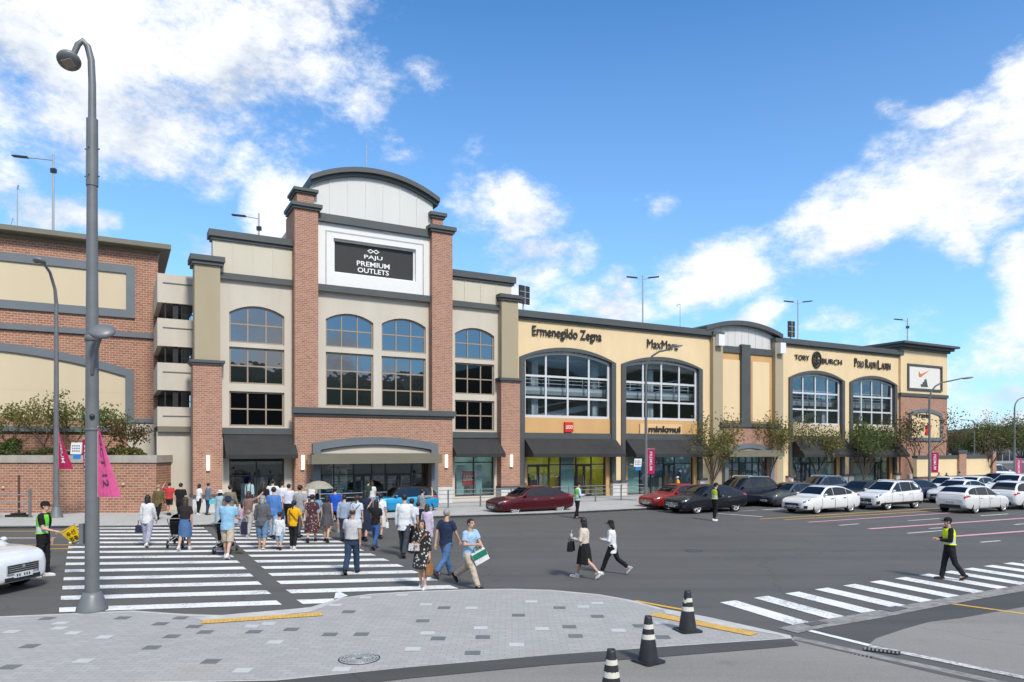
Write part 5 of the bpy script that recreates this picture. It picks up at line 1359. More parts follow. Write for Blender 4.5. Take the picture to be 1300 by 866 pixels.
P['white2'] = person('man in white shirt and short black hair right of the first white shirt', 358, 664, 611, -4, 'm', top=(.66,.68,.72), sleeve='l', bot=(TP,DKD,.1), step=6, arms=('down','down'))
P['white3'] = person('man in pale lavender shirt with black trousers behind the check shirt', 366, 669, 614, -8, 'm', top=(.62,.62,.72), hem=.93, bot=(TP,BLK,.08), step=10, arms=('swing','swing'), belt=BLK)
P['check'] = person('man in grey checked shirt looking right above the yellow t-shirt', 380, 683, 615.7, -22, 'm', top=CHECK, hem=.80, bot=(TP,(.10,.10,.11),.06), step=8, arms=('down','down'))
P['maroon'] = person('woman in long dark maroon patterned dress with short black hair', 396, 688.7, 627, 4, 'f', dress=(FLORAL2,.36,.06), sleeve='s', hair=('short','b'), shoes=BLK, step=10, ph=-1, arms=('down','down'), detail=True, wide=1.08)
P['greydress'] = person('woman in sleeveless charcoal dress carrying a small beige bag', 415, 688.7, 627.7, -4, 'f', dress=((.085,.08,.09),.60,.05), sleeve='n', hair=('bob','b'), shoes=BLK, step=8, ph=1, arms=('down','down'), detail=True)
P['umbperson'] = person('person in blue top sheltering under the beige umbrella', 402.5, 676, 626, 0, 'f', top=(.22,.38,.55), bot=(TP,DKD,.1), hair=('bob','b'), step=6, arms=('down','hold'))
P['farwhite'] = person('man in white shirt near the entrance behind the beige umbrella', 395.5, 652, 607.6, 0, 'm', top=WHT, bot=(TP,DKD,.1), step=4, arms=('down','down'), z0=WALK, group='people by the entrance')
P['royal'] = person('man in bright royal blue polo and dark shorts', 425, 676.5, 618, -4, 'm', top=(.02,.09,.50), hem=.82, bot=('shorts',BLK,.95), shoes=(.25,.25,.27), step=12, ph=-1, arms=('down','down'))
P['pale'] = person('man in pale blue-grey long-sleeved shirt and dark trousers right of the grey dress', 437, 688, 628, 4, 'm', top=(.30,.36,.47), sleeve='l', hem=.86, bot=(TP,DKD,.06), step=8, arms=('swing','down'))
P['strap'] = person('woman in pale blue t-shirt with diagonal bag strap above the bald man', 453, 690, 628, -6, 'f', top=(.52,.58,.68), hem=.80, bot=(TP,(.12,.18,.3),.1), hair=('pony','d'), step=8, arms=('down','down'))
P['longnavy'] = person('woman in long navy dress near the blue car', 463.5, 687, 621, -4, 'f', dress=((.022,.03,.055),.34,.05), sleeve='3', hair=('long','b'), shoes=BLK, step=10, arms=('down','down'))
P['pairdark'] = person('dark-haired person in dark green top at the entrance railing', 467, 652, 610, -30, 'm', top=(.03,.06,.05), bot=(TP,(.10,.2,.5),.1), step=3, arms=('down','down'), z0=WALK, group='people by the entrance')
P['pairlight'] = person('person in white and grey top at the entrance railing', 472.5, 652, 611, 30, 'f', top=(.6,.6,.58), bot=(TP,(.3,.3,.35),.1), hair=('bob','d'), step=3, arms=('down','down'), z0=WALK, group='people by the entrance')
P['blacktee'] = person('woman in black t-shirt and blue jeans with one hand raised to her hair', 477, 698, 633, -14, 'f', top=BLK, hem=.86, bot=(TP,(.045,.10,.25),.08), hair=('long','b'), shoes=(.05,.05,.05), step=17, ph=1, arms=('raise','down'), detail=True)
P['wteebag'] = person('woman in white t-shirt with ponytail in front of the blue car', 483, 684, 626, -8, 'f', top=WHT, hem=.82, bot=('skirt',(.62,.6,.58),.45,.03), hair=('pony','b'), step=8, arms=('down','down'))
# across the street
P['yshop'] = person('person in yellow top and white cap at the shop door behind the red car', 861, 633, 605, 75, 'm', top=(.72,.36,.02), cap=(WHT,'brim'), bot=(TP,DKD,.1), step=3, arms=('bent','bent'), z0=WALK, group='people on the far pavement')
P['pink'] = person('person in dusty pink shirt on the far pavement behind the grey sedan', 1003, 628, 603.5, 60, 'm', top=(.42,.24,.30), hair=('short','b'), bot=(TP,DKD,.1), step=4, arms=('down','down'), z0=WALK, group='people on the far pavement')
P['sit1'] = person('long-haired woman in peach top by the yard wall, left of the bare tree', 1192, 620, 599.5, 150, 'f', top=(.50,.28,.20), hair=('long','d'), bot=(TP,DKD,.1), step=3, arms=('down','down'), z0=WALK, group='people on the far pavement')
P['sit2'] = person('person in black standing behind the bare tree at the yard wall', 1201.5, 620, 600, 170, 'f', top=BLK, hair=('bob','b'), bot=(TP,BLK,.1), step=3, arms=('down','down'), z0=WALK, group='people on the far pavement')
P['sit3'] = person('man in grey-blue t-shirt by the brick post of the yard wall', 1218.5, 621, 598.5, -10, 'm', top=(.20,.24,.32), bot=(TP,BLK,.1), step=3, arms=('down','down'), z0=WALK, group='people on the far pavement')
# ---- parts of clothing and things carried
def strap(p, sh, col_, w=.012):
    a = Vector(p['_sh'][sh]); hp = p['_hip']; b = V3((-1 if sh else 1)*.18, -.03, hp+.08); m = M()
    sgn = -1 if sh else 1
    for side in (-1, 1):
        pts = [a+V3(-sgn*-.02,0,.045)]
        for k in range(1,8):
            t = k/8; c = a.lerp(b, t); pts.append(V3(c.x, side*(.158-.03*abs(t-.4)), c.z+.02)+V3(0,a.y*(1-t),0))
        pts.append(b); m.tube(pts, w, 6)
    m.build('bag_strap', cloth(col_), p)
strap(P['floral'], 0, (.38,.16,.06), .016); strap(P['yellow'], 0, BLK); strap(P['strap'], 1, (.12,.05,.12))
for s_ in (-1,1):
    p = P['backpack']; hp = p['_hip']; m = M(); m.tube([V3(s_*.10,-.14,hp+.15),V3(s_*.11,-.165,hp+.36),V3(s_*.11,-.10,hp+.53)], .022, 6); m.build('bag_strap', cloth((.05,.06,.1)), p)
def bagmesh(w, d, h, mats, taper=.9, handle=.14, hr=.008):
    m = M(); t = taper
    m.add([(-w,-d,0),(w,-d,0),(w,d,0),(-w,d,0),(-w*t,-d*t*.8,h),(w*t,-d*t*.8,h),(w*t,d*t*.8,h),(-w*t,d*t*.8,h)], [(0,3,2,1),(4,5,6,7),(0,1,5,4),(1,2,6,5),(2,3,7,6),(3,0,4,7)], 0)
    for s_ in (-1,1):
        m.tube([(-w*.5,s_*d*.6,h-.01),(-w*.42,s_*d*.4,h+handle*.7),(0,s_*d*.25,h+handle),(w*.42,s_*d*.4,h+handle*.7),(w*.5,s_*d*.6,h-.01)], hr, 6, 1)
    return m
def held_bag(p, i, label, name, cat, size, mats, yaw=0, off=(0,0,0), handle=.14, taper=.9):
    h = hand(p, i); m = bagmesh(*size, mats, taper, handle); o = m.build(name, mats)
    o.location = (h.x+off[0], h.y+off[1], h.z-size[2]-handle+.02+off[2]); o.rotation_euler = (0,0,R(yaw)); bv = o.modifiers.new('b','BEVEL'); bv.width = .012; bv.segments = 2
    return tag(o, label, cat)
C_TAN = cloth((.36,.17,.07)); C_BLK = cloth(BLK); C_GRN = cloth((.02,.20,.12)); C_WHT = cloth((.72,.72,.72)); C_NVY = cloth((.03,.03,.06)); C_RED = cloth((.50,.10,.09)); C_BEI = cloth((.45,.33,.22))
held_bag(P['floral'], 0, 'tan paper bag hanging from the hand of the floral dress woman', 'paper_bag', 'bag', (.12,.06,.26), [C_TAN,C_TAN], 80, handle=.16)
h = P['floral'].matrix_world @ V3(.16,.17,P['floral']['_hip']+.07)
o = bagmesh(.13,.045,.17,None,.92,.03).build('shoulder_bag', [pattern('bag_pattern','spot',(.55,.55,.55),(.10,.10,.11),24), C_TAN]); o.location = h; o.rotation_euler = (0,0,R(176)); tag(o, 'grey patterned flat bag at the waist of the floral dress woman', 'bag')
h = hand(P['blueman'], 1)
m = bagmesh(.19,.06,.30,None,.95,.12); m.box(-.185,.185,-.070,-.062,.14,.28,1)
o = m.build('shopping_bag', [C_WHT,C_GRN]); o.location = (h.x+.10,h.y+.16,h.z-.44); o.rotation_euler = (.1,-.45,R(20)); tag(o, 'tilted white and green shopping bag held by the light blue shirt man', 'bag')
held_bag(P['cream'], 0, 'black handbag hanging from the arm of the cream jacket woman', 'handbag', 'bag', (.17,.07,.24), [C_BLK,C_BLK], 70, (-.03,-.02,0.04), .14)
h = hand(P['cream'], 0)
m = M(); m.lathe([(.028,0),(.036,.12),(.037,.125),(.0,.13)], 12); m.tube([(0,0,.12),(.02,.0,.24)], .005, 5, 1); o = m.build('drink_cup', [cloth((.7,.7,.68)), C_WHT]); o.location = (h.x-.02,h.y,h.z); tag(o, 'pale takeaway cup with straw in the hand of the cream jacket woman', 'cup')
o = held_bag(P['wtop'], 0, 'dark slouchy shoulder bag at the left hip of the white blouse woman', 'shoulder_bag', 'bag', (.17,.06,.26), [C_NVY,C_NVY], 10, (-.03,0,.12), .2)
held_bag(P['brownbag'], 0, 'coral red handbag at the waist of the dusty brown top woman', 'handbag', 'bag', (.13,.05,.20), [C_RED,C_RED], 5, (.10,-.06,.28), .1)
held_bag(P['greydress'], 0, 'small beige handbag carried by the charcoal dress woman', 'handbag', 'bag', (.11,.05,.15), [C_BEI,C_BEI], 15, (0,-.02,.02), .1)
held_bag(P['wteebag'], 1, 'white bag hanging beside the white t-shirt woman', 'handbag', 'bag', (.10,.05,.22), [C_WHT,C_WHT], 5, (0,0,-.02), .16)
held_bag(P['navycap'], 1, 'long dark bag hanging from the black stroller handle', 'shoulder_bag', 'bag', (.09,.07,.40), [C_NVY,C_NVY], 5, (.14,-.02,.02), .12)
K['turq'] = cloth((.10,.50,.55))
held_bag(P['bluejk'], 1, 'turquoise bag held by the slate blue shirt man', 'handbag', 'bag', (.14,.06,.22), [K['turq'],K['turq']], 5, (0.06,0,.12), .1)
# umbrella
u = thing('umbrella', 'open beige umbrella held over the crowd near the entrance', 'umbrella', (P['umbperson'].location.x+.05, P['umbperson'].location.y+.05, 0))
m = M(); n = 16; vs = [(0,0,2.10)]
for j, (r_, z) in enumerate(((.26,2.05),(.46,1.94),(.62,1.78))):
    for k in range(n): t = 2*math.pi*k/n; rr = r_*(1 if k%2 == 0 else .95); vs.append((rr*math.cos(t), rr*math.sin(t), z+(0 if k%2==0 else .012)))
m.add(vs, [(0,1+k,1+(k+1)%n) for k in range(n)]+[(1+j*n+k,1+j*n+(k+1)%n,1+(j+1)*n+(k+1)%n,1+(j+1)*n+k) for j in range(2) for k in range(n)], 0, False)
m.build('canopy', cloth((.33,.31,.24)), u, False, True)
m = M(); m.tube([(0,0,1.12),(0,0,2.17)], .012, 6); m.build('shaft', K['black'], u)
# strollers
def stroller(label, x, y, yaw, dark, s_=1.0):
    c = G(x, y); r_ = thing('stroller', label, 'stroller', (c.x,c.y+.25,0), R(yaw), 'strollers on the crossing'); r_.scale = (s_,)*3
    m = M()
    for sx in (-.23,.23):
        m.tube([(sx,-.55,1.02),(sx,-.30,.75),(sx,.10,.45),(sx,.42,.12)], .014, 6); m.tube([(sx,-.42,.13),(sx,-.10,.55),(sx,.05,.78)], .014, 6); m.tube([(sx,-.42,.13),(sx,.10,.45)], .012, 6)
    m.tube([(-.23,-.55,1.02),(.23,-.55,1.02)], .018, 6); m.tube([(-.23,-.42,.13),(.23,-.42,.13)], .012, 6); m.tube([(-.23,-.40,.16),(.23,-.08,.55)], .01, 6); m.tube([(.23,-.40,.16),(-.23,-.08,.55)], .01, 6)
    m.build('frame', K['steel'], r_)
    m = M(); m.prismx([(-.16,.42),(.26,.38),(.30,.43),(-.10,.50),(-.30,.92),(-.36,.90)], -.20, .20); m.box(-.2,.2,-.25,.2,.20,.30); m.build('seat', C_BLK, r_)
    m = M(); vs = []
    for i in range(7):
        t = R(-10+i*20)
        for k in range(9):
            a = math.pi*k/8; vs.append((.235*math.cos(a), -.22+.36*math.sin(a)*math.sin(t)*1.0-.02, .80+.36*math.sin(a)*math.cos(t)))
    m.add(vs, [(i*9+k,i*9+k+1,(i+1)*9+k+1,(i+1)*9+k) for i in range(6) for k in range(8)], 0, True); m.build('canopy', C_BLK, r_, False, True)
    for (wx, wy, wr) in ((-.24,-.42,.13),(.24,-.42,.13),(-.22,.44,.09),(.22,.44,.09)):
        m = M(); m.lathe([(wr*.55,-.022),(wr*.98,-.022),(wr,-.0),(wr*.98,.022),(wr*.55,.022)], 16, (wx,wy,wr), 0, True, 'x'); m.lathe([(0,-.012),(wr*.55,-.012),(wr*.55,.012),(0,.012)], 10, (wx,wy,wr), 1, False, 'x'); m.build('wheel', [K['black'],K['steel']], r_)
stroller('silver-framed stroller with black hood pushed by the denim skirt woman', 222, 695, 12, True)
stroller('black stroller in front of the navy cap man', 283, 703, 4, True)
m = M(); c = P['denim']
# marshal's flag
g = P['lguard']; h = hand(g, 1)
fl = thing('flag', 'yellow hand flag with black lettering and dark lower edge held by the marshal', 'flag', tuple(h)); fl.scale = (.82,.82,.82)
m = M(); m.tube([(-.05,0,-.06),(.20,-.02,-.02),(.62,-.05,.28)], .010, 6); m.build('pole', K['galv'], fl)
m = M(); vs = []; nu, nv = 10, 8
for i in range(nu+1):
    for j in range(nv+1):
        u_, v_ = i/nu, j/nv
        a = V3(.10,-.015,-.02).lerp(V3(.60,-.05,.27), u_); b_ = V3(.50,.02,-.42).lerp(V3(.82,-.02,-.30), u_)
        q = a.lerp(b_, v_); q.y += .03*math.sin(u_*7+v_*3)*v_; vs.append(q)
m.add(vs, [(i*(nv+1)+j,i*(nv+1)+j+1,(i+1)*(nv+1)+j+1,(i+1)*(nv+1)+j) for i in range(nu) for j in range(nv-1)], 0, True)
m.add(vs, [(i*(nv+1)+j,i*(nv+1)+j+1,(i+1)*(nv+1)+j+1,(i+1)*(nv+1)+j) for i in range(nu) for j in (nv-1,)], 1, True)
for (ln_, v0) in (('우선',.22),('멈춤',.56)):
    tv, tf = fit_text(ln_, .66, .26, .004, .01)
    out = []
    for (tx, ty, tz) in tv:
        u_ = .5+tx*.95; v_ = v0+.13-tz
        a = V3(.10,-.015,-.02).lerp(V3(.60,-.05,.27), u_); b_ = V3(.50,.02,-.42).lerp(V3(.82,-.02,-.30), u_)
        q = a.lerp(b_, v_); q.y += .03*math.sin(u_*7+v_*3)*v_ - .012 + ty; out.append(q)
    m.add(out, tf, 2)
m.build('flag_cloth', [cloth((.80,.50,.01)), cloth((.10,.13,.2)), C_BLK], fl, False, False)
flush()
for p in P.values():
    for k in ('_arm','_sh','_hip'):
        if k in p: del p[k]
# ---------------------------------------------------------------- cars
def crom(keys, x):
    ks = sorted(keys); 
    if x <= ks[0][0]: return ks[0][1]
    if x >= ks[-1][0]: return ks[-1][1]
    for i in range(len(ks)-1):
        if ks[i][0] <= x <= ks[i+1][0]:
            h = ks[i+1][0]-ks[i][0]; t = (x-ks[i][0])/h
            d = lambda j: 0 if j <= 0 or j >= len(ks)-1 else (ks[j+1][1]-ks[j-1][1])/(ks[j+1][0]-ks[j-1][0])
            m0 = d(i) if i > 0 else (ks[1][1]-ks[0][1])/(ks[1][0]-ks[0][0]); m1 = d(i+1) if i+1 < len(ks)-1 else (ks[-1][1]-ks[-2][1])/(ks[-1][0]-ks[-2][0])
            # monotone limiting
            s_ = (ks[i+1][1]-ks[i][1])/h
            if abs(s_) < 1e-9: m0 = m1 = 0
            else:
                m0 = s_*max(0,min(3,m0/s_)); m1 = s_*max(0,min(3,m1/s_))
            return ks[i][1]*(2*t**3-3*t*t+1)+m0*h*(t**3-2*t*t+t)+ks[i+1][1]*(-2*t**3+3*t*t)+m1*h*(t**3-t*t)
PAINT = {}
def paint(c, metal=.0):
    k = tuple(c)
    if k not in PAINT:
        m, nt, bs = nodes_of('car_paint'); bs.inputs['Base Color'].default_value = (*c,1); bs.inputs['Roughness'].default_value = .28; bs.inputs['Metallic'].default_value = metal
        bs.inputs['Coat Weight'].default_value = .9 if sum(c) > 1 else .35; bs.inputs['Specular IOR Level'].default_value = .5 if sum(c) > .3 else .25; bs.inputs['Coat Roughness'].default_value = .04
        n = noise_tex(nt, coord(nt), 2.2, 4); x = mixc(nt, ramp(nt, n, 0, .5, .4, .8), c, tuple(min(1,q*.82+.002) for q in c)); L(nt, x, bs.inputs['Base Color'])
        PAINT[k] = m
    return PAINT[k]
K['car_glass'] = glass('car_glass', (.03,.035,.04), .07, .15, .02)
K['rubber'] = mat('tyre', (.018,.018,.019), .8, var=.2, scale=8); K['alloy'] = mat('alloy', (.62,.63,.64), .35, metal=.45, var=.05)
K['chrome'] = mat('chrome', (.6,.6,.62), .15, metal=.9, var=0); K['trim_car'] = mat('car_trim', (.016,.016,.017), .55, var=.1)
K['lens'] = glass('lamp_lens', (.75,.8,.85), .22, .35, .05); K['tail'] = mat('tail_lamp', (.36,.012,.012), .25, var=.0, coat=.6); K['plate'] = mat('plate', (.66,.67,.66), .5, var=.05); K['amber'] = mat('amber', (.5,.15,.02), .3, var=0)
DIM = {  # length, half width, belt/hood keys, cabin profile, wheel radius, front axle, rear axle
 'sedan': dict(L=4.62,w=.90,top=[(-2.31,.70),(-2.25,.93),(-1.9,1.01),(-1.2,.96),(0,.92),(.95,.91),(1.5,.865),(1.95,.79),(2.2,.715),(2.28,.66),(2.31,.58)],
               roof=[(-1.98,1.00),(-1.45,1.22),(-.95,1.385),(-.45,1.44),(.05,1.43),(.35,1.36),(.75,1.12),(1.06,.90)], wr=.325, fa=1.38, ra=-1.33, bz=.22),
 'suv': dict(L=4.5,w=.92,top=[(-2.25,.80),(-2.20,1.02),(-1.9,1.10),(-1,1.07),(0,1.03),(.95,1.03),(1.5,1.01),(1.9,.955),(2.13,.87),(2.22,.80),(2.25,.70)],
               roof=[(-2.17,1.06),(-1.95,1.35),(-1.6,1.58),(-1.0,1.66),(-.3,1.67),(.15,1.62),(.6,1.36),(1.12,1.02)], wr=.36, fa=1.34, ra=-1.30, bz=.27),
 'hatch': dict(L=4.32,w=.885,top=[(-2.16,.72),(-2.10,.95),(-1.8,1.0),(-1,.95),(0,.92),(.95,.90),(1.45,.86),(1.85,.785),(2.05,.71),(2.13,.65),(2.16,.57)],
               roof=[(-2.06,.98),(-1.85,1.18),(-1.5,1.36),(-.95,1.42),(-.4,1.43),(.05,1.41),(.45,1.22),(.98,.90)], wr=.32, fa=1.33, ra=-1.30, bz=.21),
 'mini': dict(L=3.85,w=.865,top=[(-1.92,.70),(-1.87,.92),(-1.6,.95),(-1,.93),(0,.91),(.85,.90),(1.3,.86),(1.65,.78),(1.86,.66),(1.92,.52)],
               roof=[(-1.85,.94),(-1.7,1.20),(-1.45,1.36),(-.9,1.41),(-.3,1.42),(.15,1.39),(.45,1.2),(.80,.90)], wr=.315, fa=1.22, ra=-1.25, bz=.2)}
def car(label, kind, color, fwd, mid, near, roofc=None, cladding=False, s_=1.0, metal=0., group='cars in the street', extra=(), alloy='alloy', spoke=10):
    """fwd = heading, mid = ground point between the near-side wheels, near = which side faces the viewer (+1 left)"""
    D = DIM[kind]; Ln, W = D['L'], D['w']; hl = Ln/2
    a = math.atan2(fwd[1], fwd[0])
    lat = Vector((-math.sin(a), math.cos(a), 0)); c = mid - lat*(near*W*.93*s_) - Vector((math.cos(a),math.sin(a),0))*((D['fa']+D['ra'])/2*s_)
    root = thing(kind if kind in ('suv','sedan') else 'car', label, 'car', (c.x,c.y,0), a, group); root.scale = (s_,s_,s_); root.name = {'sedan':'sedan','suv':'suv','hatch':'hatchback','mini':'coupe'}[kind]
    wk = [(-hl,.74*W),(-hl+.05,.88*W),(-hl+.3,.965*W),(-hl+.9,1.0*W),(0,W),(hl-1.0,1.0*W),(hl-.5,.985*W),(hl-.22,.925*W),(hl-.07,.83*W),(hl-.02,.74*W),(hl,.66*W)]
    zk = [(-hl,.42),(-hl+.08,.32),(-hl+.35,.24),(-hl+.8,D['bz']),(hl-.8,D['bz']),(hl-.3,D['bz']-.01),(hl-.06,.26),(hl,.32)]
    def sec(x):
        w = crom(wk, x); zt = crom(D['top'], x); zb_ = crom(zk, x); h = zt-zb_
        return [(0,zb_),(w*.80,zb_),(w*.94,zb_+h*.06),(w*.985,zb_+h*.20),(w*1.0,zb_+h*.42),(w*.998,zb_+h*.60),(w*.985,zb_+h*.72),(w*.975,zb_+h*.80),(w*.958,zb_+h*.90),(w*.905,zt-h*.012),(w*.74,zt+.004),(w*.35,zt+.012),(0,zt+.016)]
    xs = [-hl,-hl+.03,-hl+.08]+[ -hl+.18+(Ln-.36)*i/34 for i in range(35)]+[hl-.08,hl-.03,hl]
    m = M(); vs = []; n = 25
    for x in xs:
        q = sec(x); vs += [(x,y,z) for y,z in q]+[(x,-y,z) for y,z in q[-2:0:-1]]
    n = 24
    m.add(vs, [(i*n+k,i*n+(k+1)%n,(i+1)*n+(k+1)%n,(i+1)*n+k) for i in range(len(xs)-1) for k in range(n)], 0, True)
    m.add(vs[:n], [tuple(range(n))], 0); m.add(vs[-n:], [tuple(range(n-1,-1,-1))], 0)
    P_ = paint(color, metal)
    body = m.build('body', [P_, K['trim_car']], root)
    wr = D['wr']; cut = M()
    for ax in (D['fa'], D['ra']):
        for sg in (-1,1):
            cut.lathe([(0,-.16),(wr+.055,-.16),(wr+.055,.16),(0,.16)], 28, (ax, sg*(W-.08), wr), 0, False, 'y')
    co_ = cut.build('cutter', K['trim_car']); b = body.modifiers.new('b','BOOLEAN'); b.operation = 'DIFFERENCE'; b.object = co_; b.solver = 'EXACT'
    CUT.append((body, co_))
    # cabin
    RK = D['roof']; x0, x1 = RK[0][0], RK[-1][0]
    def zr(x): return crom(RK, x)
    def ws(x, z): 
        zb_ = crom(D['top'], x)-.03; w = crom(wk, x)*.915; return w - max(0,z-zb_)*.34
    def csec(x):
        zt = zr(x); zb_ = crom(D['top'], x)-.05; h = max(.012, zt-zb_); f = zt-min(.05,h*.4)
        q = [(ws(x,zb_),zb_)]+[(ws(x,zb_+(f-zb_)*t),zb_+(f-zb_)*t) for t in (.33,.66,1.)]
        we = q[-1][0]
        return q+[(we-.05,zt-min(.012,h*.1)),(we*.72,zt+.006),(we*.36,zt+.014),(0,zt+.018)]
    cx = [x0+(x1-x0)*i/26 for i in range(27)]
    m = M(); vs = []
    for x in cx:
        q = csec(x); vs += [(x,y,z) for y,z in q]+[(x,-y,z) for y,z in q[-2::-1]]
    n = 15
    m.add(vs, [(i*n+k,i*n+k+1,(i+1)*n+k+1,(i+1)*n+k) for i in range(26) for k in range(n-1)], 0, True)
    m.build('cabin', [paint(roofc) if roofc else P_], root)
    def ctop(x, y):
        q = csec(x)[3:]; y = abs(y)
        for (ya, za), (yb, zb_) in zip(q, q[1:]):
            if yb <= y <= ya: return zb_+(za-zb_)*(y-yb)/max(1e-6,ya-yb)
        return q[0][1]
    # glass: side windows follow the cabin side
    def sideglass(pts, name='side_window'):
        for sg in (-1,1):
            m = M(); nn = len(pts); o = [(x, sg*(ws(x,z)+.007), z) for x, z in pts]; i_ = [(x, sg*(ws(x,z)-.01), z) for x, z in pts]
            m.add(o+i_, [tuple(range(nn)), tuple(range(2*nn-1,nn-1,-1))]+[(k,(k+1)%nn,nn+(k+1)%nn,nn+k) for k in range(nn)], 0); m.build(name, K['car_glass'], root)
    def zs(x): return zr(x)-.068
    def zbel(x): return crom(D['top'], x)+.022
    bp = (D['fa']+D['ra'])/2-.05
    xf = x1
    while zs(xf) < zbel(xf)+.06: xf -= .02
    xr = x0
    while zs(xr) < zbel(xr)+.06: xr += .02
    two = kind == 'mini'
    cuts = [(xf-.04, bp+.02),(bp-.02, D['ra']+.27)] + ([(D['ra']+.24, xr+.10)] if kind in ('suv','hatch') else [(D['ra']+.24, xr+.07)])
    for (a_, b_) in cuts:
        if a_-b_ < .12: continue
        k = 7; pts = [(a_+(b_-a_)*i/k, zs(a_+(b_-a_)*i/k)) for i in range(k+1)]; pts += [(b_, zbel(b_)), ((a_+b_)/2, zbel((a_+b_)/2)), (a_, zbel(a_))]
        sideglass(pts)
    def topglass(xa, xb, name):
        m = M(); vs = []; r_, q = 7, 10
        for i in range(r_+1):
            x = xa+(xb-xa)*i/r_; w = csec(x)[4][0]-.045
            for j in range(q+1): y = w*(2*j/q-1); vs.append((x,y,ctop(x,y)+.008))
        m.add(vs, [(i*(q+1)+j,i*(q+1)+j+1,(i+1)*(q+1)+j+1,(i+1)*(q+1)+j) for i in range(r_) for j in range(q)], 0, True); m.build(name, K['car_glass'], root)
    def roof_edge(side):
        best = None
        for i in range(200):
            x = x1-(x1-x0)*i/199 if side > 0 else x0+(x1-x0)*i/199
            if zr(x) > max(z for _, z in RK)-.075: return x
    topglass(xf+.10 if xf+.10 < x1-.03 else x1-.04, roof_edge(1)+.02, 'windscreen'); topglass(xr-.06 if xr-.06 > x0+.03 else x0+.03, roof_edge(-1)-.02, 'rear_window')
    # patches on the lower body
    def bpt(x, t, off=0):
        q = sec(x); t = max(0,min(len(q)-1.001,t)); i = int(t); f = t-i
        y = q[i][0]+(q[i+1][0]-q[i][0])*f; z = q[i][1]+(q[i+1][1]-q[i][1])*f
        if off:
            p = Vector((x,y,z)); e = .01
            px_ = Vector((x+e,*bpt(x+e,t)[1:]))-p; pt = Vector(bpt(x, min(t+.05,11.9)))-p
            nn = px_.cross(pt); nn = nn.normalized() if nn.length > 1e-9 else Vector((0,1,0))
            if nn.y < 0: nn = -nn
            p = p+nn*off; return (p.x,p.y,p.z)
        return (x,y,z)
    def patch(m, xa, xb, ta, tb, off, sg, mi=0, na=8, nb=4, shape=None):
        vs = []
        for i in range(na+1):
            for j in range(nb+1):
                x = xa+(xb-xa)*i/na; t = ta+(tb-ta)*j/nb
                if shape: t = shape(i/na, j/nb)
                p = bpt(x, t, off); vs.append((p[0], sg*p[1], p[2]))
        m.add(vs, [(i*(nb+1)+j,i*(nb+1)+j+1,(i+1)*(nb+1)+j+1,(i+1)*(nb+1)+j) for i in range(na) for j in range(nb)], mi, True)
    for sg in (-1,1):
        m = M(); patch(m, hl-.46, hl-.05, 7.6, 8.9, .006, sg, 0, 8, 4, lambda u,v: 7.95+.6*(1-u)+ (v-.5)*(.5+1.3*u)); hl_ = m.build('headlight', K['lens'], root)
        m = M(); patch(m, hl-.30, hl-.11, 7.9, 8.5, .003, sg, 0, 4, 3, lambda u,v: 8.05+(v-.5)*.5); m.build('lamp_bulb', K['chrome'], hl_)
        m = M(); patch(m, -hl+.03, -hl+.40, 7.2, 9.0, .006, sg, 0, 8, 4, lambda u,v: 8.0+(v-.5)*(1.9-1.0*u)); m.build('tail_lamp', K['tail'], root)
        m = M(); patch(m, hl-.22, hl-.05, 2.6, 4.2, .006, sg, 0, 4, 3); m.build('fog_lamp', K['trim_car'], root)
        # doors, each its own panel, with shut lines and a handle
        zones = [(bp+1.02, bp+.01),(bp-.01, D['ra']+.30)] if not two else [(bp+1.05, bp-.35)]
        for (a_, b_) in zones:
            m = M(); patch(m, a_-.009, b_+.009, 2.35, 8.3, .006, sg, 0, 8, 10)
            for e in (a_, b_): patch(m, e-.007, e+.007, 2.3, 8.35, .0085, sg, 1, 1, 10)
            patch(m, a_, b_, 2.28, 2.36, .004, sg, 1, 6, 1)
            d_ = m.build('door', [P_, K['trim_car']], root)
            m = M(); hx_ = b_+.22; p = bpt(hx_, 7.15, .03); m.box(p[0]-.10, p[0]+.10, sg*p[1]-.015, sg*p[1]+.015, p[2]-.016, p[2]+.016); m.build('handle', P_ if kind != 'sedan' else K['chrome'], d_)
        if cladding:
            m = M(); patch(m, -hl+.25, hl-.3, 1.6, 3.2, .012, sg, 0, 24, 3)
            m.build('side_cladding', K['trim_car'], root)
        else:
            m = M(); patch(m, D['ra']+wr+.1, D['fa']-wr-.1, 1.2, 2.2, .008, sg, 0, 10, 2); m.build('sill', K['trim_car'], root)
        m = M(); mx = x1-.30; p = (mx, sg*(ws(mx,zbel(mx))+.10), zbel(mx)+.06)
        m.ell(p, (.075,.10,.065), 10, 7); m.box(mx-.03, mx+.03, min(sg*(ws(mx,zbel(mx))-.02),p[1]), max(sg*(ws(mx,zbel(mx))-.02),p[1]), zbel(mx)-.01, zbel(mx)+.03, 0)
        mo_ = m.build('mirror', [P_], root)
    # bright strip over the side windows + grille, bumper intakes, plates
    zg = sec(hl)
    h_ = zg[-1][1]; gw = .50*W*1.05
    m = M(); zlo = zg[1][1]
    gh = (h_-zlo)
    m.box(hl-.05, hl+.012, -gw*.92, gw*.92, zlo+gh*.36, zlo+gh*.90, 0)
    for k in range(4): z_ = zlo+gh*(.42+.12*k); m.box(hl-.04, hl+.02, -gw*.86, gw*.86, z_, z_+.012, 1)
    o, _ = outline(-gw*.94, gw*.94, zlo+gh*.34, zlo+gh*.92, 0); i, _ = outline(-gw*.94, gw*.94, zlo+gh*.38, zlo+gh*.95, 0, .018)
    m2 = M(); ring(m2, o, i, 0, .03); m.add([(hl-.005+v[1]*.8, v[0], v[2]) for v in m2.v], m2.f, 1)
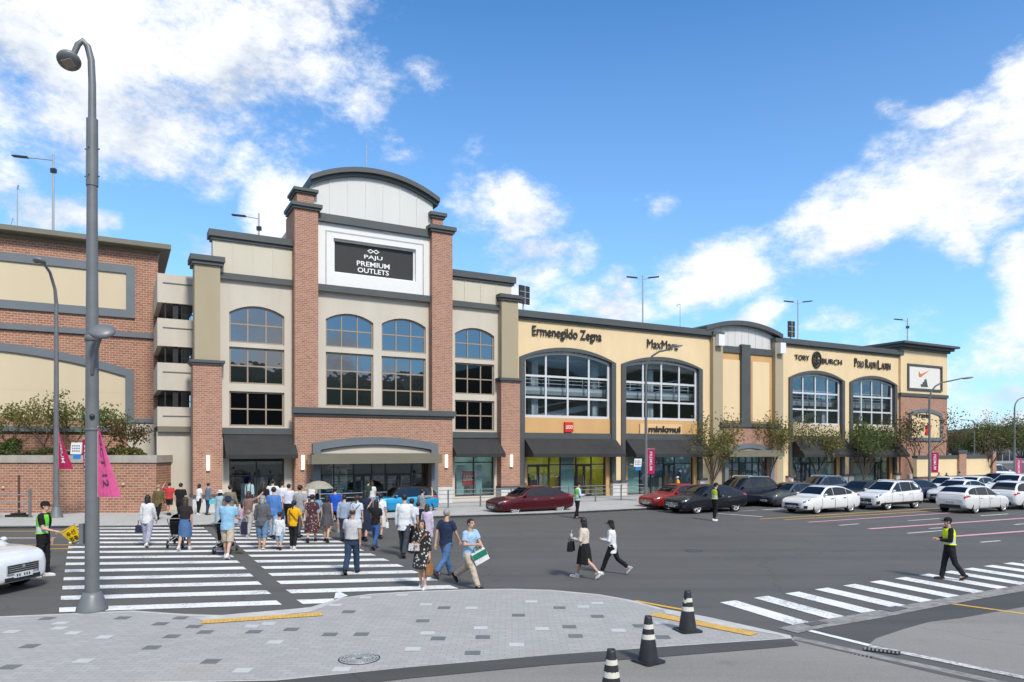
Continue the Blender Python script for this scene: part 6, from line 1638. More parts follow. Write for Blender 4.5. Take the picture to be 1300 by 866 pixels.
    m.lathe([(0,-.006),(.045,-.006),(.045,.006),(0,.006)], 14, (hl+.022,0,zlo+gh*.78), 1, False, 'x')
    m.build('grille', [K['trim_car'], K['chrome']], root)
    m = M(); m.box(hl-.05, hl+.006, -gw*1.05, gw*1.05, zlo-.02, zlo+gh*.20, 0); m.build('bumper_intake', K['trim_car'], root)
    zp = zlo+gh*.28
    m = M(); m.box(hl-.01, hl+.028, -.26, .26, zp-.055, zp+.055, 0)
    for k in range(6): 
        if k != 2: m.box(hl+.028, hl+.031, -.20+k*.068, -.165+k*.068, zp-.03, zp+.03, 1)
    m.build('number_plate', [K['plate'], K['trim_car']], root)
    zt_ = sec(-hl); zp = zt_[1][1]+(zt_[-1][1]-zt_[1][1])*.52
    m = M(); m.box(-hl-.022, -hl+.02, -.26, .26, zp-.055, zp+.055, 0)
    for k in range(6):
        if k != 2: m.box(-hl-.025, -hl-.0221, -.20+k*.068, -.165+k*.068, zp-.03, zp+.03, 1)
    m.build('number_plate', [K['plate'], K['trim_car']], root)
    m = M(); m.box(-hl-.012, -hl+.06, -gw*1.15, gw*1.15, zt_[1][1]-.12, zt_[1][1]+.05); m.build('rear_bumper_trim', K['trim_car'], root)
    if kind == 'suv':
        for sg in (-1,1):
            m = M(); m.tube([(-1.6,sg*.60,zr(-1.6)+.0),(-1.5,sg*.60,zr(-1.5)+.05),(.0,sg*.60,zr(0)+.045),(.12,sg*.60,zr(.12)-.01)], .018, 6); m.build('roof_rail', K['alloy'] if not roofc else K['trim_car'], root)
    # wheels
    for ax in (D['fa'], D['ra']):
        for sg in (-1,1):
            w_ = bpy.data.objects.new('wheel', TYRE[0]); col.objects.link(w_); w_.parent = root; w_.location = (ax, sg*(W-.115), wr); w_.scale = (wr/.32, 1, wr/.32); w_.rotation_euler = (0, random.random()*6, 0 if sg > 0 else math.pi)
            r_ = bpy.data.objects.new('rim', TYRE[1] if spoke == 10 else TYRE[2]); col.objects.link(r_); r_.parent = w_
    # dark inside so that nothing shows through the arches
    return root
CUT = []
def tyre():
    m = M(); m.lathe([(.238,-.10),(.30,-.105),(.325,-.09),(.33,-.05),(.33,.05),(.325,.09),(.30,.105),(.238,.10)], 32, (0,0,0), 0, True, 'y')
    for q in (-.03,.03): m.lathe([(.331,q-.006),(.324,q),(.331,q+.006)], 32, (0,0,0), 0, False, 'y')
    t = m.mesh('wheel', K['rubber'])
    def rim(n):
        m = M(); m.lathe([(.240,.10),(.245,.088),(.228,.085),(.215,.06),(.215,-.08),(.238,-.1)], 32, (0,0,0), 0, True, 'y'); m.lathe([(0,.075),(.05,.075),(.06,.06),(.06,.03),(0,.03)], 16, (0,0,0), 0, False, 'y')
        m.lathe([(0,.0),(.2,.0),(.2,-.02),(0,-.02)], 24, (0,0,0), 1, False, 'y')
        for k in range(n):
            a = 2*math.pi*k/n; c, s = math.cos(a), math.sin(a); w = .5/n*.42
            P = [(.05,-w*.8),(.222,-w*1.15),(.222,w*1.15),(.05,w*.8)]
            vs = [(x*c-z*s, y, x*s+z*c) for y in (.035,.086) for x, z in P]
            m.add(vs, [(0,1,2,3),(7,6,5,4)]+[(i,4+i,4+(i+1)%4,(i+1)%4) for i in range(4)], 0)
        return m.mesh('rim', [K['alloy'], K['trim_car']])
    return t, rim(10), rim(5)
TYRE = tyre()
UN = (-UX,-UY); UP = (UX,UY)
W1 = (.74,.745,.75)
car('white compact car entering from the left edge beside the marshal with the flag', 'suv', W1, (math.cos(R(-9)),math.sin(R(-9))), G(-118,757), -1, cladding=True, s_=1.0)
car('bright blue coupe with black roof waiting behind the crowd on the crossing', 'mini', (.02,.30,.55), UN, G(515,653.5), 1, roofc=(.012,.012,.013), metal=.3)
car('maroon sedan alone at the kerb, in front of the first arched shop bay', 'sedan', (.095,.012,.018), UN, G(682.5,653), 1, metal=.45)
car('bright red sedan behind the black sedan, in front of the second arched shop bay', 'sedan', (.30,.018,.012), UN, G(871,646.5), 1, s_=.97, metal=.3, spoke=5)
car('black sedan directly behind the marshal in black with yellow vest', 'sedan', (.011,.012,.017), UN, G(909.5,651), 1, s_=1.02, spoke=5)
car('dark navy large suv behind the black sedan', 'suv', (.010,.012,.022), UN, G(956,643.6), 1, s_=1.05, spoke=5)
car('dark grey sedan squeezed between the navy suv and the white sedan', 'sedan', (.10,.105,.11), UN, G(1017,643), 1, s_=.97, metal=.5)
car('steel blue suv behind the white sedan, near the pink shirt person', 'suv', (.075,.125,.20), UN, G(1053,635), 1, s_=.95, metal=.4)
car('white sedan in the front row with a dark grille, left of the white suv', 'sedan', W1, UN, G(1058.5,651.3), 1, s_=.985)
car('black hatchback mostly hidden behind the white suv in the front row', 'hatch', (.013,.014,.016), UN, G(1108,640.5), 1)
car('white suv in the front row with dark lower cladding and large grille', 'suv', W1, UN, G(1144.5,646.6), 1, cladding=True, s_=.95, spoke=5)
car('dark blue sedan behind the white suv, under the brick corner block', 'sedan', (.02,.032,.065), UN, G(1169,638), 1, metal=.4)
car('white small suv in the back row beside the low yard wall', 'suv', W1, UN, G(1213,632), 1, s_=.86)
car('white sedan directly behind the white rear-facing hatchback', 'sedan', W1, UN, G(1234,638.5), 1, s_=1.0, spoke=5)
car('white sedan in the farthest row with only its roof and rear showing', 'sedan', (.70,.705,.71), UN, G(1250,631), 1)
car('white hatchback seen from behind with red tail lamps, driving away to the right', 'hatch', (.70,.70,.69), UP, G(1256,650.8), -1)
car('white large suv facing left at the right edge of the road', 'suv', W1, UN, G(1304,637), 1, s_=1.05)
car('white suv seen from behind, cut by the right edge of the picture', 'suv', W1, UP, G(1316,646), -1, s_=.93)
car('white parked estate car beyond the yard wall at the far right', 'suv', W1, UP, G(1275,613.5), -1, s_=1.12)
car('dark blue parked car in front of the far white estate car', 'hatch', (.02,.03,.06), UN, G(1278,624), 1)
bpy.context.view_layer.update(); dg = bpy.context.evaluated_depsgraph_get()
for body, cut in CUT:
    me = bpy.data.meshes.new_from_object(body.evaluated_get(dg)); old = body.data; body.modifiers.clear(); body.data = me; me.set_sharp_from_angle(angle=R(38))
    bpy.data.meshes.remove(old)
for body, cut in CUT: bpy.data.objects.remove(cut)
# ---------------------------------------------------------------- trees and planting
LEAF_A = leafmat('street_leaves', [(.20,.18,.045),(.13,.17,.035),(.25,.19,.055),(.10,.14,.03),(.20,.12,.035)])
LEAF_G = leafmat('garden_leaves', [(.06,.11,.022),(.10,.16,.035),(.17,.19,.05),(.07,.12,.03)])
LEAF_D = leafmat('dark_leaves', [(.05,.08,.02),(.085,.12,.03),(.13,.14,.04),(.17,.13,.05)])
LEAF_R = leafmat('autumn_leaves', [(.15,.055,.02),(.10,.07,.02),(.06,.07,.02),(.20,.09,.03)])
BARK = mat('bark', (.10,.075,.055), .9, var=.3, scale=8, bmp=.4)
def leafcard(m, p, s, rng):
    a = Vector((rng.gauss(0,1),rng.gauss(0,1),rng.gauss(0,1)*.6)); a.normalize(); b = a.orthogonal().normalized(); b = Matrix.Rotation(rng.random()*6.3,3,a) @ b; c = a.cross(b)
    L_ = s*rng.uniform(.7,1.4); w = L_*.55
    m.add([p-b*L_*.5, p+c*w*.5-b*L_*.05, p+b*L_*.5, p-c*w*.5-b*L_*.05], [(0,1,2,3)], 0)
def tree(label, base, h, spread, leafm, seed, nstem=4, nleaf=900, ls=.16, fork=.18, name='street_tree', group='young trees along the pavement', bare=False, cat='tree', dense=False, up=.75):
    rng = random.Random(seed); root = thing(name, label, cat, tuple(base), rng.random()*6, group)
    t = M(); tips = []
    def grow(p, d, L_, r, depth):
        n = 4; pts = [p]; rr = [r]; q = p.copy(); dd = d.copy()
        for i in range(n):
            dd = (dd+Vector((rng.gauss(0,.10),rng.gauss(0,.10),rng.gauss(0,.05)+.05))).normalized(); q = q+dd*L_/n; pts.append(q.copy()); rr.append(r*(1-.45*(i+1)/n))
        t.tube(pts, rr, 6 if r > .02 else 4)
        if depth <= 2: tips.extend(pts[1:] if depth < 2 else pts[3:])
        if depth == 0: return
        for k in range(rng.choice((2,3,3))):
            ax = Vector((rng.gauss(0,1),rng.gauss(0,1),.15)).normalized(); nd = (dd*up+ax*(1.15-up)).normalized()
            s0 = pts[rng.choice((2,3,4,4))]; grow(s0, nd, L_*rng.uniform(.55,.8), r*.5, depth-1)
    t.tube([Vector((0,0,-.05)),Vector((0,0,.1)),Vector((.02,0,h*fork))], [h*.020,h*.016,h*.013], 8)
    for k in range(nstem):
        a = 2*math.pi*k/nstem+rng.random()*.8; d = Vector((math.cos(a)*spread/h*1.1, math.sin(a)*spread/h*1.1, 1)).normalized()
        grow(Vector((.02,0,h*fork*rng.uniform(.75,1))), d, h*.36, h*.010, 3)
    t.build('trunk', BARK, root)
    if not bare:
        m = M(); zt = max(q.z for q in tips)
        wts = [q for q in tips if q.z > h*.34]
        for i in range(nleaf):
            p = rng.choice(wts); p = p+Vector((rng.gauss(0,1),rng.gauss(0,1),rng.gauss(0,.8)))*(ls*1.7 if not dense else ls*3.4); leafcard(m, p, ls, rng)
        m.build('crown', leafm, root, False, False)
    return root
def W_(x, y): return G(x, y, WALK)
tree('young street tree with thin yellow-green crown before the curved-top bay, left of two', W_(905,626), 5.6, 3.0, LEAF_A, 11, nstem=5, nleaf=2300, ls=.175)
tree('young street tree in front of the low brick entrance, right of the curved-top bay pair', W_(976,622), 5.8, 3.0, LEAF_A, 12, nstem=5, nleaf=2100, ls=.175)
tree('young street tree with sparse crown before the third arched window', W_(1038,620), 5.6, 3.0, LEAF_A, 13, nstem=5, nleaf=2300, ls=.175)
tree('leafier young street tree before the fourth arched window', W_(1097,619), 5.8, 3.0, LEAF_G, 14, nstem=5, nleaf=2900, ls=.175)
tree('young street tree with reddish leaves at the brick corner block', W_(1160,617), 6.8, 3.2, LEAF_R, 15, nstem=5, nleaf=2000, ls=.175)
tree('small bare tree before the yard wall beside the tall lamp', W_(1203,616), 5.0, 2.2, LEAF_A, 16, nleaf=40, bare=True)
tree('half bare tree with a few leaves before the end of the yard wall', W_(1254,615), 6.6, 2.5, LEAF_A, 17, nleaf=420)
def shrub_tree(label, x, h, leafm, seed, d=1.2, nleaf=520, ls=.135):
    X = (x-CX)/F*(Yt+d); tree(label, Vector((X,Yt+d,zc_-.12)), h, 2.0, leafm, seed, 4, nleaf, ls, .22, 'garden_tree', 'small trees in the planter')
shrub_tree('thin planter tree nearly bare at the far left end', 14, 2.6, LEAF_G, 21, 1.3, 350)
shrub_tree('fullest planter tree with yellow-green leaves left of the thin lamp', 55, 3.3, LEAF_A, 22, 1.0, 1700)
shrub_tree('loose planter tree between the two lamp poles', 93, 3.0, LEAF_G, 23, 1.2, 700)
shrub_tree('low leafy planter tree just right of the big lamp pole', 134, 2.5, LEAF_G, 24, 1.0, 1100)
shrub_tree('small reddish planter tree at the right end of the brick wall', 168, 2.0, LEAF_R, 25, .9, 900)
def hedge(label, x0, x1, h, d, seed, leafm, n):
    rng = random.Random(seed); Y = Yt+d; a, b = (x0-CX)/F*Y, (x1-CX)/F*Y
    root = thing('hedge', label, 'hedge', ((a+b)/2, Y, zc_-.12), 0, 'clipped shrubs in the planter'); w = (b-a)/2
    m = M()
    for i in range(n):
        x = rng.uniform(-w,w); y = rng.uniform(-.3,.3); hh = h*(.75+.35*math.sin(x*2.3+seed)+.2*math.sin(x*6.1)); z = hh*math.sqrt(rng.random()); leafcard(m, Vector((x,y,z)), .12, rng)
    m.build('foliage', leafm, root, False, False)
    m = M()
    for i in range(int(w*8)): x = -w+w*2*i/(w*8); m.tube([(x,0,-.02),(x+rng.uniform(-.1,.1),rng.uniform(-.1,.1),h*.6)], .012, 4)
    m.build('stem', BARK, root)
hedge('low planter hedge left of the thin lamp pole', -60, 70, .42, .75, 3, LEAF_D, 2600)
hedge('low planter hedge right of the thin lamp pole', 76, 150, .38, .75, 5, LEAF_D, 1500)
hedge('taller bushy shrub at the left end of the planter', 2, 24, .85, 1.1, 8, LEAF_G, 900)
hedge('yellowish shrub at the right end of the planter', 150, 184, .55, .7, 9, LEAF_A, 900)
def big_tree(label, x, ybase, h, seed, leafm=LEAF_D, n=5200, spread=None, name='large_tree'):
    return tree(label, G(x,ybase), h, spread or h*.42, leafm, seed, 6, int(n*1.9), h*.030, .22, name, 'large trees beyond the wall', dense=True, up=.6)
big_tree('dense dark tree just right of the brick corner block', 1217, 594, 6.6, 31, n=5200, spread=4.4)
big_tree('large dense tree behind the end of the yard wall', 1260, 598, 7.4, 32, n=8500, spread=5.6)
big_tree('large tree at the right edge, behind the lamp with the pink banner', 1296, 597, 7.8, 33, n=6500, spread=4.6)
big_tree('tree filling the gap between the two large dense trees', 1240, 590, 5.4, 34, n=1500, spread=3.)
# ---------------------------------------------------------------- lamps
def banner(root_label, p, w, h, text, colr, tilt=0, wave=.10, flip=1, group='crimson banners on the lamp posts', txt=(.7,.7,.7), up_text=True, taper=None):
    o = thing('banner', root_label, 'banner', tuple(p), tilt, group)
    nu, nv = 10, 12
    def q(u_, v_):
        wd = w if taper is None else (taper[0]+(taper[1]-taper[0])*v_)
        return Vector((flip*u_*wd, wave*math.sin(u_*5+v_*2.5)*u_*(.3+.7*v_), -v_*h - u_*(0 if taper is None else taper[2]*(1-v_))))
    m = M(); vs = [q(i/nu,j/nv) for i in range(nu+1) for j in range(nv+1)]
    m.add(vs, [(i*(nv+1)+j,i*(nv+1)+j+1,(i+1)*(nv+1)+j+1,(i+1)*(nv+1)+j) for i in range(nu) for j in range(nv)], 0, True)
    tv, tf = fit_text(text, .74, .34, .003, .01)
    out = []
    for (tx, ty, tz) in tv:
        u_ = .48+ (tz if flip > 0 else -tz); v_ = .48+tx if flip > 0 else .48-tx
        r_ = q(u_, 1-v_ if False else v_); out.append(r_+Vector((0,-.012+ty,0)))
    m.add(out, tf, 1)
    m.build('banner_cloth', [cloth(colr), cloth(txt)], o, False, False)
    m = M(); m.tube([(0,0,.0),(flip*(w if taper is None else taper[0])*1.02,0,.0)], .015, 6); m.tube([(0,0,0),(0,0,-h)], .012, 6); m.build('rod', K['galv'], o)
    return o
# the tall lamp on the plaza
b = G(117, 774.5, WALK); LP = thing('street_lamp', 'tall grey lamp post on the plaza with hooked arm and hanging head', 'street lamp', tuple(b))
m = M(); m.tube([(0,0,.30),(0,0,5.0),(0,0,8.6)], [.135,.118,.098], 20); m.lathe([(.290,0),(.285,.06),(.20,.28),(.165,.36),(.135,.37)], 24)
m.tube([(0,0,8.55),(0,0,9.9)], [.112,.106], 20)
for z in (8.75,9.3):
    for a in range(4): t = a*math.pi/2; m.tube([(.1*math.cos(t),.1*math.sin(t),z),(.15*math.cos(t),.15*math.sin(t),z)], .014, 6)
m.lathe([(.137,3.62),(.14,3.63),(.14,3.66),(.137,3.67)], 20); m.lathe([(.125,5.42),(.137,5.43),(.137,5.53),(.125,5.54)], 20)
m.build('pole', K['pole'], LP)
m = M(); m.tube([(0,0,9.7),(0,0,10.6),(-.02,0,11.1),(-.08,-.02,11.36),(-.16,-.05,11.45),(-.24,-.08,11.36),(-.32,-.11,11.12)], [.075,.070,.066,.062,.060,.058,.055], 14); arm = m.build('arm', K['pole'], LP)
m = M(); rt = Matrix.Rotation(R(-14),3,'Y') @ Matrix.Rotation(R(-30),3,'X'); m.ell((0,0,0), (.22,.22,.10), 20, 10, 0, rt)
hd = m.build('lamp_head', K['pole'], arm); hd.location = (-.37,-.16,11.0)
m = M(); m.box(-.10,.10,-.09,.09,-.112,-.098); lo = m.build('lens', K['frame_tan'], hd); lo.rotation_euler = rt.to_euler()
m = M(); m.tube([(.06,-.10,4.75),(.12,-.18,5.0),(.34,-.30,5.45)], [.035,.035,.032], 10); a2 = m.build('arm', K['pole'], LP)
m = M(); rt2 = Matrix.Rotation(R(8),3,'Y') @ Matrix.Rotation(R(42),3,'X'); m.ell((0,0,0), (.245,.22,.10), 20, 10, 0, rt2); h2 = m.build('lamp_head', K['pole'], a2); h2.location = (.41,-.36,5.56)
m = M(); m.box(-.10,.10,-.07,.07,-.108,-.098); l2 = m.build('lens', K['galv'], h2); l2.rotation_euler = rt2.to_euler()
m = M(); m.box(-.20,-.12,-.12,.05,1.35,1.75); m.build('junction_box', K['pole'], LP)
m = M(); m.ell((.07,-.12,3.9),(.05,.05,.05)); m.build('loudspeaker', K['black'], LP)
banner('bright pink banner on the right of the tall plaza lamp, letters showing through', (b.x+.12,b.y-.02,b.z+3.55+.15), .42, 1.42, 'OCT 12', (.62,.10,.26), 0, .04, 1, 'crimson banners on the lamp posts', (.10,.05,.09), True, (.03,.46,.0))
banner('dark crimson banner edge on the left of the tall plaza lamp', (b.x-.12,b.y+.05,b.z+3.45), .14, 1.15, 'PREMIUM', (.36,.02,.08), 0, .03, -1, 'crimson banners on the lamp posts', (.7,.7,.7), True, (.10,.06,.0))
def road_lamp(label, base, h, arm, dirn, hook=1.3, r=.10, group='curved road lamps'):
    o = thing('road_lamp', label, 'street lamp', tuple(base), 0, group); d = Vector((dirn[0],dirn[1],0)).normalized()
    m = M(); m.tube([(0,0,0),(0,0,1.2),(0,0,h-hook)], [r*1.25,r,r*.72], 12); m.lathe([(r*2.2,0),(r*2.1,.06),(r*1.35,.35)], 16); m.build('pole', K['pole'], o)
    pts = [Vector((0,0,h-hook))]
    for t in (.25,.5,.75,1.): a = math.pi/2*t; pts.append(Vector((0,0,h-hook))+d*hook*(1-math.cos(a))*.9+Vector((0,0,hook*.86*math.sin(a))))
    pts.append(pts[-1]+d*max(.05,arm-hook*.9)+Vector((0,0,.14*hook)))
    m = M(); m.tube(pts, [r*.72]+[r*.6]*4+[r*.5], 10); a_ = m.build('arm', K['pole'], o)
    e = pts[-1]; yaw = math.atan2(d.y,d.x); m = M(); m.ell((0,0,0), (.42,.13,.075), 14, 8); hd = m.build('lamp_head', K['pole'], a_); hd.location = e+d*.3; hd.rotation_euler = (0,-.12,yaw)
    m = M(); m.box(-.25,.25,-.08,.08,-.085,-.06); ln = m.build('lens', K['white'], hd)
    return o
lb2 = G(71.5,657,WALK)
o = thing('road_lamp', 'slim grey lamp pole on the left pavement with its arm towards the road', 'street lamp', tuple(lb2), 0, 'curved road lamps')
m = M(); m.tube([(0,0,0),(0,0,1.),(0,0,10.2)], [.15,.13,.085], 14); m.lathe([(.30,0),(.29,.05),(.16,.5)], 16); m.build('pole', K['pole'], o)
m = M(); m.tube([(0,0,10.1),(0,-.1,10.8),(.02,-.5,11.5),(.08,-1.2,11.9)], [.085,.07,.065,.06], 10); a_ = m.build('arm', K['pole'], o)
m = M(); m.ell((0,0,0),(.27,.27,.12),16,8,0,Matrix.Rotation(R(-20),3,'X')); hd = m.build('lamp_head', K['pole'], a_); hd.location = (.12,-1.4,11.78)
m = M(); m.box(-.12,.12,-.1,.1,-.125,-.11); m.build('lens', K['galv'], hd)
banner('crimson flag with pale letters on the slim left lamp pole', (lb2.x+.12,lb2.y-.05,lb2.z+4.25), .7, 1.95, 'PREMIUM', (.36,.02,.08), 0, .12, 1, 'crimson banners on the lamp posts', (.75,.7,.7), True, (.02,.66,.0))
def minisign(label, p, w, h, tilt):
    o = thing('stop_sign', label, 'sign', tuple(p), tilt, 'small white and blue signs on lamp poles'); o.name = 'bus_sign'
    m = M(); o1 = [(-w*.5,0),(w*.42,0),(w*.5,h),(-w*.42,h)]; m.prism(o1, -.02, .02, 0)
    for k in range(3):
        for j in range(4): x = -w*.34+j*w*.18; m.box(x, x+w*.12, -.026, -.0205, h*(.22+.22*k), h*(.34+.22*k), 1)
    m.build('board', [K['white'], K['trim_blue']], o)
    m = M(); m.prism([(-w*.28,-h*.42),(w*.34,-h*.42),(w*.38,-.02),(-w*.24,-.02)], -.02, .02); m.build('blue_panel', cloth((.03,.22,.62)), o)
    m = M(); m.tube([(-w*.5,.03,h*.3),(-w*.5-.25,.03,h*.3)], .02, 6); m.build('bracket', K['galv'], o)
minisign('small white and blue sign beside the crimson flag on the left lamp pole', (lb2.x+.95,lb2.y,lb2.z+3.0), .55, .55, 0)
l3 = W_(820,637); road_lamp('curved grey lamp in front of the second arched bay, with crimson banner', l3, 9.5, 1.5, (1,-.25), 1.4)
banner('crimson banner on the lamp before the second arched bay', (l3.x+.08,l3.y-.05,l3.z+3.25), .45, 1.55, 'PREMIUM', (.42,.02,.09), 0, .06, 1)
minisign('small white and blue sign left of the banner on the curved lamp', (l3.x-.50,l3.y,l3.z+2.15), .50, .50, .1)
l4 = W_(1180,623); road_lamp('curved dark lamp with crimson banner at the brick corner block', l4, 8.7, 2.3, (1,-.3), 1.5)
banner('crimson banner with pale letters on the lamp at the corner block', (l4.x+.1,l4.y-.05,l4.z+3.0), .58, 1.6, 'PREMIUM', (.42,.02,.09), 0, .05, 1)
l5 = G(1288,612); road_lamp('curved lamp at the right edge among the large trees', l5, 8.9, 1.8, (1,.1), 1.3)
banner('small pink banner on the lamp at the right edge', (l5.x+.1,l5.y-.05,l5.z+2.4), .6, 1.7, 'PREMIUM', (.50,.05,.16), 0, .05, 1)
l6 = G(1237,600); road_lamp('distant grey lamp with arm to the left above the yard wall', l6, 7.6, 1.2, (-1,.2), .5, .09)
# roof lamps
def roof_lamp(label, x, yb, yt, d, arms, ln=1.6):
    base = fr(S(x,d), d, Z(x,yb,d)-.3); top_ = Z(x,yt,d)-(Z(x,yb,d)-.3)
    o = thing('roof_lamp', label, 'street lamp', tuple(base), 0, 'slim lamp posts on the roofs')
    m = M(); m.tube([(0,0,0),(0,0,top_)], [.07,.055], 8); m.build('pole', K['galv'], o)
    for sg in arms:
        m = M(); m.tube([(0,0,top_-.35),(sg*(ln*.75-.40),0,top_-.19)], .03, 6); a_ = m.build('arm', K['galv'], o)
        m = M(); m.box(-.45,.45,-.12,.12,-.04,.04); h_ = m.build('lamp_head', K['black'], a_); h_.location = (sg*ln*.75,0,top_-.14); h_.rotation_euler = (0,-.10*sg,0)
    if len(arms) == 1:
        m = M(); m.box(.02*arms[0]*-1-.14,.02*arms[0]*-1+.14,-.1,.1,top_-1.1,top_-.85); m.build('camera', K['black'], o)
    return o
roof_lamp('pale roof lamp with left arm above the cornice of the left brick building', 67.5, 290, 196, -10, (-1,), 2.6)
roof_lamp('slim roof lamp behind the left parapet of the entrance tower', 328.5, 309, 271, -8, (-1,), 1.7)
roof_lamp('twin-armed roof lamp above the second arched window', 816, 415, 350, -7, (-1,1), 1.2)
roof_lamp('twin-armed roof lamp right of the curved-top bay', 1013, 437, 381, -7, (-1,1), 1.2)
roof_lamp('roof lamp near the far end of the wing', 1152, 449, 404, -7, (-1,), 1.3)
for (x, yb, yt, d, lab) in ((22,284,236,-10,'thin white antenna mast on the left brick building'),(465.5,216,181,-1.2,'thin aerial on top of the curved tower gable'),(863.5,420,386,-6,'thin camera mast on the wing roof left of the curved-top bay')):
    o = thing('antenna_mast', lab, 'mast', tuple(fr(S(x,d), d, Z(x,yb,d)-.2)), 0, 'thin masts on the roofs'); t_ = Z(x,yt,d)-Z(x,yb,d)+.2
    m = M(); m.tube([(0,0,0),(0,0,t_*.6),(0,0,t_)], [.035,.03,.015], 6)
    if x > 800: m.tube([(0,0,t_-.05),(-.2,0,t_),(-.3,0,t_-.2)], .03, 6)
    if x == 22: m.tube([(0,0,t_-.2),(.06,0,t_+.05)], .05, 6); m.tube([(-.1,0,.0),(-.25,0,.55),(-.4,0,0)], .02, 5)
    m.build('mast', K['galv'], o)
# ---------------------------------------------------------------- railings
def railing(label, pts, n, h=1.0, bars=(.25,.5,.75,.97), thick=.035, group='steel railings along the pavements'):
    a, b_ = pts; o = thing('railing', label, 'railing', tuple(a), math.atan2(b_.y-a.y,b_.x-a.x), group); Ln = (b_-a).length
    for k in range(n+1):
        m = M(); x = Ln*k/n; m.tube([(x,0,0),(x,0,h)], thick*1.3, 8); m.lathe([(thick*2.6,0),(thick*2.6,.02),(thick*1.4,.03)], 10, (x,0,0)); m.build('post', K['pole'], o)
    m = M()
    for q in bars: m.tube([(0,0,h*q),(Ln,0,h*q)], thick*.55, 6)
    m.build('rail', K['steel'], o)
i1 = FM.inverted() @ W_(562.8,645); i2 = FM.inverted() @ W_(811,641)
railing('long steel railing on the pavement between the tower and the second bay', (fr(i1.x-9.6,-i1.y,WALK), fr(i2.x+3.3,-i1.y,WALK)), 12)
railing('short steel railing at the left edge before the brick planter wall', (W_(-90,658), W_(38,657)), 3, 1.35, (.3,.55,.8), .05)
# bare pole on a dark foot behind the left railing
c = W_(24,656); o = thing('portable_post', 'rusty brown post on a black rubber foot behind the left railing', 'post', tuple(c)); m = M(); m.tube([(0,0,.05),(0,0,2.0)], .05, 8); m.build('post', mat('rusty_post', (.10,.05,.035), .8, var=.3), o)
m = M(); m.prismz([(-.5,-.25),(.5,-.25),(.42,.25),(-.42,.25)], 0, .10); m.prismz([(-.3,-.16),(.3,-.16),(.25,.16),(-.25,.16)], .10, .18); m.build('base', K['rubber'], o)
# wall floodlights on the planter wall
for x, lab in ((5,'small round wall lamp on the planter wall, left end'),(157,'small round wall lamp on the planter wall, right of the big lamp')):
    m = M(); m.ell((0,0,0),(.09,.06,.07)); m.box(-.04,.04,.03,.07,-.05,.05); o = m.build('wall_lamp', mat('pale_lamp', (.55,.42,.32), .5, var=.1)); o.location = ((x-CX)/F*Yt, Yt-.065, H+(HY-619 if x < 50 else HY-615)*Yt/F); tag(o, lab, 'lamp', 'small lamps on the planter wall')
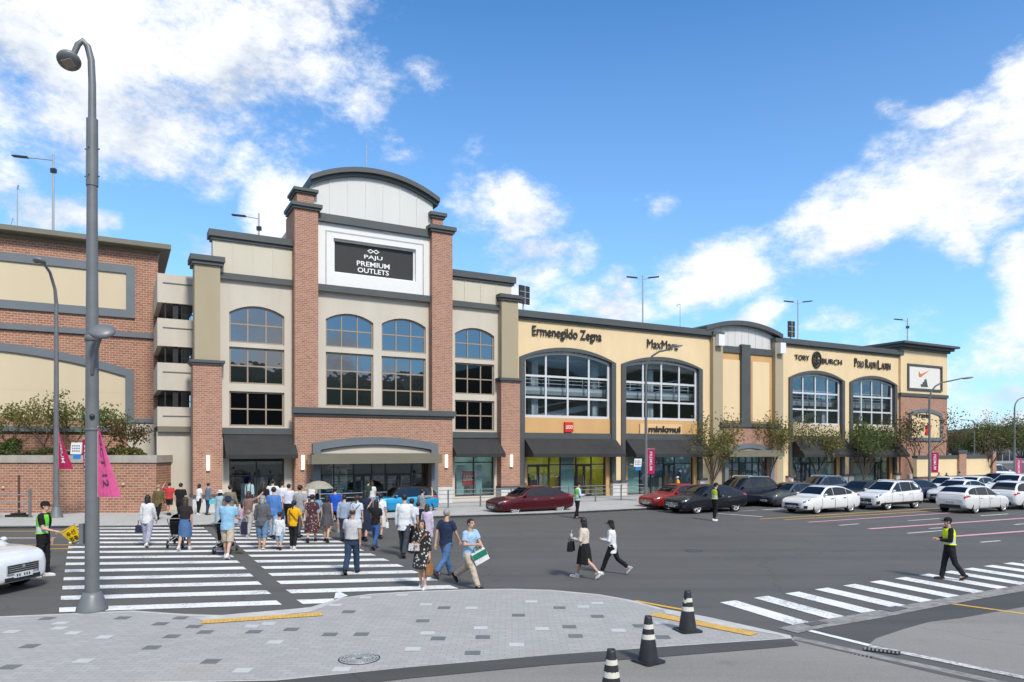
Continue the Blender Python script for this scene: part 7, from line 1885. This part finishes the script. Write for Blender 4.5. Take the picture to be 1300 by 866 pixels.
# ---------------------------------------------------------------- cones
K['cone'] = mat('cone_rubber', (.022,.024,.030), .55, var=.25, scale=6); K['tape'] = pattern('worn_tape', 'spot', (.62,.60,.50), (.66,.68,.66), 30)
def cone(label, x, y, h, rz, seed, z=WALK-.006):
    rng = random.Random(seed); c = G(x, y, z); o = thing('traffic_cone', label, 'traffic cone', tuple(c), rz, 'black traffic cones by the plaza'); o.scale = (h/.7,)*3
    m = M(); m.lathe([(.155,.025),(.15,.06),(.058,.66),(.052,.70),(.045,.70),(.04,.68)], 24)
    m.build('cone_body', K['cone'], o)
    m = M(); m.prismz([(-.20,-.16),(-.16,-.20),(.16,-.20),(.20,-.16),(.20,.16),(.16,.20),(-.16,.20),(-.20,.16)], 0, .028); m.build('base', K['cone'], o)
    for (za_, zb_) in ((.36,.435),(.515,.585)):
        m = M(); n = 28; vs = []; tear = rng.randrange(n)
        for k in range(n):
            t = 2*math.pi*k/n; cut = (.03 if (k-tear)%n in (0,1,2) else 0)+rng.uniform(0,.008)
            for z_ in (za_-cut*.6 if seed != 3 else za_, zb_-cut): r_ = .15+(z_-.06)/(.60)*(.058-.15)+.003; vs.append((r_*math.cos(t),r_*math.sin(t),z_))
        m.add(vs, [(2*k,2*((k+1)%n),2*((k+1)%n)+1,2*k+1) for k in range(n)], 0, True); m.build('reflective_band', K['tape'], o, False, False)
cone('black traffic cone standing on the plaza edge, farthest of the three', 873, 801, .72, .3, 1, WALK)
cone('black traffic cone on the asphalt with torn upper tape, middle of the three', 823, 840, .70, .6, 2)
cone('black traffic cone cut by the bottom edge of the picture', 776, 895, .71, .2, 3)
# ---------------------------------------------------------------- directory board at the entrance
c = W_(431,640); o = thing('notice_board', 'freestanding white directory board with arched sign top at the entrance', 'sign', tuple(c), TH)
m = M(); o1, _ = outline(-.45,.45,.25,2.05,0); m.prism(o1, -.05, .05, 0)
rng = random.Random(4)
for k in range(9):
    for j in range(2): x = -.36+j*.38; m.box(x, x+rng.uniform(.15,.32), -.056, -.0505, .5+k*.16, .56+k*.16, 1)
m.build('board', [mat('pale_board', (.62,.68,.72), .5, var=.05), K['trim_blue']], o)
m = M(); q, _ = outline(-.55,.55,2.3,2.42,.28,0,12); q2, _ = outline(-.55,.55,2.3,2.42,.28,.07,12); ring(m, q, q2, -.07, .07, 0); m.box(-.72,.72,-.08,.08,2.06,2.14); m.box(-.72,.72,-.08,.08,2.22,2.30); tv, tf = fit_text('DIRECTORY', .8, .07, .01); m.box(-.6,.6,-.06,.06,2.141,2.219,1); m.build('sign_top', [K['beige_clad'], K['frame']], o)
m = M(); m.box(-.5,.5,-.15,.15,0,.25); m.build('base', K['olive'], o)
# distant glazed hall beyond the trees
c = G(1290,588); o = thing('glass_hall', 'distant low glazed building behind the trees at the far right', 'building', tuple(c), TH)
m = M(); m.box(-9,30,0,10,0,5.2); m.build('wall', K['galv'], o)
for k in range(13):
    m = M(); m.box(-8.8+k*3,-6.2+k*3,-.05,-.001,.6,4.4); m.build('window', K['mirror'], o)
m = M(); m.prismx([(-1,5.2),(11,5.2),(5,7.0)], -9.5, 30.5); m.build('roof', mat('green_roof', (.20,.30,.28), .5, var=.1), o)
